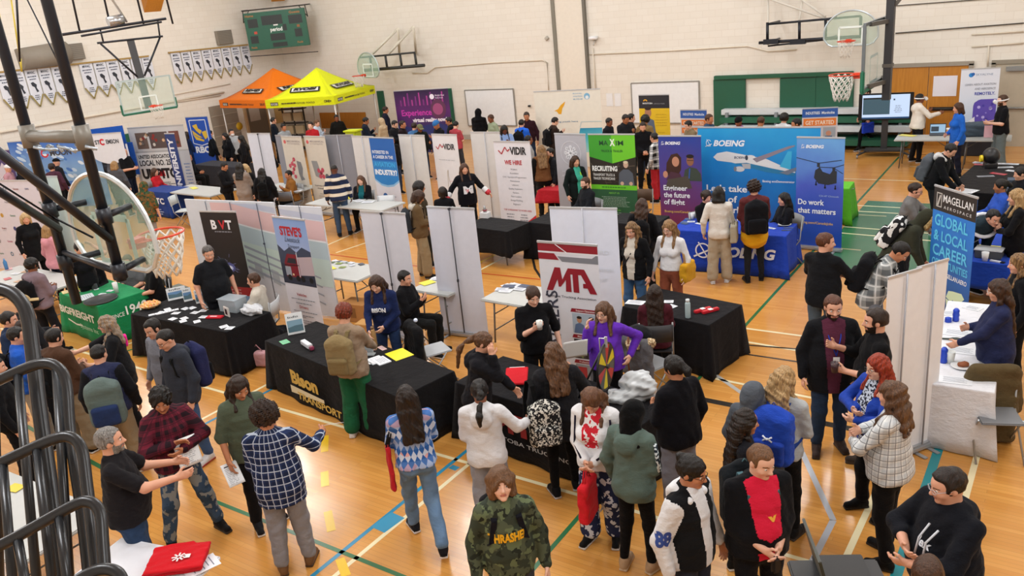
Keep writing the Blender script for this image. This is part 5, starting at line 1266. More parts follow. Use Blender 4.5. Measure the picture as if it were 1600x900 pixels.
def a_mag(A,W,H):
    w=W/2;A.rect(-w,.07,w,H-.02,gradient('#0f4c86','#2c7ad2',.2,1.5,'#1f66b8'),1);A.rect(-w,H-.34,w,H-.02,'#2e2b2a',2);A.rect(-.36,H-.29,-.25,H-.09,'#b9b6b2',3);A.rect(-.345,H-.275,-.265,H-.105,'#2e2b2a',4);A.line([(-.33,H-.27),(-.28,H-.12)],.03,'#b9b6b2')
    A.text('MAGELLAN',-.22,H-.20,.10,'#e9e9ea',.01,w=.58);A.text('A E R O S P A C E',-.20,H-.29,.04,'#cfd0d2',.01,w=.54)
    C='#5cc4ee'
    for i,(t,h,ww)in enumerate((('GLOBAL',.15,.66),('& LOCAL',.14,.68),('CAREER',.15,.70),('OPPORTUNITIES',.10,.72))):A.text(t,-.36,H-(.54,.75,.96,1.11)[i],h,C,.02,w=ww)
    A.text('WWW.MAGELLAN.AERO',-.36,H-1.23,.06,'#eef4fa',.02,w=.72)
    A.poly([(-.30,.62),(-.20,.66),(-.10,.62),(-.16,.50),(-.22,.46),(-.28,.54)],'#9fd8c8',4);A.poly([(-.20,.44),(-.12,.40),(-.16,.26),(-.20,.32)],'#d6ecc8',4);A.poly([(-.02,.50),(.02,.60),(.10,.62),(.28,.64),(.34,.58),(.26,.50),(.20,.42),(.12,.50),(.08,.46)],'#d6ecc8',4);A.poly([(-.02,.48),(.08,.46),(.10,.40),(.05,.28),(.0,.38)],'#d6ecc8',5);A.poly([(.24,.30),(.34,.32),(.32,.24),(.26,.24)],'#d6ecc8',4)
    A.text('Design, manufacture and service',-.32,.19,.025,'#bcd2e6',.0,w=.6);A.poly([(-w,.07),(-w,.13),(w,.1),(w,.07)],'#8fc8d0',3)
banner('dark-topped blue MAGELLAN banner about global and local careers',(1461,288),(1528,308),2.0,a_mag,sheet='#1f66b8',w=.84)
# far banners
def a_exp(A,W,H):
    w=W/2;A.rect(-w,.05,w,H-.02,gradient('#2c2a5c','#2a1840',.8,2.2,'#5a2468'),1)
    for i in range(12):x=-w*.8+i*w*.14;A.rect(x,1.7,x+.05,1.9+.12*(i%3),['#7c2c7c','#a83c8c'][i%2],2)
    A.disc(.62,1.55,.3,'#5a3050',3,rz=.34);A.disc(.6,1.55,.2,'#9a4a78',4);A.poly([(-w,.8),(-w,1.1),(-.4,.9),(.5,1.1),(w,.9),(w,.5),(-w,.5)],'#26306c',3)
    A.text('Experience',-w*.8,1.36,.20,'#c23aa8',.02,w=1.2);A.text('virtual reality now!',-w*.42,1.13,.13,'#ece6f0',.04,w=1.36);A.disc(.42,1.98,.09,'#e6e0ee',5);A.text('Manitoba Virtual',.55,1.99,.06,'#d9d0e4',.01,w=.35);A.text('Reality Arcade',.55,1.91,.05,'#d9d0e4',.01,w=.3)
banner('dark purple backdrop reading Experience virtual reality now',(614,142),(700,137),2.25,a_exp,sheet='#3a2050',w=2.15,base=False,name='backdrop',cat='backdrop')
def a_bird(A,W,H):
    A.poly([(-.42,1.72),(-.30,1.76),(-.2,1.88),(-.05,1.98),(-.10,1.86),(-.16,1.78),(-.2,1.62),(-.28,1.62),(-.34,1.70)],'#e2a41c',4);A.text('Helping youth here',-.55,1.38,.045,'#6b86a0',.01,w=.85)
    A.text('ROYAL',.2,2.17,.04,'#8fb2cc',.01,w=.28);A.text('AVIATION',.2,2.09,.04,'#8fb2cc',.01,w=.28);A.text('MUSEUM',.2,2.01,.04,'#8fb2cc',.01,w=.28);A.disc(.62,2.10,.09,'#7ab0d2',3);A.disc(.62,2.07,.05,'#dfe6e8',4)
    x0,x1=.3,1.02;pts=[(x0+.05,1.20),(x0,1.0),(x0+.02,.72),(x0+.12,.5),(x1,.5),(x1,1.20)];A.poly(pts,gradient('#9fd8dc','#1f86b0',.5,1.25,'#5cc0d0'),4);A.line([(x0+.05,1.22),(x0+.10,1.38),(x1,1.38)],.015,'#a9c4cc')
banner('cream backdrop with a yellow bird and blue fish bowl',(833,143),(938,138),2.3,a_bird,sheet='#e2ddd0',w=2.05,base=False,name='backdrop',cat='backdrop')
def a_yel(A,W,H):
    w=W/2;A.rect(-w,H-.38,w,H-.02,'#25242a',2);A.ring(-.26,H-.20,.07,.03,'#e2a41c',20,160);A.text('MANITOBA',-.34,H-.26,.04,'#e6e6e6',.02,w=.3);A.text('INSTITUTE OF TRADES',0,H-.27,.03,'#9a9aa0',.0,w=.32)
    A.poly([(-.38,.9),(-.36,1.3),(-.22,1.42),(-.02,1.34),(.04,.9)],'#5a6478',4);A.disc(-.19,1.55,.10,'#a8745a',5,rz=.14);A.disc(-.19,1.67,.10,'#2a1d18',6,rz=.05);A.lines(.2,1.5,1.2,.4,'#b8901c',5,h=.014);A.lines(.2,1.0,.9,.25,'#b8901c',2,h=.014)
banner('yellow roll-up banner with black top in front of the marker board',(997,148),(1046,147),2.05,a_yel,sheet='#dcb41c',w=.92)
def a_hire(A,W,H):
    w=W/2;A.rect(-w,H-.22,w,H-.02,'#2f5aa8',2);A.text('INDUSTRIES',-w*.8,H-.15,.06,'#dfe6f0',.02,w=W*.4);A.text('Manitoba',w*.1,H-.15,.06,'#dfe6f0',.02,w=W*.36)
    for i in range(3):A.rect(-w*.92,H-.40-i*.2,w*.92,H-.26-i*.2,'#e07a30',3);A.text(('GET STARTED','YOUR CAREER','STARTS HERE')[i],0,H-.38-i*.2,.08,'#f0e2d2',.02,w=W*.8,align='c')
def a_hire2(A,W,H):
    w=W/2;A.rect(-w,H-.22,w,H-.02,'#2f5aa8',2);A.text('INDUSTRIES',-w*.8,H-.15,.06,'#dfe6f0',.02,w=W*.4);A.text('Manitoba',w*.1,H-.15,.06,'#dfe6f0',.02,w=W*.36);A.rect(-w*.92,H-.42,w*.92,H-.25,'#e07a30',3);A.text('GET STARTED',0,H-.39,.09,'#f0e2d2',.02,w=W*.8,align='c')
    A.rect(-w*.85,H-.70,-.03,H-.46,'#8a6a5a',3);A.rect(.08,H-.85,w*.9,H-.46,'#9aa0aa',3);A.disc(.2,H-.6,.06,'#c08a70',4);A.rect(.12,H-.85,.28,H-.66,'#4a5a7a',4);A.rect(-w,H-1.1,w,H-.92,'#c8602c',3)
banner('orange and blue sign reading Get started, left of the green mats',(1064,171),(1103,171),1.85,a_hire,sheet='#c9c2c6',w=.72)
banner('orange and blue poster banner with photos in front of the green mats',(1259,169),(1304,167),1.85,a_hire2,sheet='#c9c2c6',w=.78)
def a_rem(A,W,H):
    w=W/2;A.rect(-w,.07,w,H-.02,gradient('#b9d0ea','#dfe4f0',.5,1.8),1);A.disc(-.20,H-.16,.055,'#2f86d0',3);A.disc(-.16,H-.14,.04,'#1f5fb0',4);A.text('SKYALYNE',-.10,H-.18,.05,'#8a9cb8',.0,w=.38)
    A.text('LEARN ABOUT AVIATION',.36,H-.42,.05,'#8a8f9c',.01,w=.68,align='r');A.text('AND AEROSPACE',.36,H-.53,.05,'#8a8f9c',.01,w=.46,align='r');A.text('REMOTELY.',.36,H-.66,.07,'#4a55b0',.03,w=.45,align='r')
    pts=[(-.10+.08,.45),(w-.02,.45),(w-.02,1.38)]+[(-.02+.08*(1-math.sin(a)),1.38-.08*(1-math.cos(a)))for a in[0]]+[(.0,1.36),(-.08,1.30),(-.10,1.22),(-.10,.52)];A.poly(pts,'#5a4ab0',4)
    r=random.Random(2)
    for i in range(14):A.disc(r.uniform(.0,.32),r.uniform(.7,1.28),r.uniform(.015,.045),['#8f84d6','#b4acea','#4438a0'][i%3],5)
    A.poly([(-w,.55),(-.25,.78),(-.05,.95),(-.02,.5),(-w,.4)],'#dfe2ec',6);A.disc(-.12,.75,.06,'#6a60b4',7)
banner('pale blue banner with purple panel saying learn remotely, at the right doors',(1504,108),(1562,105),2.15,a_rem,sheet='#cfdaec',w=.86)
# ---- left stands
def a_rbc(A,W,H):
    w=W/2;A.rect(-w,.05,w,H-.02,'#1f50b4',1);A.ring(0,1.55,.0,.0,'#fff')if False else None
    A.line([(-w*.72,H-.12),(w*.72,H-.12),(w*.72,1.30),(0,1.22),(-w*.72,1.30),(-w*.72,H-.12)],.03,'#dfe6f2')
    for pts in([(-.25,1.9),(-.05,1.95),(-.02,1.8),(.12,1.72),(.02,1.6),(-.12,1.72)],[(-.3,1.62),(-.1,1.5),(.15,1.4),(.12,1.35),(-.2,1.42)],[(.1,1.68),(.3,1.72),(.32,1.5),(.2,1.42),(.14,1.55)],[(-.3,1.75),(-.1,1.6),(.1,1.48),(-.05,1.5),(-.28,1.62)]):A.poly(pts,'#e2bc3c',5)
    A.text('RBC',0,.98,.20,'#e9eef6',.05,w=.62,align='c')
banner('bright blue RBC banner with a yellow lion emblem against the left wall',(289,184),(323,180),2.2,a_rbc,sheet='#1f50b4',w=.95,ang=12)
def a_ua(A,W,H):
    w=W/2;A.rect(-w,1.55,w,H-.04,'#c3c4c6',1)
    for a,b,c in((-.8,-.38,'#6b5a50'),(-.3,.38,'#574a48'),(.44,.8,'#6e3f38')):A.rect(a,1.62,b,2.12,c,3)
    r=random.Random(8)
    for i in range(14):x=r.uniform(-.7,.7);z=r.uniform(1.7,2.05);A.disc(x,z,.05,['#d6b08a','#8a2f2a','#cfcac2','#3a3430'][i%4],5)
    A.rect(-w*.9,.35,w*.62,1.5,'#d8d9da',2);A.text('UNITED ASSOCIATION',-w*.85,1.32,.11,'#26272b',.03,w=1.25);A.text('LOCAL NO. 254',-w*.85,1.10,.16,'#26272b',.03,w=1.25);A.text('UNPITC',-w*.85,.70,.28,'#1d1e22',.06,w=1.3);A.poly([(-.25,.75),(-.2,.95),(-.1,.88),(-.05,.95),(-.02,.75)],'#b8202c',9);A.lines(-.2,.55,.45,1.0,'#6a6c72',3,h=.03)
    A.rect(w*.66,.3,w,1.5,'#b4b8c0',2);A.lines(w*.83,1.1,.5,.22,'#5a76a8',7,h=.03)
banner('grey photo backdrop reading United Association Local above a long table',(188,208),(259,200),2.3,a_ua,sheet='#a9abae',w=2.05,ang=18,base=False,name='backdrop',cat='backdrop').location+=Vector((-.55,.75,0))
def a_nav(A,W,H):A.text('UNIVERSITY',.07,.45,.20,'#e2e6ee',.04,w=1.6,vert=True)
banner('narrow navy blue banner with upright white lettering right of the photo backdrop',(258,208),(270,208),2.2,a_nav,sheet='#1d3a78',w=.42,ang=5)
def a_sky(A,W,H):
    w=W/2;A.rect(-w,.9,w,H-.02,gradient('#8fb6de','#2f66c0',1.2,2.2),1);r=random.Random(12)
    for i in range(46):x=r.uniform(-w*.85,w*.85);z=r.uniform(1.0,H-.15);A.disc(x,z,r.uniform(.06,.16),['#c3d8ee','#e2ecf6','#7aa4d8','#4a7cc8'][i%4],2+i%5,rz=.05,rot=-.5)
    A.text('EF',-w*.5,1.72,.16,'#3a3c44',.04);A.text('MOON',w*-.1,1.72,.16,'#3a3c44',.04);A.ring(-w*.22,1.80,.13,.05,'#c8283a',60,350)
banner('blue sky and cloud backdrop at the far left stand',(17,222),(140,210),2.25,a_sky,sheet='#4a7cc8',w=3.0,ang=26,base=False,name='backdrop',cat='backdrop')
def a_cz(A,W,H):A.text('ST',-.42,H-.32,.12,'#3a3c44',.03);A.ring(-.15,H-.26,.10,.05,'#c8283a',40,320);A.text('EMSON',-.02,H-.32,.12,'#3a3c44',.03,w=.45)
t=banner('white curved sign board over a blue canopy at the left wall',(144,210),(182,206),2.3,a_cz,sheet='#dfe2ea',w=1.15,ang=20,base=False,name='sign_board',cat='sign')
for o in t.children:
    if o.name.startswith('banner_sheet'):
        for v in o.data.vertices:
            if v.co.z<1:v.co.z=1.55-.18*(1-(v.co.x/.575)**2)
    if o.name.startswith('support_pole'):pass
blue_c=cloth('#1f56b4')
t=thing('pop_up_tent','small blue canopy frame behind the white curved sign board','tent',(*at(150,222,2.1)[:2],0),math.radians(20));t.location.x-=.9;t.location.y+=.35
MB().slab([(-1.2,.05,1.9),(1.2,.05,1.9),(1.2,.05,2.45),(-1.2,.05,2.35)],.02,n=(0,1,0)).build('canopy_valance',blue_c,t)
for x in(-1.15,1.15):MB().tube([(x,.08,0),(x,.08,1.95)],.03).build('leg',plain('#c9c9cc',.4,.5),t)
m=MB();m.slab([(-1.2,.3,.9),(1.2,.3,.9),(1.2,.3,1.9),(-1.2,.3,1.9)],.02,n=(0,1,0));m.build('back_wall',blue_c,t)
def a_pur(A,W,H):A.rect(-W/2,.4,W/2,H-.02,'#4a3a7a',1);A.poly([(-W/2,1.2),(-.1,1.6),(.1,1.35),(-W/2,1.0)],'#d6d2e2',3);A.text('Bokaii',-.3,1.0,.14,'#e6e2f0',.02)
banner('purple banner cut off by the left picture edge',(-16,236),(16,232),2.0,a_pur,sheet='#4a3a7a',w=.85,ang=15)
def a_spon(A,W,H):
    r=random.Random(5);cs=['#a83468','#2f3c7a','#3a6a8a','#b8903c','#6a6e78','#8a3a34','#3a7a5a']
    for i in range(6):
        for j in range(8):
            x=-W/2+.16+j*(W-.3)/7+(.06 if i%2 else 0);z=.45+i*.31;c=cs[(i*5+j*3)%7]
            if(i+j)%3==0:A.ring(x,z,.05,.02,c)if(i+j)%2 else A.disc(x,z,.05,c,4)
            else:A.text(['UWS','Astro','Prairie','CMTS','Norwood','TEC','Genesis'][(i*3+j)%7],x,z-.02,.04,c,.015,align='c')
            if(i+j)%4==1:A.line([(x-.06,z-.05),(x+.06,z-.05)],.008,'#8a8e98')
banner('white sponsor wall with rows of small logos at the far left',(-60,281),(46,282),2.2,a_spon,sheet='#cfcdda',w=2.9,ang=10,base=False,name='backdrop',cat='backdrop')
banner('pale teal tilted banner back behind the near glass hoop',(44,274),(86,276),2.2,sheet='#c0d2ce',w=1.0,back=True,ang=10)
# ---------------------------------------------------------------- tents
def tent(label,c,rz,w,zh,zt,col,text,group=None,dark='#3b2a1c',back=None):
    t=thing('pop_up_tent',label,'tent',(c[0],c[1],0),rz,group);m=cloth(col,rough=.6);h=w/2;zv=zh+.30
    n=8;vs=[];fs=[]
    corners=[(-h,-h),(h,-h),(h,h),(-h,h)]
    for s in range(4):
        a,b=corners[s],corners[(s+1)%4];base=len(vs)
        for i in range(n+1):
            f=i/n;z=zv+(zt-zv)*(f**1.35)
            for j in range(n+1):
                g_=j/n;x=(a[0]+(b[0]-a[0])*g_)*(1-f);y=(a[1]+(b[1]-a[1])*g_)*(1-f);vs.append((x,y,z-.10*(1-f)*math.sin(PI*g_)*.6*(f+.2)))
        for i in range(n):
            for j in range(n):q=base+i*(n+1)+j;fs.append((q,q+1,q+n+2,q+n+1))
    o=mesh_obj('canopy',vs,fs,m,None,t,True);o.modifiers.new('s','SOLIDIFY').thickness=.012
    v=MB()
    for s in range(4):
        a,b=Vector(corners[s]),Vector(corners[(s+1)%4]);d=(b-a).normalized();nn=Vector((d.y,-d.x))
        v.slab([(a.x,a.y,zv),(a.x,a.y,zh),(b.x,b.y,zh),(b.x,b.y,zv)],.012,n=(nn.x,nn.y,0))
    va=v.build('valance',m,t)
    for x,y in corners:
        MB().tube([(x*.97,y*.97,0),(x*.97,y*.97,zh+.2)],.028,8).box((x*.97,y*.97,.01),(.12,.12,.02)).build('leg',plain('#d4d2ce',.4,.3),t)
    m2=MB()
    for x in(-h,h):m2.beam((x*.97,-h*.97,zh+.1),(x*.97,0,zh+.22),.03,.03);m2.beam((x*.97,h*.97,zh+.1),(x*.97,0,zh+.22),.03,.03)
    for y in(-h,h):m2.beam((-h*.97,y*.97,zh+.1),(0,y*.97,zh+.22),.03,.03);m2.beam((h*.97,y*.97,zh+.1),(0,y*.97,zh+.22),.03,.03)
    m2.build('truss',plain('#5a5650',.5),t)
    for k,(ax,ay)in enumerate(((0,-1),(1,0),(0,1),(-1,0))):
        A=Art(y=0);f=.36;
        A.poly([(-.62,-.04),(.68,-.04),(.60,.34),(-.68,.34)],'#211f1c',2);A.poly([(-.55,.01),(.61,.01),(.53,.29),(-.60,.29)],'#e6e4de',4)
        A.text(text,0,.06,.17,'#26231f',.08,w=.95,align='c',shear=.12)
        ang=math.atan2((zt-zv)*(f**1.35-.2**1.35),h*(f-.2));R=Matrix.Rotation(k*PI/2,4,'Z')@Matrix.Translation((0,-h*(1-f)-.10,zv+(zt-zv)*(f**1.35)-.17))@Matrix.Rotation(-(PI/2-ang),4,'X')
        w_=[]
        for X_,_y,Z_ in A.v:
            q_=.34+(Z_-.15)/h*.62;g_=(X_*(1.0)/(h*(1-q_))+1)/2;w_.append(tuple(Matrix.Rotation(k*PI/2,3,'Z')@Vector((X_,-h*(1-q_)-.012+_y*2,zv+(zt-zv)*q_**1.35-.06*(1-q_)*math.sin(PI*max(0,min(1,g_)))*(q_+.2)+.025-_y*9))))
        A.v=w_;A.build('roof_print',t)
        A=Art(y=-h-.016);
        A.rect(-h*.85,zh+.08,-h*.62,zh+.20,'#3a3630',3);A.text(text,-h*.83,zh+.10,.07,'#d6d4cc',.03,w=.28);A.lines(-h*.3,zh+.14,zh+.13,h*.5,dark,1,h=.05);A.text('RYOBI TOOLS' if text=='RYOBI' else 'POWER TOOLS',-h*.05,zh+.10,.06,dark,.01,w=h*.5);A.text('ONE+' if text=='RYOBI' else 'DO IT',h*.72,zh+.10,.08,dark,.04)
        A.build('valance_print',va,M=Matrix.Rotation(k*PI/2,4,'Z'))
    return t
zc=2.02
cF=at(507,170,zc);cL=at(423,162,zc);cR=at(592,146,zc)
ctr=(cL+cR)/2;wv=((cF-cL).length+(cR-cF).length)/2
zc=1.95
tent('tall yellow pop-up tent with white name plates on its roof',(ctr.x-.08,ctr.y-.06),math.atan2(cR.y-cF.y,cR.x-cF.x),2.95,zc,3.18,'#dfe617','RYOBI',back=True)
cL2=at(345,171,zc);cF2=at(421,172,zc);
d_=(cF2-cL2).normalized();n_=Vector((-d_.y,d_.x,0));c2=(cL2+cF2)/2+n_*2.0-d_*.62
tent('bright orange pop-up tent behind the yellow one',(c2.x,c2.y),math.atan2(d_.y,d_.x),min((cF2-cL2).length,3.3),zc,3.25,'#ee7a14','RIDGID')
# ---------------------------------------------------------------- tables
TABS={}
def table(key,label,L,R,depth=.76,cloth_c=None,cl_label=None,zt=.74,drop=.74,ang=None,Wd=None,art=None,side_art=None,top='#b7b9b7',legs='#6b6b6a',name='folding_table',flare=.03,group=None,back_edge=False,seed=0):
    """L, R: photo pixels of the near long edge at table height"""
    A,B=at(*L,zt),at(*R,zt);W=Wd or(B-A).length;a=math.atan2(B.y-A.y,B.x-A.x)if ang is None else math.radians(ang);c=(A+B)/2
    n=Vector((-math.sin(a),math.cos(a),0));c=c+n*depth/2*(-1 if back_edge else 1)
    t=thing(name,label,'table',(c.x,c.y,0),a,group);W_,D_=(W,depth)if not cloth_c else(W-.03,depth-.03)
    MB().box((0,0,zt-.022),(W_,D_,.04),bev=.012).build('tabletop',plain(top,.45),t)
    for s in(-1,1):
        x=s*(W_/2-.18);m=MB().tube([(x,-D_*.36,zt-.04),(x+s*.04,-D_*.40,.02),],.014,8).tube([(x,D_*.36,zt-.04),(x+s*.04,D_*.40,.02)],.014,8)
        m.tube([(x+s*.03,-D_*.39,.22),(x+s*.03,D_*.39,.22)],.010,6).tube([(x,-D_*.36,zt-.05),(x,D_*.36,zt-.05)],.012,6).tube([(x,0,zt-.25),(x-s*.3,0,zt-.05)],.009,6);m.tube([(x,-D_*.36,zt-.25),(x,D_*.36,zt-.25)],.009,6)
        m.build('leg_frame',plain(legs,.4,.4),t)
    TABS[key]=(Matrix.Translation((c.x,c.y,0))@Matrix.Rotation(a,4,'Z'),W,depth,zt)
    if cloth_c:
        cl=thing('tablecloth',cl_label,'tablecloth',(c.x,c.y,0),a);m=cloth(cloth_c,rough=.8);zc_=zt+.004;r_=.025
        hx_,hy_=W/2,depth/2;per=[];seg=26
        def side(x0,y0,x1,y1,N):
            for i in range(N):f=i/N;per.append((x0+(x1-x0)*f,y0+(y1-y0)*f,min(f,1-f)*math.hypot(x1-x0,y1-y0)))
        N1,N2=max(10,int(W/.045)),max(8,int(depth/.045));side(-hx_,-hy_,hx_,-hy_,N1);side(hx_,-hy_,hx_,hy_,N2);side(hx_,hy_,-hx_,hy_,N1);side(-hx_,hy_,-hx_,-hy_,N2)
        vs=[];rows=[0,.01,.03,.12,.3,.55,.8,1.0];P=len(per);rr=random.Random(seed+5);ph=rr.uniform(0,6)
        for q,f in enumerate(rows):
            for i,(x,y,e)in enumerate(per):
                nx=(1 if x>=hx_-1e-6 else 0)-(1 if x<=-hx_+1e-6 else 0);ny=(1 if y>=hy_-1e-6 else 0)-(1 if y<=-hy_+1e-6 else 0);l=math.hypot(nx,ny)or 1
                corner=math.exp(-(e/.10)**2);wave=(math.sin(i*.55+ph)*.012+math.sin(i*.23+ph*2)*.012)*f+corner*.07*f*math.cos(e*38)
                o_=(0 if q==0 else.006+flare*f)+wave*(1 if q>1 else 0)+.035*corner*f
                zz=zc_-max(0,f)*(drop-.006)-(.0 if q else 0)+(.012*math.sin(i*.4+ph)*f if f>.5 and drop<zt-.02 else 0)
                vs.append((x+nx/l*o_,y+ny/l*o_,max(zz,.004)))
        fs=[(q*P+i,(q+1)*P+i,(q+1)*P+(i+1)%P,q*P+(i+1)%P)for q in range(len(rows)-1)for i in range(P)]+[tuple(range(P))]
        o=mesh_obj('cloth_drape',vs,fs,m,None,cl,[True]*(len(fs)-1)+[False]);o.modifiers.new('s','SOLIDIFY').thickness=.003
        if art:
            A=Art(y=-hy_-.076);art(A,W,zt);A.build('printed_name',cl)
        if side_art:
            A=Art(y=-hx_-.062);side_art(A,depth,zt);A.build('printed_side_name',cl,M=Matrix.Rotation(PI/2,4,'Z'))
    return t
def on(key,u,v,dz=0.0):
    M_,W,D_,z=TABS[key];q=M_.inverted()@at(u,v,z);q.x=max(-W/2+.07,min(W/2-.07,q.x));q.y=max(-D_/2+.07,min(D_/2-.07,q.y));p=M_@q;p.z=z+.006+dz;return p
def a_bison(A,W,H):A.text('Bison',-W*.27,.33,.18,'#c9a94e',.05,w=.66);A.poly([(-W*.29,.16),(-W*.29,.27),(-W*.02,.27),(-W*.02,.22)],'#d9d2b4',7);A.text('TRANSPORT',-W*.24,.11,.10,'#c9a94e',.03,w=1.05,shear=.15)
table('bison','long folding table hidden under the Bison cloth',(421,530),(617,625),.84,'#201f22','black tablecloth with gold Bison lettering',art=a_bison,ang=-11,seed=1)
table('bvt','folding table under the black cloth covered with small white cards',(207,490),(352,520),.84,'#1f1e22','black tablecloth covered with white cards and a red pouch',drop=.72,ang=2,seed=2)
def a_gf(A,W,H):A.text('BIGFREIGHT',-W*.46,.44,.13,'#dfe6e2',.04,w=W*.9);A.line([(-W*.3,.33),(-.15,.28),(.1,.30)],.03,'#dfe6e2');A.text('Systems Inc',0,.25,.08,'#9fc8b4',.01,w=.7)
def a_gf2(A,W,H):A.text('SINCE',-W*.33,.46,.07,'#dfe6e2',.01,w=.22);A.text('1948',-.02,.46,.15,'#eef2ee',.02,w=.38)
table('green','folding table under the green cloth',(96,457),(150,480),.84,'#15834f','bright green tablecloth with BIGFREIGHT lettering',art=a_gf,side_art=a_gf2,ang=-6,seed=3)
def a_mt(A,W,H):A.poly([(-.62,.36),(-.50,.62),(-.42,.62),(-.40,.5),(-.3,.62),(-.26,.62),(-.26,.36),(-.34,.36),(-.34,.48),(-.42,.42),(-.5,.36)],'#8f2028',6);A.poly([(-.22,.62),(.0,.62),(.0,.55),(-.06,.55),(-.06,.36),(-.15,.36),(-.15,.55),(-.22,.55)],'#8f2028',6);A.poly([(.04,.62),(.1,.62),(.24,.36),(.15,.36),(.12,.44),(.06,.44)],'#8f2028',6);A.text('MANITOBA TRUCKING',-.75,.24,.05,'#b9bcc0',.01,w=1.3)
table('mtaf','folding table under the black cloth with the prize wheel',(697,606),(990,672),.84,'#222125','black tablecloth with red emblem under the spinning prize wheel',art=a_mt,ang=-8,seed=4)
table('mtar','folding table under the black cloth right of the trucking banner',(968,482),(1112,505),.84,'#212024','black tablecloth with red bars and a bottle, right of the trucking banner',ang=-10,seed=5)
def a_bt(A,W,H):A.ring(-.40,.42,.14,.025,'#e6ebf4',30,330);A.line([(-.57,.30),(-.20,.48)],.03,'#e6ebf4');A.line([(-.48,.57),(-.30,.27)],.022,'#e6ebf4');A.text('BOEING',-.12,.34,.17,'#e6ebf4',.04,w=.95,shear=.25)
table('boe','folding table under the royal blue cloth',(1052,357),(1225,372),.80,'#1c3fb0','royal blue tablecloth with white BOEING lettering',art=a_bt,ang=3,seed=6)
table('white','long folding table under the white cloth at right',(1466,603),(1526,608),2.5,'#dfe0e6','long white tablecloth with plate, cups and papers at right',Wd=.66,ang=2,seed=7)
table('vid','folding table under the black cloth beside the big VIDIR banner',(742,360),(770,355),.72,'#222124','short black tablecloth with trophies beside the big VIDIR banner',Wd=1.2,drop=.5,ang=-6,seed=8)
table('mid','folding table under the black cloth behind the trucking banner',(817,352),(935,352),.8,'#252428','black tablecloth behind the tall white banner back',ang=-2,seed=9)
table('mid2','folding table under the grey cloth beside the green recruiting banner',(966,348),(1000,352),.7,'#2c2b2f','dark tablecloth behind the two walking women',ang=0,Wd=1.0,seed=10)
table('suit','long bare folding table between the striped sweater man and the seated woman',(468,321),(604,326),.80,ang=-2)
table('suit2','bare folding table in front of the person in the brown top',(412,292),(455,303),.75,ang=-2,Wd=1.6)
table('f1','bare folding table with flyers right of the maroon truck banner',(470,428),(560,438),.80,ang=0)
table('f2','bare folding table seen between the two grey banner backs',(640,452),(700,462),.80,ang=-3)
table('f3','bare folding table with papers right of the second grey banner back',(745,470),(840,478),.80,ang=-2)
table('bk','white folding table with laptop by the wooden door',(1397,218),(1492,219),.70,ang=3)
table('bk2','white folding table in front of the pale blue banner',(1497,220),(1580,218),.70,ang=3)
table('tl','bare folding table with a yellow sheet near the navy banner',(255,299),(327,307),.90,ang=-3)
table('wl','long pale folding table at the left edge with red and white leaflets',(-60,445),(92,446),.85,ang=0,Wd=2.6)
table('rl','light grey folding table behind the stair railing',(-30,718),(172,797),.9,back_edge=True)
table('red','white folding table at the bottom edge with red shirts',(190,838),(345,868),.8,top='#dcdee6',back_edge=True)
table('grn2','folding table under the lime green cloth',(1298,296),(1320,293),.6,'#5fb82c','lime green tablecloth peeking out right of the helicopter banner',Wd=.42,ang=4,seed=11)
table('blk','folding table under the black cloth covered with leaflets at far right',(1494,300),(1600,305),2.6,'#242225','black tablecloth loaded with leaflets and safety gear at far right',Wd=1.5,ang=-6,seed=12)
table('bl2','folding table under the blue cloth behind the dark-topped blue banner',(1500,408),(1566,412),1.5,'#1740a8','bright blue tablecloth with grey bin and yellow sheet',Wd=.75,ang=-4,drop=.4,seed=13)
table('red2','folding table under the red cloth',(855,298),(880,298),.7,'#b81f2c','small red tablecloth left of the silver banner',Wd=.9,ang=0,drop=.3,seed=14)
table('rbct','folding table under the dark cloth below the blue banner with the lion',(305,257),(365,262),.7,'#3a3b42','dark tablecloth with white plates below the blue banner with the lion',ang=-3,Wd=2.2,seed=15)
def a_tc(A,W,H):A.text('UNPITC',-.5,.42,.16,'#dfe4ee',.04,w=1.0);A.lines(0,.25,.12,.8,'#9fb2d8',3,h=.03)
table('ua','folding table under the navy cloth',(224,296),(258,303),.7,'#1d3a80','navy tablecloth with white letters below the photo backdrop',art=a_tc,ang=0,Wd=1.3,seed=16)
table('far1','folding table under the pale cloth by the wooden bleachers',(975,226),(1020,228),.7,ang=0,Wd=1.8)
# bleachers behind the blue booth
bl=thing('bleacher','folded green and white bleacher bench below the green mats','bleacher',(*at(1338,226,0)[:2],0),0)
bl.location.y=YB-.75
for k,(z,c_,d)in enumerate(((.22,'#1b5a42',.9),(.55,'#d4d9dd',.6),(.78,'#1f6048',.45),(1.0,'#d4d9dd',.3))):
    MB().box((-1.2,.9-d/2-.25,z),(5.4,d,.16),bev=.01).build('bench_tier',plain(c_,.5),bl)
for x in(-3.7,-2.2,.2,1.2):MB().box((x,.45,.5),(.08,.4,1.0)).build('bench_support',plain('#8a9096'),bl)
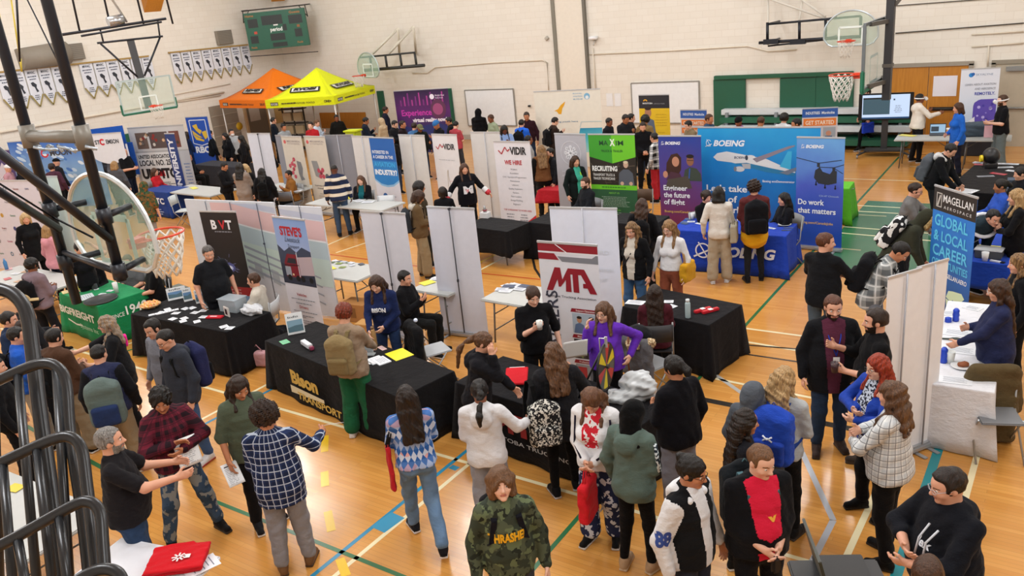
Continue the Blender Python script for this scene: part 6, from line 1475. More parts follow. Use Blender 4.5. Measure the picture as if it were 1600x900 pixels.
# ---------------------------------------------------------------- television on its stand
c=at(1380,243,0);p0_=at(1380,199,1.0)
tv=thing('television','large wheeled screen showing a light window beside the ceiling hoop post','television',(c.x,c.y,0),math.radians(8))
a,b=at(1347,153,1.95),at(1414,152,1.95);TW=1.32;zc_=1.30
MB().box((0,0,zc_),(TW,.06,.70),bev=.01).build('bezel',plain('#15161a',.3),tv)
A=Art(y=-.031);A.rect(-.57,zc_-.31,.57,zc_+.31,emit('#cfe2ff',1.0),1);A.rect(-.55,zc_-.20,.10,zc_+.20,emit('#4a6a78',.7),3);A.rect(-.55,zc_+.20,.10,zc_+.24,'#1a2226',4);A.rect(-.57,zc_-.31,.57,zc_-.27,emit('#2a5a8a',.7),4);A.rect(.18,zc_+.16,.22,zc_+.2,'#2a3a4a',4);A.lines(.3,zc_+.02,zc_-.15,.2,'#9ab0d0',5,h=.02);A.build('screen',tv)
MB().box((0,.06,.62),(.16,.08,1.0),bev=.01).build('stand_column',plain('#2a2a2c'),tv)
m=MB().box((0,.0,.16),(.95,.42,.05),bev=.02)
for s in(-1,1):m.beam((s*.42,-.1,.14),(s*.62,-.38,.09),.06,.03);m.beam((s*.42,.1,.14),(s*.62,.38,.09),.06,.03)
m.build('base_plate',plain('#2e2f31'),tv)
for s in(-1,1):
    for y in(-.38,.38):MB().tube([(s*.62-.02,y,.045),(s*.62+.02,y,.045)],.045,12).build('castor',plain('#8d9096',.4,.3),tv)
# ---------------------------------------------------------------- prize wheel
c=on('mtaf',950,628);wh=thing('prize_wheel','colourful spinning prize wheel on a black tripod on the table','prize wheel',(c.x,c.y,c.z),math.radians(98))
m=MB();R_=.25
for k in range(12):
    a0,a1=2*PI*k/12,2*PI*(k+1)/12;m.slab([(0,-.01,.42),(R_*math.cos(a0),-.01,.42+R_*math.sin(a0)),(R_*math.cos((a0+a1)/2),-.01,.42+R_*math.sin((a0+a1)/2)),(R_*math.cos(a1),-.01,.42+R_*math.sin(a1))][::-1],.012,k%4,n=(0,1,0))
m.build('wheel_disc',[plain('#d9c41c'),plain('#1d1d1f'),plain('#b83030'),plain('#4c5250')],wh)
MB().tube([(R_*math.cos(2*PI*k/24),0,.42+R_*math.sin(2*PI*k/24))for k in range(24)],.014,8,closed=True).build('wheel_rim',plain('#1a1a1c',.4),wh)
MB().tube([(0,-.04,.42),(0,.06,.42)],.025,10).build('hub',plain('#2a2a2c'),wh)
MB().beam((0,-.02,.64),(0,-.02,.76),.03,.012).tube([(0,.05,.40),(0,.05,.74),(0,-.02,.74)],.008,6).build('pointer',plain('#d9d9dc',.3,.5),wh)
for p in((-.22,.06,0),(.22,.06,0),(0,.34,0)):MB().tube([(0,.06,.56),p],.011,8).build('tripod_leg',plain('#1c1c1e',.4),wh)
# ---------------------------------------------------------------- chairs, coats
def chair(label,c,rz,col='#8d8f92',metal=True,group=None,cat='chair'):
    t=thing('folding_chair',label,cat,(c[0],c[1],0),rz,group);fm=plain('#9a9c9e',.35,.5)if metal else plain('#232327',.4)
    MB().box((0,0,.45),(.40,.38,.025),bev=.012).build('seat',plain(col,.5),t)
    m=MB();n=8;vs=[];
    for i in range(n+1):
        x=(i/n-.5)*.42;
        for z in(.62,.86):vs.append((x,.22+.04*(1-(x/.21)**2)+(z-.62)*.15,z))
    fs=[(2*i,2*i+2,2*i+3,2*i+1)for i in range(n)];o=mesh_obj('backrest',vs,fs,plain(col,.5),None,t,True);o.modifiers.new('s','SOLIDIFY').thickness=.02
    for s in(-1,1):
        MB().tube([(s*.21,.24,.88),(s*.21,.20,.45),(s*.22,-.22,.01)],.011,8).build('front_leg',fm,t);MB().tube([(s*.20,-.10,.45),(s*.20,.26,.01)],.011,8).build('rear_leg',fm,t)
    return t
def draped(name,label,cat,c,rz,mat,P,h=.014,amp=.008,freq=14,extra=None):
    t=thing(name,label,cat,(c[0],c[1],c[2]if len(c)>2 else 0),rz);blob_obj('garment',P,h,cloth(mat)if isinstance(mat,str)else mat,t,amp=amp,freq=freq)
    if extra:extra(t)
    return t
COAT=[rbox((0,.26,.62),(.23,.06,.27),.05),cone((-.17,.26,.84),(.17,.26,.84),.07,.07),cone((.2,.27,.80),(.27,.30,.40),.065,.05),cone((-.2,.27,.80),(-.26,.30,.38),.065,.05)]
c=at(1018,600,0);c=at(1017,520,.86);chair('folding chair with the fur-trimmed coat behind the woman in purple',(c.x,c.y),math.radians(160))
def fur(t):
    P=[cone((-.22,.22,.86),(0,.33,.80),.055,.055),cone((0,.33,.80),(.22,.22,.86),.055,.055)];blob_obj('fur_trim',P,.012,blotch('#b39a78','#d9c6a4','#8a7050',sc=30),t,amp=.010,freq=60)
    blob_obj('coat_hood',[ell((0,.20,.92),(.17,.13,.10))],.014,cloth('#26262a'),t,amp=.006);MB().tube([(.02,.36,.95),(.03,.38,.6),(.02,.36,.25)],.012).build('bag_strap',plain('#7a4422'),t)
draped('coat','grey coat with black hood and fur trim hung over a chair back','coat',(c.x,c.y),math.radians(-20+180+0),'#5b5a5e',COAT,extra=fur)
c=at(672,497,.92);chair('folding chair under the black jacket by the grey banner backs',(c.x,c.y),math.radians(150),'#a9acb0')
def refl(t):blob_obj('reflective_patch',[ell((.03,.20,.93),(.03,.03,.03))],.01,plain('#dfe9ff',.2),t)
draped('jacket','black jacket with long empty sleeves hung over a chair at the Bison table','jacket',(c.x,c.y),math.radians(150),'#1e1e21',COAT+[rbox((0,.28,.38),(.2,.05,.2),.05),cone((.27,.30,.45),(.33,.34,.22),.055,.05)],extra=refl)
c=at(1566,588,.90);chair('folding chair under the olive coat at the white table',(c.x,c.y),math.radians(20),'#7a7c80')
draped('coat','long olive brown coat hung over a chair beside the white table','coat',(c.x,c.y),math.radians(20),'#57492f',COAT+[rbox((0,.27,.30),(.25,.08,.29),.05),rbox((0,.27,.1),(.24,.09,.09),.05)])
for(u,v,z,r,l,col)in((596,310,.86,20,'empty white folding chair behind the bare table','#c3c6ca'),(1015,372,.80,90,'dark folding chair behind the woman with long dark hair','#35363a'),
    (283,305,.86,120,'white folding chair by the table with the yellow sheet','#c3cacc'),(1000,305,.8,10,'brown-backed folding chair behind the purple banner','#6b5140'),(450,296,.86,200,'grey folding chair beside the person in the brown top','#5c5f66'),(70,420,.8,180,'dark office chair at the left leaflet table','#2f3034'),(265,420,.84,170,'olive draped folding chair behind the near hoop net','#5a5f52')):
    p=at(u,v,z);chair(l,(p.x,p.y),math.radians(r),col)
# ---------------------------------------------------------------- things on the tables
def flat(key,pts,label,group=None,col='#e3e6ec',size=(.14,.20),name='flyer',cat='flyer',rot=None,th=.003,prt=True,seed=1):
    r=random.Random(seed)
    for i,(u,v)in enumerate(pts):
        c=on(key,u,v,i%3*.001);o=thing(name,label if isinstance(label,str)else label[i],cat,c,r.uniform(-.5,.5)if rot is None else rot,group)
        MB().box((0,0,th/2),(size[0],size[1],th)).build('sheet',ink(col if isinstance(col,str)else col[i%len(col)],.5),o)
        if prt:
            m=MB();q=5
            for k in range(q):m.box((-.01*(k%2),size[1]*(.32-.14*k),th+.0006),(size[0]*(.7-.1*(k%2)),size[1]*.03,.0006))
            m.build('printed_lines',ink('#6a7286'),o)
flat('bison',[(585,563)],'white card lying beside the clear stand',size=(.18,.22),col='#dfe6ea');flat('bison',[(593,562)],'dark pen on the white card',name='pen',cat='pen',col='#303a44',size=(.02,.14),prt=False,th=.008)
flat('bison',[(641,547)],'yellow sheet at the right end of the Bison table',col='#e8dc30',size=(.32,.26),prt=False,name='yellow_sheet',cat='sheet');flat('bison',[(615,537)],'pink and white card behind the yellow sheet',col='#d9b8b4',size=(.16,.07))
flat('bison',[(587,563+1)],'white paper stack left of the bottle',size=(.2,.16),th=.006);flat('bison',[(445,535)],'small green card at the left end of the Bison table',col='#6fbf8c',size=(.16,.11))
flat('bison',[(590,565)],'grey leaflet under the white card',size=(.14,.2),col='#b9c4cc')
def lit(key,u,v,label,w=.2,h=.28,col='#7a9cb0',rz=None,fr='#dfe3e6',name='picture_stand',cat='sign stand',txt=None):
    c=on(key,u,v);t=thing(name,label,cat,c,rz if rz is not None else math.atan2(-c.y,-c.x)+PI/2);R=Matrix.Rotation(-.25,3,'X')
    MB().box((0,.03,h/2),(w,.012,h),M=R,bev=.003).box((0,.05,.008),(w,.12,.012)).build('frame',plain(fr,.3),t)
    A=Art(y=-.0);A.rect(-w*.44,.03,w*.44,h*.66,col,1);A.poly([(-w*.44,.1),(0,h*.4),(w*.44,.12),(w*.44,.03),(-w*.44,.03)],'#4a6a78',2);A.text(txt or 'Info',-w*.35,h*.78,.025,'#2a3440',.01,w=w*.6);A.build('picture',t,M=Matrix.Translation((0,.03,h/2))@R.to_4x4()@Matrix.Translation((0,-.008,-h/2)));return t
lit('bison',464,522,'upright framed truck photo at the left end of the Bison table',.24,.30)
c=on('bison',480,543);t=thing('toy_truck','white toy truck on the Bison table','toy truck',c,-.35);MB().box((0,0,.045),(.26,.07,.06),bev=.006).build('trailer',plain('#d6d8de'),t);MB().box((.17,0,.035),(.06,.06,.05),bev=.01).build('cab',plain('#8a3450'),t)
for x in(-.1,-.06,.05,.17):MB().tube([(x,-.036,.012),(x,.036,.012)],.013,10).build('wheel',plain('#1a1a1c'),t)
c=on('bison',592,538);t=thing('bottle','tan metal bottle on the Bison table','bottle',c);MB().lathe([(0,0),(.036,0),(.038,.01),(.038,.19),(.022,.225),(.020,.24),(0,.24)],n=20).build('bottle_body',plain('#b08c5c',.3,.4),t);MB().lathe([(0,.24),(.022,.24),(.022,.275),(0,.275)],n=16).build('bottle_cap',plain('#7a5c3c',.4),t)
c=on('bison',578,556);t=thing('literature_holder','clear upright stand beside the tan bottle','holder',c,.4);MB().box((0,0,.11),(.12,.01,.22)).box((0,.03,.005),(.12,.08,.01)).build('clear_panel',glass('#cfd8dc',.35),t)
flat('bison',[(596,563+2)],'white notepad at the front edge by the tan sleeve',size=(.24,.17),th=.012)
# card table
flat('bvt',[(262,484),(275,490),(252,489),(288,498),(270,499),(290,483),(305,489),(318,496),(285,503),(308,503),(318,486),(300,482)],'small white card among those spread over the black cloth left of the seated woman','white cards on the card table',size=(.13,.10))
flat('bvt',[(250,490),(262,488)],['left of two long white paper strips on the card table','right of two long white paper strips on the card table'],size=(.07,.34),rot=-.5,th=.01)
c=on('bvt',236,481);t=thing('snack_bowl','bowl heaped with orange and pink snacks on the card table','bowl',c);MB().lathe([(0,0),(.09,0),(.17,.055),(.165,.06),(.085,.012),(0,.012)],n=24).build('bowl_body',plain('#b98a5c',.5),t)
blob_obj('snack_pile',[ell((0,0,.055),(.15,.15,.05))],.012,blotch('#d8a24a','#d77a5c','#e2cfa0',sc=26),t,amp=.012,freq=50)['kind']='stuff'
c=on('bvt',336,497);t=thing('red_pouch','flat red pouch on the card table','pouch',c,.35);MB().box((0,0,.012),(.28,.11,.024),bev=.01).build('pouch_body',cloth('#c41f30'),t);MB().box((-.02,0,.0245),(.12,.03,.002)).build('printed_label',ink('#e6d6d8'),t)
for(u,v,w_,h_,l)in((278,468,.30,.2,'landscape photo board at the back of the card table'),(295,471,.14,.22,'narrow blue picture board on the card table'),(314,474,.14,.22,'upright blue and white picture board on the card table'),(333,480,.26,.2,'picture board with a snowy scene in front of the man in the dark polo')):lit('bvt',u,v,l,w_,h_,'#5f86b0')
c=on('bvt',366,484);t=thing('clear_box','clear plastic box on the card table','box',c,.1);m=MB();w_,d_,h_=.36,.24,.2
for bx in(((0,-d_/2,h_/2),(w_,.006,h_)),((0,d_/2,h_/2),(w_,.006,h_)),((-w_/2,0,h_/2),(.006,d_,h_)),((w_/2,0,h_/2),(.006,d_,h_)),((0,0,h_),(w_+.03,d_+.03,.01))):m.box(*bx)
m.build('box_wall',glass('#c9d4dc',.45),t)
c=on('bvt',356,495);t=thing('card_reader','white device standing on the card table','device',c,-.2);MB().box((0,0,.08),(.16,.02,.16),bev=.008).build('device_body',plain('#d4d0cc',.4),t);MB().box((0,-.011,.08),(.07,.002,.09)).build('dark_screen',plain('#2f2c30',.2),t)
blob_obj_t=thing('plastic_bag','crumpled translucent white plastic bag on the card table','bag',on('bvt',395,490));blob_obj('bag_body',[ell((0,0,.06),(.2,.13,.08))],.012,plain('#c9ccd2',.3),blob_obj_t,amp=.018,freq=26)
flat('bvt',[(350,511),(362,514)],['white card at the front right corner of the card table','white card nearest the front right corner of the card table'],size=(.12,.12))
# green table
flat('green',[(98,443)],'yellow sheet on the green table',col='#e2d838',size=(.24,.2),prt=False,name='yellow_sheet',cat='sheet');flat('green',[(104,457)],'tan paper pad on the green table',col='#d6c084',size=(.2,.14),th=.01);flat('green',[(134,465)],'glossy grey magazine spread open on the green table',col='#c3ccd0',size=(.36,.26),th=.006)
flat('green',[(132,452),(160,460),(172,455),(150,452)],'small paper slip on the green table','paper slips on the green table',size=(.12,.08))
c=on('green',158,470);t=thing('tray','round dark tray at the front of the green table','tray',c);MB().lathe([(0,0),(.26,0),(.28,.03),(.27,.03),(.25,.012),(0,.012)],n=28).build('tray_body',plain('#3a3d3e',.3),t)
c=on('green',183,458);t=thing('cup','tall white cup on the green table','cup',c);MB().lathe([(0,0),(.035,0),(.046,.19),(.041,.19),(.032,.01),(0,.01)],n=20).build('cup_body',plain('#dcdad8',.3),t)
c=on('green',149,452);t=thing('desk_phone','dark small device on the green table','device',c,.4);MB().box((0,0,.05),(.1,.06,.1),bev=.01).build('device_body',plain('#4a4a50',.4),t)
# mta tables
flat('mtar',[(978,470)],'white papers behind the tall white banner back',size=(.26,.16),rot=.1);flat('mtar',[(1050,479),(1045,472)],['white folded card left of the steel bottle','pale card behind the white folded card'],size=(.13,.10))
c=on('mtar',1075,497);t=thing('water_bottle','tall white water bottle on the black table at right','bottle',c);MB().lathe([(0,0),(.034,0),(.036,.01),(.036,.20),(.026,.225),(0,.225)],n=20).build('bottle_body',plain('#a8bcc0',.3),t);MB().lathe([(0,.225),(.027,.225),(.027,.26),(0,.26)],n=16).build('bottle_cap',plain('#cfd4d6',.3),t)
for u,v,l in((1098,487,'left red bar with white label on the black table'),(1110,488,'right red bar with white label on the black table')):
    c=on('mtar',u,v);t=thing('red_bar',l,'bar',c,1.0);MB().box((0,0,.02),(.26,.06,.04),bev=.008).build('bar_body',plain('#c01f2c',.4),t);MB().box((0,0,.041),(.06,.062,.002)).build('white_label',ink('#e6e6ea'),t)
t=thing('red_folder','bright red folder with papers held over the black table','folder',on('mtaf',808,597,.05),.5);MB().box((0,0,.02),(.26,.30,.03),M=Matrix.Rotation(.25,3,'X'),bev=.008).build('folder_body',cloth('#cc1f2b'),t);MB().box((0,.06,.045),(.18,.18,.006),M=Matrix.Rotation(.25,3,'X')).build('white_sheet',ink('#e6e0e4'),t)
t=thing('plastic_bag','big crumpled translucent bag right of the prize wheel','bag',on('mtaf',1022,605),.2);blob_obj('bag_body',[ell((0,0,.13),(.20,.14,.17)),ell((-.15,-.1,.05),(.18,.12,.07))],.014,plain('#c3c8cc',.25),t,amp=.02,freq=22)
# boeing table
flat('boe',[(1063,343),(1072,340),(1080,347),(1070,350),(1058,347)],'small dark blue leaflet at the left end of the blue table','dark leaflets on the blue table',col=['#22406a','#4a6a9c','#c9d2e2'],size=(.14,.1));flat('boe',[(1095,350)],'white leaflet in the middle of the blue table',size=(.2,.1))
c=on('boe',1085,341);t=thing('paper_cup','white paper cup on the blue table','cup',c);MB().lathe([(0,0),(.03,0),(.043,.12),(.039,.12),(.028,.01),(0,.01)],n=20).build('cup_wall',plain('#dfe2e6',.4),t)
def plate(key,u,v,label,food='#a8683c'):
    t=thing('plate',label,'plate',on(key,u,v));MB().lathe([(0,0),(.07,0),(.115,.018),(.11,.022),(.065,.008),(0,.008)],n=28).build('plate_body',plain('#e6e8ea',.3),t);f=thing('pastry','brown food on the '+label.split(' on ')[0]+' '+' '.join(label.split(' ')[-3:]),'food',on(key,u,v,.008));blob_obj('pastry_body',[ell((0,0,.02),(.05,.035,.025)),ell((.03,.02,.025),(.035,.03,.025))],.008,plain(food,.6),f,amp=.005,freq=60)
plate('boe',1226,352,'white paper plate on the blue booth table');flat('boe',[(1205,357),(1240,361),(1252,358)],'white or dark card near the plate on the blue table','cards at the right end of the blue table',col=['#dfe6f0','#2a3f6a','#3a4a72'],size=(.16,.07))
# white table
plate('white',1503,574,'white plate with pastry on the white table','#8a4a24')
flat('white',[(1492,595)],'open white booklet at the near end of the white table',size=(.32,.18),rot=.1);flat('white',[(1500,548),(1497,521)],['printed white sheet in the middle of the white table','printed white sheet with dark object further back on the white table'],size=(.36,.2),rot=.0);flat('white',[(1520,482),(1485,490)],['tan striped card at the far end of the white table','white sheet beside the blue bottle'],size=(.2,.14))
for u,v,l,h_ in((1493,502,'round stacked blue bottle on the white table',.16),(1474,567,'blue bottle half hidden by the white banner back',.18),(1476,503,'small blue ball-like cap beside the banner back',.06)):
    t=thing('blue_bottle',l,'bottle',on('white',u,v));MB().lathe([(0,0),(.036,0),(.04,h_*.15),(.034,h_*.33),(.04,h_*.5),(.034,h_*.68),(.038,h_*.85),(.02,h_),(0,h_)],n=18).build('bottle_body',plain('#1f45c0',.35),t)
t=thing('cup','white cup behind the pastry plate','cup',on('white',1484,567));MB().lathe([(0,0),(.04,0),(.05,.13),(.045,.13),(.036,.01),(0,.01)],n=20).build('cup_body',plain('#dfe2de',.4),t)
t=thing('sunglasses','dark glasses-like object with blue strap on the white table','glasses',on('white',1495,533),.1);blob_obj('frame_body',[ell((0,0,.02),(.05,.025,.02)),cone((-.05,0,.015),(-.16,.0,.01),.012,.01)],.006,plain('#3f4a44',.4),t)
# bare tables
flat('f1',[(522,404),(515,410),(530,412),(540,406),(548,405),(556,408),(562,404),(535,418),(572,410),(550,415)],'small flyer or sticker among the spread on the bare table right of the truck banner','flyers on the bare table right of the truck banner',col=['#dfe2ea','#56683c','#8a9a3c','#3c4454','#c9ccd4'],size=(.12,.09));flat('f1',[(515,420)],'yellow sheet on the bare table right of the truck banner',col='#e6d83a',size=(.22,.18),prt=False,name='yellow_sheet',cat='sheet')
flat('f2',[(655,440)],'yellow sheet seen between the two grey banner backs',col='#e6d83a',size=(.2,.22),prt=False,name='yellow_sheet',cat='sheet');flat('f2',[(660,430),(668,434),(652,432)],'white paper seen between the two grey banner backs','papers between the grey banner backs',size=(.16,.12))
flat('f3',[(770,444),(782,452),(795,448),(805,446),(812,452),(820,448),(790,455)],'white paper on the bare table right of the second grey banner back','papers right of the second grey banner back',col=['#e6e8ee','#d4d8e0','#3f4a66'],size=(.2,.14))
flat('suit',[(542,309)],'yellow sheet by the man in the striped sweater',col='#ece23a',size=(.42,.2),prt=False,name='yellow_sheet',cat='sheet');flat('suit',[(560,314),(575,316)],'white paper on the bare table by the seated woman','papers by the seated woman in teal',size=(.3,.2));flat('suit2',[(440,300),(455,302),(425,303)],'white paper by the person in the brown top','papers by the person in the brown top',size=(.26,.18))
flat('tl',[(303,294)],'yellow sheet on the table near the navy banner',col='#e6dc60',size=(.4,.16),prt=False,name='yellow_sheet',cat='sheet')
flat('wl',[(10,420),(25,428),(40,425),(12,436),(50,434),(60,428),(30,440)],'red, white or tan leaflet on the pale table at the left edge','leaflets on the pale table at the left edge',col=['#d8a8a8','#dfe0e4','#c9a484','#c46060'],size=(.18,.12));flat('rl',[(24,763)],'yellow sheet on the grey table behind the railing',col='#dfc63c',size=(.18,.13),prt=False,name='yellow_sheet',cat='sheet',rot=.2)
t=thing('water_bottle','clear blue water bottle at the left edge','bottle',on('wl',3,420));MB().lathe([(0,0),(.035,0),(.037,.16),(.015,.2),(.015,.23),(0,.23)],n=16).build('bottle_body',plain('#3f7ab0',.2),t)
flat('blk',[(1508,243),(1522,244),(1545,243),(1560,246),(1575,250),(1535,258),(1550,262),(1570,262),(1585,268),(1560,272),(1540,276),(1590,246)],'red, white or grey leaflet on the black table at far right','leaflets on the far right black table',col=['#d9dbe2','#b84048','#8a8c94','#cfd4dc'],size=(.3,.12));flat('blk',[(1505,305)],'white sheet at the near end of the far right black table',size=(.3,.3))
flat('bl2',[(1548,386)],'bright yellow sheet on the blue table',col='#f0e416',size=(.34,.12),prt=False,name='yellow_sheet',cat='sheet',rot=-.1)
t=thing('storage_bin','dark grey bin with white rim on the blue table','bin',on('bl2',1545,402),-.1);MB().box((0,0,.06),(.34,.22,.12),bev=.01).build('bin_body',plain('#4c4f52'),t);MB().box((0,.0,.125),(.36,.24,.012)).build('bin_rim',plain('#b9bcc0'),t)
t=thing('paper_cup','white paper cup on the blue table at right','cup',on('bl2',1530,421));MB().lathe([(0,0),(.035,0),(.05,.13),(.045,.13),(.03,.01),(0,.01)],n=20).build('cup_wall',plain('#dcdee0',.4),t);flat('bl2',[(1550,418)],'white cable coil on the blue table',size=(.14,.04),prt=False,name='cable',cat='cable',th=.02);flat('bl2',[(1550,427)],'black slim device on the blue table',col='#1c1e24',size=(.16,.05),prt=False,name='device',cat='device',th=.015)
# display head with hearing protection
t=thing('safety_helmet','black helmet with yellow ear muffs on the black table','helmet',on('blk',1547,262),.3);blob_obj('helmet_shell',[ell((0,0,.24),(.16,.18,.17)),rbox((0,0,.05),(.12,.12,.06),.03)],.014,plain('#1d1d20',.4),t);MB().tube([(-.16,-.05,.2),(-.21,-.05,.2)],.07,16).build('ear_cup',plain('#e0c81c',.4),t)
# laptop and items, far right
for key,u,v,l,sc_ in(('bk',1466,209,'open laptop with bright screen on the table by the wooden door','#a9d0ee'),('blk',1590,300,'open laptop at the far right','#6a7280')):
    t=thing('laptop',l,'laptop',on(key,u,v),.15);MB().box((0,0,.01),(.36,.24,.02),bev=.005).build('keyboard_base',plain('#4a4d52'),t);MB().box((0,.14,.13),(.36,.012,.24),M=Matrix.Rotation(-.2,3,'X')).build('lid',plain('#2a2c30'),t);A=Art(y=0);A.rect(-.165,-.1,.165,.1,emit(sc_,.8),1);A.rect(-.15,-.07,.02,.05,'#2a3a4a',3);A.build('screen',t,M=Matrix.Translation((0,.133,.13))@Matrix.Rotation(-.2,4,'X'))
flat('bk',[(1418,212)],'yellow sheet on the table by the wooden door',col='#e8e070',size=(.4,.2),prt=False,name='yellow_sheet',cat='sheet');t=thing('tub','orange lidded tub beside the laptop','tub',on('bk',1486,209));MB().lathe([(0,0),(.09,0),(.10,.13),(0,.13)],n=18).build('tub_body',plain('#e0944c'),t);MB().lathe([(0,.13),(.105,.13),(.105,.16),(0,.16)],n=18).build('tub_lid',plain('#e6e0d6'),t)
t=thing('storage_bag','dark open bag on the table beside the pale blue banner','bag',on('bk2',1523,212),.2);blob_obj('bag_body',[rbox((0,0,.15),(.30,.18,.16),.06)],.02,cloth('#46525e'),t,amp=.01);t=thing('storage_crate','dark crate under the table in front of the pale blue banner','crate',(*at(1530,232,.15)[:2],0),.1);MB().box((0,0,.2),(.9,.5,.4),bev=.03).build('crate_body',plain('#20222a'),t);MB().box((0,-.0,.41),(.94,.54,.03)).build('crate_lid',plain('#2c2e36'),t)
t=thing('pink_sign','small pink leaning sheet on the table in front of the man with the headset','sign',on('bk2',1545,215),.1);MB().box((0,0,.14),(.22,.01,.28),M=Matrix.Rotation(-.2,3,'X')).build('sheet',ink('#dba8b0'),t)
# midfield bits
t=thing('cardboard_box','brown cardboard box under the short black cloth','box',(*at(752,370,.15)[:2],0),.1);MB().box((0,0,.16),(.40,.3,.32),bev=.004).build('box_body',plain('#b08050',.8),t);MB().box((0,-.151,.16),(.05,.002,.32)).build('tape',plain('#8a6238'),t)
t=thing('cardboard_box','open brown cardboard box behind the woman in the navy sweater','box',(*at(560,485,.15)[:2],0),.1);MB().box((0,0,.16),(.5,.34,.32),bev=.004).build('box_body',plain('#b07c44',.8),t);MB().box((-.05,-.171,.17),(.26,.002,.18)).build('printed_panel',ink('#8a5f34'),t)
for i,(u,v)in enumerate(((770,321),(776,322),(786,321),(783,318))):
    t=thing('trophy','small red and white award among those beside the big VIDIR banner','award',on('vid',u,v+6),group='awards beside the big VIDIR banner');MB().lathe([(0,0),(.04,0),(.04,.03),(.015,.05),(.012,.10),(.05,.17),(.0,.18)],n=14).build('award_body',plain('#b8485a' if i%2 else '#c9c2c8',.3),t)
t=thing('tissue_box','white box at the corner of the short black cloth','box',on('vid',758,333),.1);MB().box((0,0,.06),(.2,.14,.12),bev=.01).build('box_body',plain('#dcdcde'),t);MB().box((0,0,.121),(.1,.03,.003)).build('slot',plain('#6a6c72'),t)
t=thing('steel_flask','steel flask on the short black cloth','flask',on('vid',761,325));MB().lathe([(0,0),(.035,0),(.035,.18),(.02,.21),(.02,.25),(0,.25)],n=16).build('flask_body',plain('#9a9c9e',.3,.7),t)
# bottom left: red shirts on the white table
c=at(278,880,.74);t=thing('folded_shirts','pile of bright red folded shirts with white emblem','shirts',(c.x,c.y,.745),math.radians(40))
for k in range(3):blob_obj('folded_shirt',[rbox((.01*k,-.012*k,.014+.024*k),(.24,.17,.014),.012),cone((-.2,.14,.02+.024*k),(.1,.16,.02+.024*k),.018,.018)],.010,cloth('#c4121f'),t,amp=.004,freq=16,seed=k)
m=MB()
for k in range(8):a=k*PI/4;m.box((.04+.035*math.cos(a),-.05+.035*math.sin(a),.0885),(.045,.014,.002),rz=a)
m.box((.11,-.05,.0885),(.05,.05,.002));m.build('white_emblem',ink('#e9e0e2'),t)
flat('red',[(352,893)],'white leaflet with red print at the bottom edge',size=(.2,.28),rot=-.3)
# laptop at the bottom right, seen from behind
c=atD(1276,872,4.6);t=thing('laptop','open black laptop at the bottom edge, screen turned away','laptop',(c.x,c.y,c.z),math.radians(-62));MB().box((0,0,0),(.40,.016,.27),M=Matrix.Rotation(.25,3,'X'),bev=.008).build('lid',plain('#3c3f36',.4),t);MB().box((0,.16,-.14),(.40,.28,.02),bev=.006).build('keyboard_base',plain('#1c1c1e'),t)
tt=thing('laptop_table','dark cloth table under the laptop at the bottom edge','table',(c.x+.1,c.y-.12,0),math.radians(-62));zt_=c.z-.16
MB().box((0,.1,zt_-.02),(.7,.5,.04),bev=.01).build('tabletop',plain('#2a2a2c'),tt)
for x in(-.3,.3):
    for y in(-.1,.3):MB().tube([(x,y,0),(x,y,zt_-.03)],.018).build('leg',plain('#3a3a3c'),tt)
# display rack under the tents, counter, clothes rail
t=thing('display_rack','black wire display rack with boxed goods under the tents','rack',(*at(462,200,.9)[:2],0),.2);m=MB()
for x in(-.5,0,.5):m.tube([(x,0,0),(x,0,1.7)],.03)
for z in(.1,.6,1.1,1.65):m.box((0,0,z),(1.1,.35,.04))
m.build('rack_frame',plain('#242422'),t)
for x in(-.25,.25):
    for z in(.35,.85,1.35):MB().box((x,.02,z),(.4,.25,.32),bev=.01).build('boxed_goods',plain('#b9a888'),t)
t=thing('lime_display','lime green display stand right of the grey panel','display',(*at(556,235,.9)[:2],0),.1);MB().box((0,0,.75),(.4,.3,1.5),bev=.02).build('stand_body',plain('#a9b81c'),t);MB().box((0,-.0,1.52),(.5,.36,.05),bev=.01).build('stand_top',plain('#c2d018'),t)
t=thing('handbag','pink handbag on the floor at the right end of the card table','bag',(*at(406,568,.05)[:2],0),.3);blob_obj('bag_body',[rbox((0,0,.14),(.16,.07,.12),.04)],.012,cloth('#c99aa0'),t,amp=.003);MB().tube([(-.1,0,.25),(0,0,.36),(.1,0,.25)],.008).build('handle',cloth('#a87a80'),t)
t=thing('rucksack','dark bag on the floor behind the card table','bag',(*at(432,530,.1)[:2],0),.3);blob_obj('bag_body',[rbox((0,0,.16),(.2,.14,.15),.07)],.014,cloth('#24242a'),t,amp=.008)
t=thing('storage_box','small yellow-brown box on the floor by the Bison table','box',(*at(575,512,.1)[:2],0),.2);MB().box((0,0,.1),(.36,.26,.2),bev=.006).build('box_body',plain('#b98a4c'),t)
# ---------------------------------------------------------------- the visitors
JEAN,JDK,BLK='#4b6484','#27374f','#1f1f23'
P_=person
def sitter(label,u,v,chair_label,col='#8d8f92',**k):
    r=P_(label,u,v,stance='sit',**k);f=Vector((math.sin(r['rz']),-math.cos(r['rz']),0));c=r['loc'];chair(chair_label,(c.x+f.x*.02,c.y+f.y*.02),r['rz'],col);return r
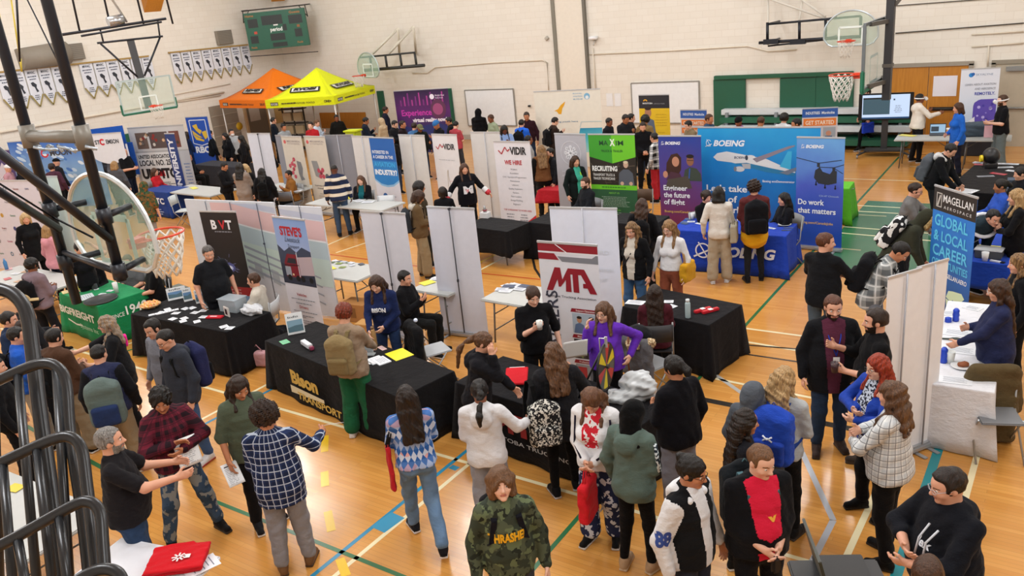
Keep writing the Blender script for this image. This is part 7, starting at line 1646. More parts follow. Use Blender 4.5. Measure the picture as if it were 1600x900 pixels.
# --- nearest people
r=P_('bearded grey haired man in a dark polo shirt gesturing with open hands at lower left',166,670,1.80,78,arms=((.02,.42,-.22),(.03,.47,-.16)),head=(0,0),hair=('short','g','e'),top=('polo','#29272b'),legs=cloth(JDK,'#334a6c'),b=1.24,ex=('beard:e',),sk='l')
r=P_('young man in a dark red plaid hooded jacket with folded arms and ripped jeans',247,612,1.76,12,arms=('fold','fold'),head=(-18,22),hair=('curly','k'),top=('hoodie',plaid('#6a1e30','#24141c','#3a1622',11)),legs=blotch('#33475f','#3d5470','#8a8f90',sc=9),shoes=('#1c1a1b','#2a2625'),sk='m',b=1.06,ex=('band:#c9ced6',),stance='wide')
paper(r,'white paper sheet tucked under the arm of the man in red plaid',-1,off=(-.02,.0,-.12),tiltx=.3)
r=P_('young person in an olive t-shirt with a gold chain and shoulder length dark hair',373,592,1.73,18,arms=('relax','relax'),head=(0,24),hair=('long','b'),hl=.06,top=('loose','#4d5747'),sleeve='elbow',hem=-.14,legs=BLK,shoes=('#26262a','#dcdcdc'),sk='m',ex=('chain',))
paper(r,'folded white papers in the hand of the person in the olive t-shirt',-1,.16,.24)
r=P_('curly haired person in a navy and white plaid shirt and grey trousers, seen from behind',407,632,1.76,168,arms=('hold',(.22,.36,-.22)),head=(62,6),hair=('afro','b'),top=('shirt',plaid('#25345c','#18223f','#c3cede',15)),hem=-.20,legs='#85848a',cut='sweat',shoes=('#6b4a2c','#3a2a1c'),sk='m',b=1.14)
paper(r,'printed leaflets held out by the person in the navy plaid shirt',-1,.22,.2,off=(-.05,-.08,-.02),tiltx=1.1)
r=P_('woman in a blue and white diamond knit sweater walking away in jeans',632,604,1.70,186,arms=('phone','phone'),head=(0,4),hair=('long','k','b'),hl=.24,top=('sweater',argyle()),hem=-.03,legs=cloth('#5d7a9c','#6c88a8'),cut='reg',stance='walk',shoes=('#23262e','#d8d8dc'),fem=1)
cup(r,'red paper cup with white lid held by the woman in the diamond sweater',-1,'#b02030','#e4e4e6');phone(r,'white phone in the raised hand of the woman in the diamond sweater',1,'#d9dbe0')
tote(r,'slim red shoulder bag with black strap beside the blue jeans',1,'#b8202c',(.10,.5,.05),up=True,straps='#1c1c1e',name='shoulder_bag')
r=P_('person with black braids in a white hooded sweatshirt seen from behind',747,594,1.64,172,arms=('hold',(.24,.30,-.30)),head=(10,18),hair=('pony','k'),hl=.16,top=('hoodie','#d6d6da'),hem=-.10,legs='#8f9098',cut='sweat',sk='d',fem=1,shoes=('#d0d0d2','#d0d0d2'))
tote(r,'lime green cloth bag in front of the person in the white sweatshirt',1,'#7edb1e',(.26,.22,.06),drop=-.6)
r=P_('teenager in a camouflage hoodie with flame lettering looking up at the camera',779,733,1.72,6,arms=('relax','relax'),head=(0,-14),hair=('mop','n'),top=('hoodie',blotch('#4d5440','#333a2e','#5f6a4c','#23271f',sc=9)),legs='#3a3d44',sk='p',b=.96)
decal(r,'top','THRASHER',(0.0,.28),.07,'#e8b01c',w=.30,bold=.045)
backpack(r,'black backpack with red trim on the teenager in camouflage','#1c1c22',straps='#1f1f28')
r=P_('woman with long brown hair in a dark coat holding a printed sheet, seen from behind',863,536,1.70,190,arms=('relax',(.05,.30,-.14)),head=(0,14),hair=('wavy','m','n'),hl=.22,top=('coat','#2b2b30'),hem=-.26,legs='#18181b',cut='slim',shoes=('#1c1c20','#b9b9bd'),fem=1,b=1.08)
paper(r,'white printed sheet held up by the woman with long brown hair',-1,.26,.24,off=(-.12,.0,.14),tiltx=.35)
bp=backpack(r,'black and white flower print backpack hanging at the dark coat',blotch('#1b1b1d','#d0cec6','#1d1d20',sc=34),sz=1.05,sag=.12);bp.matrix_world=bp.matrix_world@Matrix.Translation((.20,.0,-.06))
r=P_('woman with brown ponytail and dark hoodie resting her cheek on her hand',758,521,1.66,75,arms=('table','cheek'),lean=10,head=(0,14),hair=('pony','m','n'),hl=.20,top=('hoodie','#26262c'),legs='#1c1c20',fem=1,b=1.05,ex=('glasses',))
r=P_('girl in a white and red sports jacket with navy patterned trousers looking down',921,614,1.68,-22,arms=('low','low'),head=(8,42),hair=('long','a','n'),hl=.14,top=('jacket','#dcdce0'),inner=(blotch('#c22634','#e6e6ea','#c22634',sc=16,thr=.55),.07,.16),cuff=None,legs=blotch('#232c4e','#c9cfdb',sc=16,thr=.56),cut='wide',shoes=('#1c1c1e','#c9cacc'),fem=1)
for s in(1,-1):MB().tube([r['sh'][s]+Vector((0,-.075,-.0)),r['el'][s]+Vector((s*.0,-.072,0)),r['el'][s]+(r['wr'][s]-r['el'][s])*.8+Vector((0,-.06,.02))],.010,6).build('sleeve_stripe',cloth('#2a2238'),r['top'])
decal(r,'legs','85',(.08,-.40),.10,'#b9bfce',w=.13,bold=.05,dirv=(Vector((.08,-.6,.42)),Vector((0,1,0)),Vector((1,0,0)),Vector((0,0,1))));decal(r,'legs','55',(.08,-.1),.09,'#b9bfce',w=.12,bold=.05,dirv=(Vector((-.09,-.6,.68)),Vector((0,1,0)),Vector((1,0,0)),Vector((0,0,1))))
tote(r,'bright red drawstring bag with white emblem held by the girl in the white jacket',-1,'#d01f2a',(.30,.40,.10),drop=.55,out=.02)
r=P_('person in a grey-green hoodie and black headscarf carrying a camera',992,627,1.68,148,arms=('relax','low'),head=(-10,16),hair=('hidden','k'),top=('hoodie','#55665f'),hem=-.14,legs='#161618',cut='slim',shoes=('#a98b6c','#c9b8a0'),fem=1,ex=('hijab:#141416',),sk='t')
MB().tube([r['sh'][-1]+Vector((-.075,.02,.0)),r['el'][-1]+Vector((-.07,.02,0)),r['el'][-1]+(r['wr'][-1]-r['el'][-1])*.8+Vector((-.055,0,0))],.018,6).build('sleeve_stripe',blotch('#1f2a34','#c9d2d6',sc=40),r['top'])
p=r['wr'][-1]+r['hd'][-1]*.1;c=held('camera','black camera carried by the person with the black headscarf','camera',r['M']@Matrix.Translation(p));MB().box((0,0,0),(.13,.07,.09),bev=.012).build('camera_body',plain('#1a1a1c',.4),c);MB().tube([(0,-.03,0),(0,-.12,-.01)],.036,16).build('lens',plain('#232326',.25),c)
r=P_('person with dark ponytail in a black jacket and loose grey sweatpants',1050,557,1.72,-138,arms=('hold','relax'),head=(8,12),hair=('pony','k'),hl=.12,top=('jacket','#1b1a20'),hem=-.10,legs='#7d7d87',cut='wide',shoes=('#dcdcde','#e4e4e6'),sk='m',b=1.12)
r=P_('man with a hair bun, glasses and a black varsity jacket with white sleeves',1084,716,1.76,55,arms=('relax',(.10,.02,-.50)),head=(10,12),hair=('bun','k'),top=('jacket','#1d1e21'),inner=('#d9dade',.05),cuff='#d3d3d6',legs='#2a2f3c',sk='m',ex=('glasses',),b=1.06)
q0=r['sh'][-1].lerp(r['el'][-1],.80);decal(r,'top','88',(0,0),.10,'#1c3f8a',w=.12,bold=.05,dirv=(q0+Vector((-.35,-.32,0)),Vector((.74,.67,0)),Vector((.67,-.74,0)),Vector((0,0,1))))
blob_obj('hood',[cone(r['T']((.085,-.06,.46)),r['T']((.08,.06,.51)),.032,.036),cone(r['T']((-.085,-.06,.46)),r['T']((-.08,.06,.51)),.032,.036),cone(r['T']((.07,.09,.48)),r['T']((-.07,.09,.48)),.045,.045),ell(r['T']((0,.12,.42)),(.09,.045,.08))],.011,cloth('#dcdde1'),r['root'],amp=.003)
r=P_('man in a red t-shirt and open black jacket with rolled sleeves',1193,701,1.78,25,arms=('low','low'),head=(18,14),hair=('crop','n'),top=('jacket','#1b1c21'),inner=('#cf1c3c',.095),sleeve='rolled',legs='#1d1d22',sk='p',b=1.16)
o=r['top'];decal(r,'top','v',(.03,.27),.045,'#e8a83c',w=.07,bold=.06)
backpack(r,'dark backpack with teal straps on the man in the red t-shirt','#1e2328',straps='#3f6068',sz=1.1)
p=r['wr'][1]+r['hd'][1]*.12;c=held('controller','black game controller in the hands of the man in red','device',r['M']@Matrix.Translation(p));MB().box((0,0,-.03),(.07,.05,.14),bev=.02).build('device_body',plain('#202022',.3),c)
r=P_('person with very long black hair behind the man in the red t-shirt',1167,641,1.64,105,arms=('relax','relax'),hair=('wavy','k','b'),hl=.36,top=('sweater','#23232a'),legs='#1c1c20',fem=1,sk='m')
r=P_('person wearing a raised grey hood between the long haired girl and the blue backpack',1178,599,1.60,140,arms=('relax','relax'),hair=('hidden','k'),top=('hoodie','#50565f'),legs='#2a2c33',ex=('hoodup',))
r=P_('woman with wavy blonde hair and grey top carrying a bright blue backpack',1227,574,1.72,160,arms=('relax','hold'),head=(-15,10),hair=('wavy','y','w'),hl=.14,top=('long','#a9adb0'),legs='#1b1b1e',cut='slim',shoes=('#232325','#2e2e30'),fem=1)
bp=backpack(r,'bright royal blue backpack with white emblem and grey piping','#1f45b0','#1c3c9c',straps='#28438a',sz=1.15);m=MB();m.tube([(-.04,.175,.0),(0,.18,.03),(.04,.175,.0)],.008).tube([(-.04,.18,.05),(0,.185,.02),(.04,.18,.05)],.008);m.build('white_emblem',ink('#dfe4ea'),bp)
cup(r,'dark paper cup in the hand of the blonde woman with the blue backpack',-1,'#4a3a3c','#3a3a3e')
r=P_('bearded man in a black coat and maroon shirt wearing a blue lanyard',1303,464,1.80,12,arms=('pocket','relax'),head=(0,8),hair=('short','a'),top=('jacket','#1f2025'),hem=-.22,inner=('#54283a',.085),legs=cloth(JDK),cut='reg',shoes=('#3a2e2a','#2a2422'),b=1.14,ex=('beard:b','lanyard:#1f3aa0'))
r=P_('bearded man in a black shirt talking with raised hands and holding a dark cup',1368,484,1.80,-78,arms=('hold',(.0,.34,-.12)),head=(0,4),hair=('short','b'),top=('shirt','#1a1a1d'),sleeve='rolled',hem=-.12,legs=cloth('#2e4a72'),shoes=('#3d342e','#3a302a'),b=1.1,ex=('beard:k',))
cup(r,'dark cup in the hand of the bearded man in black',1,'#3a2226',None,.10)
r=P_('red haired woman with glasses and a bright blue cardigan, arms crossed',1370,556,1.66,-52,arms=('fold','fold'),head=(0,8),hair=('long','#a83a1c','#7a2412'),hl=.10,top=('blazer','#1d3fa0'),inner=(blotch('#1c2030','#b9c2d2',sc=40),.06),hem=-.16,legs='#1b1b20',shoes=('#1a1a1c','#1a1a1c'),fem=1,b=1.14,ex=('glasses',),sk='p')
r=P_('woman with brown hair in a white and black checked shirt and black trousers',1393,596,1.74,-108,arms=('fold','fold'),head=(5,6),hair=('wavy','n','m'),hl=.14,top=('shirt',plaid('#dcdcda','#bcc0c4','#2f3340',19)),hem=-.08,legs='#19191c',shoes=('#18181a','#18181a'),fem=1,b=1.26)
r=P_('large man with glasses in a black hoodie, arms crossed, at the lower right',1478,735,1.80,-50,arms=('fold','fold'),head=(-12,12),hair=('side','b','k'),top=('hoodie','#1f2129'),sleeve='rolled',legs='#23242a',b=1.34,ex=('glasses:#b9bcc4',),sk='l')
decal(r,'top','lex',(.02,.27),.05,'#d8dce4',w=.10,bold=.03)
for x in(.03,.11):MB().tube([r['T']((x,-.16,.42)),r['T']((x*.8,-.225,.33)),r['T']((x*.9,-.25,.22))],.007,6).build('zip_trim',ink('#c9ccd4'),r['top'])
P_('person of whom only the brown hair shows at the bottom edge on the right',1452,872,1.72,175,hair=('short','m'),top=('tee','#2c2c30'),legs='#2c2c30')
# --- right side
r=P_('large woman with long dark brown hair and a navy sweater at the white table',1558,438,1.70,-82,arms=('table','hold'),head=(0,14),hair=('long','b','m'),hl=.34,top=('sweater','#252a4a'),hem=-.14,legs='#1b1b1e',b=1.34,fem=1,ex=('glasses:#c9c9c9',))
P_('woman with brown to blonde hair in black, cut by the right edge',1592,397,1.70,-75,hair=('wavy','m','y'),hl=.2,top=('sweater','#1b1b1f'),legs='#1b1b1e',fem=1,b=1.1)
P_('blonde woman in black with crossed arms at the right edge',1588,296,1.72,-78,arms=('fold','fold'),hair=('long','w','y'),hl=.14,top=('blazer','#1a1a1e'),legs='#1b1b1e',fem=1)
sitter('woman with glasses and a blue top sitting behind the black leaflet table',1563,281,'dark chair of the woman with glasses at far right',face=-70,h=1.68,arms=('desk','desk'),hair=('pony','k'),top=('sweater','#2a50b0'),fem=1,ex=('glasses',),sk='t',hl=.1)
sitter('person in dark clothes sitting at the very right edge behind the leaflet table',1594,262,'dark chair at the very right edge',face=-60,h=1.68,arms=('desk','desk'),hair=('pony','k'),top=('sweater','#232328'),sk='l',hl=.1)
r=P_('bent over person in a dark jacket with shining reflective bands',1556,330,1.74,40,lean=62,arms=('table','table'),hair=('short','k'),top=('puffer','#24323a'),legs='#2a3a4c',head=(0,0))
T=r['T']
for z in(.05,.40):MB().tube([T(((.185+.03)*math.cos(q*PI/9),(.15+.02)*math.sin(q*PI/9),z))for q in range(18)],.028,8,closed=True).build('reflective_band',plain('#f4f7ff',.1),r['top'])
for s in(-1,1):MB().tube([T((s*.11,.165,.05)),T((s*.12,.17,.25)),T((s*.12,.13,.42))],.026,8).build('reflective_strap',plain('#f4f7ff',.1),r['top'])
r=P_('short haired man in a black polo shirt standing at the right of the blue booth',1291,365,1.80,152,arms=('fold','fold'),head=(-55,4),hair=('short','a'),top=('polo','#212226'),sleeve='elbow',hem=-.14,legs=cloth('#4d5a66'),b=1.14)
r=P_('young man in a grey and white flannel shirt bending forward with a black backpack',1418,381,1.76,82,arms=('table','table'),lean=22,head=(0,38),hair=('short','k'),top=('shirt',plaid('#a4a8a8','#5f6468','#d9dbdb',7)),hem=-.16,legs='#6f737c',sk='m');backpack(r,'black backpack on the young man in the grey flannel shirt','#202126',sz=1.1)
r=P_('person in an olive parka with a fur-edged hood bending behind the dark-topped banner',1456,330,1.70,86,arms=('table','table'),lean=34,head=(0,20),hair=('hidden','k'),top=('coat','#34352a'),hem=-.3,legs='#23252a',ex=('hoodup',))
P=[cone(r['Hd']((.09*math.cos(q*PI/4),-.075,.08+.11*math.sin(q*PI/4))),r['Hd']((.09*math.cos((q+1)*PI/4),-.075,.08+.11*math.sin((q+1)*PI/4))),.035,.035)for q in range(8)];blob_obj('fur_trim',P,.014,blotch('#8a744c','#b39a6c',sc=40),r['root'],amp=.01,freq=60)
backpack(r,'cow spotted black and white backpack',blotch('#1c1c1f','#dfe0e0',sc=9,thr=.52),sz=1.15)
r=P_('short haired person with glasses in a grey sweater leaning over the right tables',1434,287,1.68,84,arms=('reach','table'),lean=8,head=(0,14),hair=('short','b'),top=('sweater','#6b6a6a'),legs='#2e3036',ex=('glasses',),b=1.1)
r=P_('young man in a black jacket with a white hood and grey backpack looking down',1492,226,1.76,70,arms=('table','table'),lean=16,head=(0,34),hair=('short','k'),top=('jacket','#1f2024'),legs='#2a2c32',sk='l');backpack(r,'grey backpack on the young man with the white hood','#565b62','#4c5158',sz=1.1)
blob_obj('hood',[cone(r['T']((.09,-.05,.47)),r['T']((.08,.06,.52)),.035,.04),cone(r['T']((-.09,-.05,.47)),r['T']((-.08,.06,.52)),.035,.04),ell(r['T']((0,.12,.46)),(.12,.06,.08))],.014,cloth('#c9c9ca'),r['root'])
c=held('green_bag','bright green round bag beside the grey backpack','bag',r['M']@Matrix.Translation(r['T']((.28,.22,.18))));blob_obj('bag_body',[ell((0,0,0),(.12,.12,.14))],.014,cloth('#2fa844'),c,amp=.006)
r=P_('person in a cream hooded sweater and white headset pointing by the wooden door',1438,147,1.72,112,arms=('phone',(.05,.42,-.16)),head=(0,2),hair=('short','k'),top=('hoodie','#ddd5ca'),legs='#26262a',cut='reg',sk='d',ex=('headset',))
r=P_('woman with brown hair in a bright blue blazer near the laptop',1497,161,1.72,-70,arms=('relax','low'),hair=('bob','m'),top=('blazer','#1c5fc0'),hem=-.18,legs='#22263a',fem=1,cut='reg')
r=P_('man in a black t-shirt with a white headset at the far right',1566,149,1.78,-74,arms=('hold','hold'),hair=('short','m'),top=('tee','#1b1c20'),legs='#5f6a6c',cut='wide',sk='p',ex=('headset','beard:m'),b=1.08)
r=P_('person in black walking behind the large wheeled screen',1357,157,1.68,-60,pos=at(1350,234,0),arms=('relax','relax'),stance='walk',hair=('short','k'),top=('jacket','#18181b'),legs='#17171a',cut='slim');tote(r,'bright blue handbag behind the large screen',1,'#1f3fc0',(.34,.30,.1),drop=.2)
# --- blue booth
sitter('curly haired woman in black sitting at the left of the blue booth table',1104,299,'folding chair at the left of the blue booth table',face=35,h=1.66,arms=('cheek','desk'),hair=('curly','b'),top=('blazer','#1d1c20'),fem=1)
r=P_('woman in a white top and beige trousers with dark hair at the blue table',1123,292,1.68,176,arms=('relax','hold'),head=(0,10),hair=('bob','k'),top=('long','#d4cfc8'),hem=-.12,legs='#a89c88',cut='wide',shoes=('#c9ccd2','#d9dade'),fem=1);tote(r,'large beige tote bag on the shoulder of the woman in beige trousers',-1,'#a39c8a',(.36,.32,.12),up=True)
r=P_('person in a maroon hooded jacket with a yellow coat tied at the waist',1178,283,1.74,188,arms=('hold','hold'),hair=('afro','b'),top=('hoodie','#5a2a2c'),legs='#2c2d30',cut='slim',sk='l',b=1.05,shoes=('#1c1c1e','#1c1c1e'));backpack(r,'black backpack with small orange badge at the blue booth','#1c1d22',sz=1.2)
blob_obj('tied_coat',[cone(r['T']((.0,.02,.02)),r['T']((0,.02,-.14)),.20,.225,(tuple(r['Rt']@Vector((0,1,0))),.8)),rbox(r['T']((0,.0,.12)),(.3,.3,.06),.01,None,.01,'-')],.014,cloth('#d9a41c'),r['root'],amp=.006)
sitter('woman with long black hair in black sitting at the right of the blue booth',1224,302,'folding chair right of the blue booth table',face=-62,h=1.66,arms=('desk','desk'),hair=('long','k'),hl=.2,top=('sweater','#1b1c22'),fem=1)
r=P_('blonde woman in a black blazer and jeans with a crossbody strap',985,349,1.68,-25,arms=('relax','relax'),head=(0,16),hair=('wavy','y','m'),hl=.14,top=('blazer','#1d1d20'),inner=('#cfc6b8',.075),legs=cloth('#3c5f86'),fem=1,sk='l')
MB().tube([r['T']((.12,.0,.46)),r['T']((.02,-.15,.30)),r['T']((-.15,-.10,.05))],.012,6).build('bag_strap',cloth('#26262a'),r['top'])
r=P_('woman in a white sweater and rust brown trousers with long light brown hair',1043,346,1.70,-28,arms=('relax','relax'),head=(0,18),hair=('long','n','y'),hl=.18,top=('fit','#d9d8da'),hem=.0,legs='#8a4a34',cut='reg',fem=1,ex=('glasses',),sk='p')
tote(r,'mustard yellow shoulder bag of the woman in rust trousers',1,'#c8941c',(.34,.30,.12),up=True)
r=P_('girl with long brown hair in black seen from behind, beyond the two walking women',1003,311,1.66,170,hair=('long','b','m'),hl=.26,top=('jacket','#1b1b20'),legs='#1c1c20',fem=1,head=(0,14));backpack(r,'black backpack of the girl with long brown hair','#18181c')
sitter('person with long dark hair in a maroon sweater seated at the black table, from behind',1022,446,'dark chair of the person in the maroon sweater','#2a2a2e',face=180,h=1.68,arms=('desk','desk'),hair=('long','b'),hl=.26,top=('sweater','#4a1c26'),fem=1,sk='m')
# --- middle
r=P_('woman in a black short-sleeved shirt holding a white cup by the trucking banner',833,451,1.70,14,arms=('relax','phone'),head=(0,20),hair=('pony','b','m'),hl=.12,top=('polo','#1a1a1e'),sleeve='elbow',legs='#18181b',fem=1,b=1.12,sk='p');cup(r,'white paper cup held by the woman in the black shirt',-1,'#dfe0dc')
r=P_('woman with glasses in a bright purple sweater raising one hand',941,474,1.66,-18,arms=('hip',(-.02,.20,.05)),head=(-8,8),hair=('long','n','m'),hl=.12,top=('sweater','#5c28a8'),hem=-.06,legs='#18181c',fem=1,b=1.14,ex=('glasses',),sk='p')
r=P_('smiling woman with glasses, black blazer and lime scarf beside the green banner',899,244,1.68,30,arms=('relax','relax'),hair=('bob','b','m'),top=('blazer','#1f2a28'),inner=('#3fa890',.06),hem=-.16,legs='#1d1f22',fem=1,ex=('glasses',));MB().tube([r['T']((.05,.03,.50)),r['T']((.055,-.12,.38)),r['T']((.04,-.15,.2))],.012,6).build('lanyard',cloth('#9fd82c'),r['root'])
sitter('man in a dark vest sitting below the green recruiting banner',913,278,'folding chair under the man in the dark vest',face=-58,h=1.74,arms=('desk','desk'),hair=('short','m'),top=('jacket','#25282e'),ex=('beard:m',),sk='p')
r=P_('person with a long blonde ponytail and a brown vest seen from behind',845,227,1.70,185,hair=('long','y','n'),hl=.24,top=('jacket','#6b4526'),hem=-.06,cuff='#1f1d1c',legs='#2b2c2a',cut='reg',fem=1,b=1.08)
P_('dark haired person partly hidden left of the blonde ponytail',826,212,1.68,100,hair=('short','k'),top=('sweater','#9a9ca0'),legs='#2a2a2e',sk='d');P_('dark clothed person bending just behind the brown vest',858,232,1.60,-70,hair=('short','k'),top=('jacket','#26282e'),legs='#26282e')
P_('bearded man in a black jacket with clasped hands between green and purple banners',1004,192,1.74,8,arms=('low','low'),head=(-10,18),hair=('short','b'),top=('jacket','#1b1b1f'),legs='#1d1d20',ex=('beard:m',),sk='l')
P_('person in a black and white checked shirt behind the purple banner',1021,208,1.66,-120,hair=('short','k'),top=('shirt',plaid('#d9d9d9','#1d1d1f','#1d1d1f',6)),legs='#a8202a')
r=P_('boy in a brown winter jacket and tan trousers with a dark backpack',657,299,1.72,95,arms=('hold','hold'),head=(0,30),hair=('mop','b','m'),top=('jacket','#5e4a30'),hem=-.12,legs='#8b7a5e',cut='wide',sk='m',shoes=('#232325','#6a6a6c'));backpack(r,'dark grey backpack on the boy in the brown jacket','#2c3036')
blob_obj('hood',[ell(r['T']((0,.10,.46)),(.12,.07,.07)),cone(r['T']((.09,-.04,.47)),r['T']((.08,.06,.5)),.035,.04),cone(r['T']((-.09,-.04,.47)),r['T']((-.08,.06,.5)),.035,.04)],.014,cloth('#b5b0a8'),r['root'])
P_('dark haired boy directly behind the boy in the brown jacket',655,284,1.74,95,hair=('mop','k'),top=('hoodie','#3a3226'),legs='#33302a',sk='m')
sitter('boy with thick dark hair sitting with his back turned below the narrow VIDIR banner',691,293,'folding chair of the boy with thick dark hair',face=170,h=1.62,hair=('mop','k','b'),top=('tee','#1f1f23'),arms=('desk','desk'),sk='p')
r=P_('woman in a black sports jersey with red and white M and striped cuffs',725,256,1.68,12,arms=('side','side'),head=(0,8),hair=('long','m'),hl=.12,top=('loose','#1d1d24'),sleeve='long',hem=-.16,legs='#1d1d20',fem=1,b=1.1)
decal(r,'top','M',(0,.2),.15,'#d6d6da',w=.22,bold=.06);decal(r,'top','v',(-.03,.19),.08,'#c22a38',w=.08,bold=.08)
for s in(1,-1):blob_obj('cuff',[cone(r['el'][s].lerp(r['wr'][s],.55),r['el'][s].lerp(r['wr'][s],.75),.068,.068)],.012,ink('#d9d9dc'),r['top']);blob_obj('cuff',[cone(r['el'][s].lerp(r['wr'][s],.85),r['el'][s].lerp(r['wr'][s],.98),.066,.066)],.012,ink('#c02636'),r['top'])
r=P_('man in a cream and navy striped sweater and jeans seen from behind',521,257,1.72,176,arms=('relax','relax'),hair=('buzz','k'),top=('hoodie',stripes('#d8d0c0','#232c46',1.06,5.5,.6)),legs=cloth('#33465e'),sk='k',shoes=('#1f1f22','#3a3a3c'),b=1.06)
blob_obj('hood',[ell(r['T']((0,.11,.43)),(.10,.05,.07)),cone(r['T']((.085,-.04,.47)),r['T']((.08,.06,.51)),.035,.04),cone(r['T']((-.085,-.04,.47)),r['T']((-.08,.06,.51)),.035,.04)],.014,cloth('#222b48'),r['root'])
sitter('woman in a black cardigan and teal top sitting behind the bare table',562,275,'folding chair of the woman in the teal top',face=-20,h=1.66,arms=('desk','desk'),hair=('long','m','n'),hl=.16,top=('blazer','#1f1f24'),inner=('#0f5a62',.06),fem=1,sk='p')
sitter('person in a brown-orange sweater sitting and gesturing at the left bare table',449,267,'folding chair of the person in the brown-orange sweater',face=-70,h=1.64,arms=('phone','phone'),hair=('short','k'),top=('sweater','#8a5a24'),sk='m')
r=P_('person with long black hair and black jacket seen from behind at the left bare table',408,263,1.56,165,hair=('long','k'),hl=.2,top=('puffer','#1c1c20'),legs='#202024',fem=1);backpack(r,'small black backpack beside the red bag','#141416',sz=.85)
r=P_('person in a beige coat holding a phone among the left crowd',374,255,1.66,150,arms=('phone','phone'),hair=('long','k'),hl=.14,top=('coat','#8a7c72'),legs='#2a2a2e',fem=1);tote(r,'bright red bag beside the beige coat',-1,'#c8202c',(.22,.24,.10),drop=.3)
P_('boy in black looking down left of the beige coat',352,254,1.64,60,head=(0,30),arms=('hold','hold'),hair=('short','k'),top=('hoodie','#1d1d21'),legs='#222226',sk='m')
P_('blonde masked person behind the beige coat',381,257,1.60,-50,hair=('bob','w'),top=('jacket','#1c1c20'),legs='#222',ex=('mask',),fem=1)
sitter('person in black seen in the gap between the two grey banner backs',632,424,'dark folding chair in the gap between the two grey banner backs','#2a2a2e',face=60,h=1.70,arms=('phone','phone'),hair=('short','k'),top=('jacket','#1a1a1e'))
# --- Bison, card and green stands
r=P_('woman with long black hair in a navy sweater with white BISON lettering',584,434,1.68,-22,arms=('low',(-.05,.36,-.36)),lean=10,head=(0,24),hair=('long','b','m'),hl=.16,top=('sweater','#1d2850'),hem=-.10,legs=cloth('#28395c'),fem=1,sk='p');decal(r,'top','BISON',(0,.29),.055,'#dfe2ea',w=.20,bold=.05)
r=P_('student in a tan fleece and dark green wide trousers with a khaki backpack',537,475,1.74,150,arms=('low','table'),head=(10,20),hair=('curly','a','r'),top=('long','#94806c'),hem=-.12,legs='#1f5a3c',cut='wide',sk='l',b=1.08,shoes=('#d8d8da','#e2e2e4'));backpack(r,'khaki canvas backpack with buckles on the student in tan','#857350','#786745',straps='#7a6a48',sz=1.05)
r=P_('man in a dark polo shirt standing behind the card table',324,386,1.76,16,arms=('relax','relax'),head=(-8,16),hair=('short','g','b'),top=('polo','#25272c'),hem=-.10,legs='#22232a',b=1.2)
sitter('woman in a cream jacket sitting at the right end of the card table',393,428,'pale folding chair under the woman in the cream jacket','#bcbfc2',face=-112,h=1.68,arms=('desk','desk'),hair=('short','m'),top=('jacket','#c3bcb0'),fem=1,sk='l',legs='#24242a')
sitter('dark haired woman in black with folded hands behind the green table',134,401,'dark chair behind the green table','#2e2f33',face=-4,h=1.68,arms=('desk','desk'),head=(0,18),hair=('long','b'),hl=.12,top=('hoodie','#1b1b1f'),fem=1)
sitter('man in grey hidden behind the near hoop, leaning at the green table',196,400,'folding chair of the man in grey at the green table',face=-30,h=1.60,arms=('desk','desk'),head=(0,18),hair=('short','m'),top=('tee','#5c5e62'),ex=('beard:a',))
sitter('person in black sitting with back turned right of the green table',228,403,'chair of the person in black right of the green table','#2a2a2c',face=-85,h=1.66,arms=('desk','desk'),hair=('short','m'),top=('tee','#19191c'),b=1.2)
r=P_('woman with grey-blonde hair in black reaching one arm out to the left',163,494,1.66,-95,arms=((.0,.34,-.24),(.06,.50,-.16)),head=(0,4),hair=('wavy','e','y'),hl=.12,top=('loose','#26272b'),sleeve='elbow',hem=-.22,legs='#26262b',fem=1,b=1.14,ex=('glasses',),sk='p')
blob_obj('pink_patch',[rbox(r['T']((-.10,.135,.34)),(.06,.03,.08),.02,r['Rt'])],.012,cloth('#e01f8a'),r['top'])
r=P_('young person in a mauve hoodie with a black backpack at the left tables',48,404,1.70,130,arms=('hold','hold'),head=(0,10),hair=('curly','k'),top=('hoodie','#7c6a72'),legs='#26262b',sk='d');backpack(r,'black backpack on the person in the mauve hoodie','#18181b')
r=P_('young person in a brown hooded jacket at left listening to the woman in black',84,514,1.70,128,arms=('hold','hold'),head=(-10,14),hair=('short','k'),top=('hoodie','#4d3629'),legs='#8a7c66',cut='wide',sk='l');backpack(r,'black backpack on the person in the brown jacket','#1b1d20',sz=1.1)
r=P_('young person in a navy hooded jacket seen from behind with a grey-green backpack',152,539,1.68,165,arms=('relax','relax'),head=(-20,10),hair=('crop','k'),top=('hoodie','#2a2f4c'),cuff='#25262c',legs='#93836a',cut='wide',sk='l',b=1.08);backpack(r,'large grey-green and navy hiking backpack','#5c6b68','#26355c',sz=1.25,sag=.08)
r=P_('young person in a bright blue jacket holding papers at the left edge',25,512,1.70,80,arms=('hold','hold'),head=(0,12),hair=('short','k'),top=('jacket','#1f56b8'),legs='#8f8a80',cut='wide',sk='l');paper(r,'white papers held by the person in the bright blue jacket',-1,.2,.26);backpack(r,'black backpack on the bright blue jacket','#17181c')
P_('man wearing a tan cap and dark jacket at the left edge',32,462,1.76,85,arms=('hold','relax'),hair=('hidden','b'),top=('jacket','#26282e'),legs='#2a2d36',ex=('cap:#a98f62','beard:m'),b=1.1);P_('person in dark speckled jacket between the tan cap and the blue jacket',36,500,1.62,100,hair=('short','b'),top=('jacket',blotch('#1f2a4a','#1b1f2e','#c3c9d6',sc=30)),legs='#2a2d36')
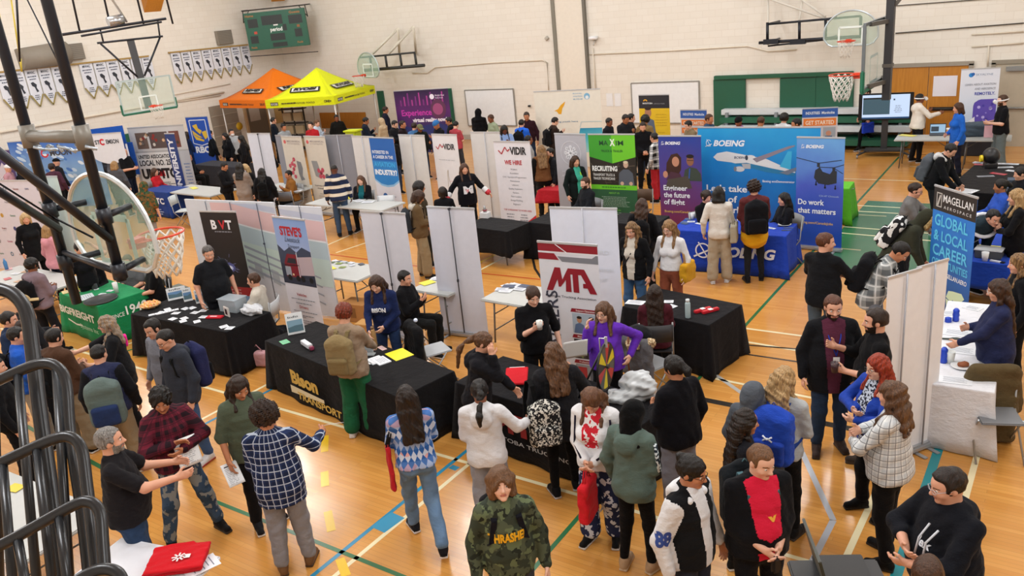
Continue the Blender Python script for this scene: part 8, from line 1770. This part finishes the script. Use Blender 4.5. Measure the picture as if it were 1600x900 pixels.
P_('person in black with a red shoe cut off by the left edge',-10,560,1.70,80,hair=('short','k'),top=('jacket','#1c1c20'),legs='#1f1f24',shoes=('#c8202c','#e0e0e0'));P_('person in a dark jacket and grey trousers deeper in the left group',12,488,1.70,70,hair=('short','k'),top=('puffer','#23304a'),legs='#6f7278')
r=P_('young man in a grey sweatshirt beside the one with glasses',232,502,1.72,-55,head=(0,18),hair=('short','k'),top=('long','#7a7e8a'),hem=-.14,legs='#6c707c',sk='l')
r=P_('young man with glasses in a dark hooded jacket and blue jeans',250,520,1.76,-62,arms=('relax','relax'),head=(0,26),hair=('crop','k'),top=('hoodie','#31353f'),hem=-.16,legs=cloth('#3a5278'),shoes=('#c9c9cc','#a83a34'),ex=('glasses',),sk='l');backpack(r,'navy and black backpack on the young man with glasses','#262a50','#1a1b20',sz=1.15)
# --- left side
r=P_('woman with short blonde hair in a black dress and jacket before the logo wall',38,334,1.70,20,arms=('relax','relax'),head=(-15,18),hair=('bob','w'),top=('blazer','#1b1b1f'),inner=('#1e2022',.06),hem=-.3,legs='#1c1c20',fem=1,b=1.06,sk='l')
P_('blonde person in a pink hooded sweatshirt behind the near poles',74,351,1.68,120,hair=('bob','y'),top=('hoodie','#c98a94'),hem=-.12,legs='#26263a',fem=1)
P_('person in black raising a white paper behind the green table',122,380,1.62,20,arms=('head','relax'),hair=('bun','k'),top=('tee','#1c1c20'),legs='#1c1c20',fem=1)
P_('older man with white hair and dark jacket before the blue sky backdrop',116,233,1.76,-20,hair=('crop','e'),top=('jacket','#2a3c4c'),legs='#23242a',sk='p')
P_('person in a dark cap behind the left pole',87,248,1.72,120,hair=('hidden','k'),top=('jacket','#2c2c32'),legs='#23242a',ex=('cap:#1b1b1e',));P_('person with curly dark hair and maroon jacket near the left pole',80,256,1.66,150,hair=('curly','b'),top=('hoodie','#4a2c3a'),legs='#23242a',fem=1)
P_('person with dark hair seen from behind in front of the blue sky backdrop',57,268,1.62,180,hair=('short','k'),top=('tee','#c9c3c8'),legs='#2a2a30');P_('person in a white cap and pink top at the left',11,258,1.66,60,hair=('hidden','k'),top=('tee','#b88a94'),legs='#2a2a30',ex=('cap:#d9d9dc',))
P_('blonde person in dark jacket right of the white cap',28,254,1.68,-60,hair=('bob','w'),top=('jacket','#22242a'),legs='#2a2a30',fem=1)
P_('person with curly blonde hair and grey top left of the bald man',156,239,1.66,-30,hair=('curly','w'),top=('sweater','#5a5c60'),legs='#2a2a30',fem=1);P_('person in a grey hoodie and dark hat beside the bald man',177,234,1.72,10,hair=('short','k'),top=('hoodie','#6c7078'),legs='#2a2a30',ex=('beanie:#1c1c20',))
r=P_('bald man in a black t-shirt holding red cloth before the photo backdrop',193,232,1.80,50,arms=('hold','hold'),hair=('none','m'),top=('polo','#1d1e22'),legs='#1d2338',b=1.16,sk='l');P_('blonde person in a grey coat with back turned below the bald man',178,252,1.64,150,hair=('bob','y'),top=('coat','#4a4c52'),legs='#2a2a30',fem=1)
sitter('person in a bright red top sitting in front of the photo backdrop',241,263,'chair of the person in the bright red top',face=60,h=1.62,hair=('bob','m'),top=('sweater','#b81c26'),arms=('desk','desk'),fem=1)
r=P_('person in an orange and green camouflage vest striding away at left',224,284,1.70,150,lean=14,stance='walk',hair=('hidden','k'),top=('loose',blotch('#5a4a26','#2f4a30','#7a4a22','#1f3a2a',sc=12)),sleeve='elbow',hem=-.22,legs='#8a8480',cut='reg',b=1.15,ex=('hoodup',))
sitter('man in black sitting right of the narrow navy banner',294,240,'folding chair of the man right of the navy banner',face=60,h=1.7,hair=('short','k'),top=('sweater','#1a1a1e'),arms=('desk','desk'),sk='m')
P_('woman in a long navy coat left of the lion banner',291,206,1.70,130,hair=('long','b'),hl=.1,top=('coat','#1f2c4c'),legs='#23242a',fem=1);P_('person in black with a white mask at the narrow navy banner',278,211,1.66,20,hair=('bob','k'),top=('jacket','#1b1b1e'),legs='#23242a',ex=('mask',))
P_('person in a black jacket in front of the lion banner',328,204,1.70,110,hair=('short','k'),top=('jacket','#1c2026'),legs='#2a2f3c',ex=('mask',));P_('person with long black hair right of the lion banner',350,208,1.66,-60,hair=('long','k'),hl=.2,top=('jacket','#1d1d21'),legs='#23242a',fem=1)
P_('person in a grey jacket with white mask among the left crowd',361,202,1.72,20,hair=('short','k'),top=('jacket','#a9adb2'),legs='#23242a',ex=('mask',));P_('person in a black puffer coat beside the left white banner back',375,212,1.70,-100,hair=('long','k'),hl=.2,top=('puffer','#1e1e22'),legs='#23242a',fem=1)
# --- far crowd
far=[('man in a dark suit under the orange tent',427,184,90,'short','k','jacket','#1d2634'),('person in pale grey under the edge of the yellow tent',443,194,30,'short','k','sweater','#8f9498'),('fair haired man in a pale blue shirt below the tent pole',496,188,60,'short','n','shirt','#b9c6d6'),
    ('person in bright red left of the fair haired man in pale blue',484,191,-30,'short','b','sweater','#a81c24'),('person in black in the middle of the yellow tent',525,180,0,'short','k','jacket','#1f1f1c'),('man in navy leaning at the yellow tent tables',573,184,90,'short','k','jacket','#1f2a3c'),
    ('person in a beige headscarf near the yellow tent leg',594,185,-120,'hidden','b','coat','#b09a7c'),('tall boy in dark clothes before the green mat by the yellow tent',603,167,100,'short','b','jacket','#23263a'),('person in dark grey right of the beige headscarf',618,189,60,'short','k','jacket','#25272c'),
    ('bearded man in black with a red backpack strap below the purple backdrop',629,189,70,'short','b','jacket','#2a1c20'),('person wearing an olive cap behind the second white banner back',656,195,20,'hidden','b','jacket','#2a2f2c'),('person in a blue beanie below the purple backdrop',679,190,-60,'hidden','k','jacket','#1c1e26'),
    ('person in light blue beside the purple backdrop',647,192,150,'short','b','jacket','#3f6a9a'),('tall man in black at the right of the purple backdrop',699,184,-90,'short','k','jacket','#1c1c20'),('young man in a muted red shirt above the narrow VIDIR banner',713,190,140,'short','k','tee','#a8404a'),
    ('tall person in a black hood before the left marker board',747,170,160,'hidden','k','hoodie','#17171a'),('man in a pale green shirt above the white banner back',765,180,-60,'short','m','tee','#8f9a80'),('dark skinned woman in light blue between the VIDIR banners',788,197,10,'long','k','tee','#7f9acb'),
    ('person in a bright blue jacket with black backpack',815,187,150,'short','k','jacket','#1f5fd0'),('man in a maroon sweater left of the bird backdrop',822,176,-10,'short','b','sweater','#3c1f28'),('person with a black backpack and brown jacket facing the blue sweater man',869,184,110,'short','k','jacket','#3a2c26'),
    ('man in a royal blue sweater in front of the bird backdrop',872,170,-20,'crop','g','sweater','#1c3a9c'),('person with short dark hair right of the fish bowl',953,185,60,'short','k','jacket','#26282e'),('young man in dark grey looking down beside the marker board',979,180,40,'short','k','jacket','#2a2b30'),
    ('person close behind the young man in dark grey',987,178,100,'short','k','jacket','#202126'),('person in a tan jacket in front of the yellow banner',1009,181,150,'afro','k','jacket','#7a6440'),('person in a brown jacket left of the orange and blue sign',1073,190,-60,'short','k','jacket','#7a6a50'),
    ('person in blue bending before the first green mat',1109,179,60,'short','m','jacket','#2c4460'),('person in a purple top and black beanie above the blue backdrop',1153,184,-30,'hidden','k','jacket','#7a2a8a'),('brown haired person above the middle of the blue backdrop',1190,183,160,'short','m','jacket','#8a6a40'),
    ('dark curly haired person above the right part of the blue backdrop',1226,178,150,'afro','k','tee','#d0d2d6'),('person in a dark jacket right of the dark curly hair',1242,186,-80,'short','k','jacket','#1f2026'),('person in black between the green tablecloth and the right wall banners, seen low',697,214,-120,'short','k','jacket','#2a4a7a'),
    ('person in a dark coat behind the grey display panel',415,226,150,'short','k','jacket','#1c1f26'),('person in a dark coat between two white banner backs at centre',612,214,30,'short','k','jacket','#1b1c20')]
for i,(l,u,v,f,hr,hc,kd,cl)in enumerate(far):
    ex={10:('cap:#6a6a4a',),11:('beanie:#2f6aa8',),28:('beanie:#1a1a1c',),15:('hoodup',),6:('hijab:#b8a284',)}.get(i,())
    r=P_(l,u,v,[1.70,1.74,1.66,1.78][i%4],f,arms=[('hold','hold'),('relax','relax'),('phone','hold')][i%3],head=(0,10+8*(i%3)),sk='lmpmdt'[i%6]if i not in(17,2,3)else('k' if i==17 else 'p'),hair=(hr,hc),hl=.15,top=(kd,cl),legs=['#24262c','#2c3a52','#3a3a3e'][i%3],ex=ex)
    if i in(18,20):backpack(r,'black backpack on the '+('far bright blue jacket left of the bird backdrop' if i==18 else 'brown jacket facing the blue sweater'),'#1a1b1f')
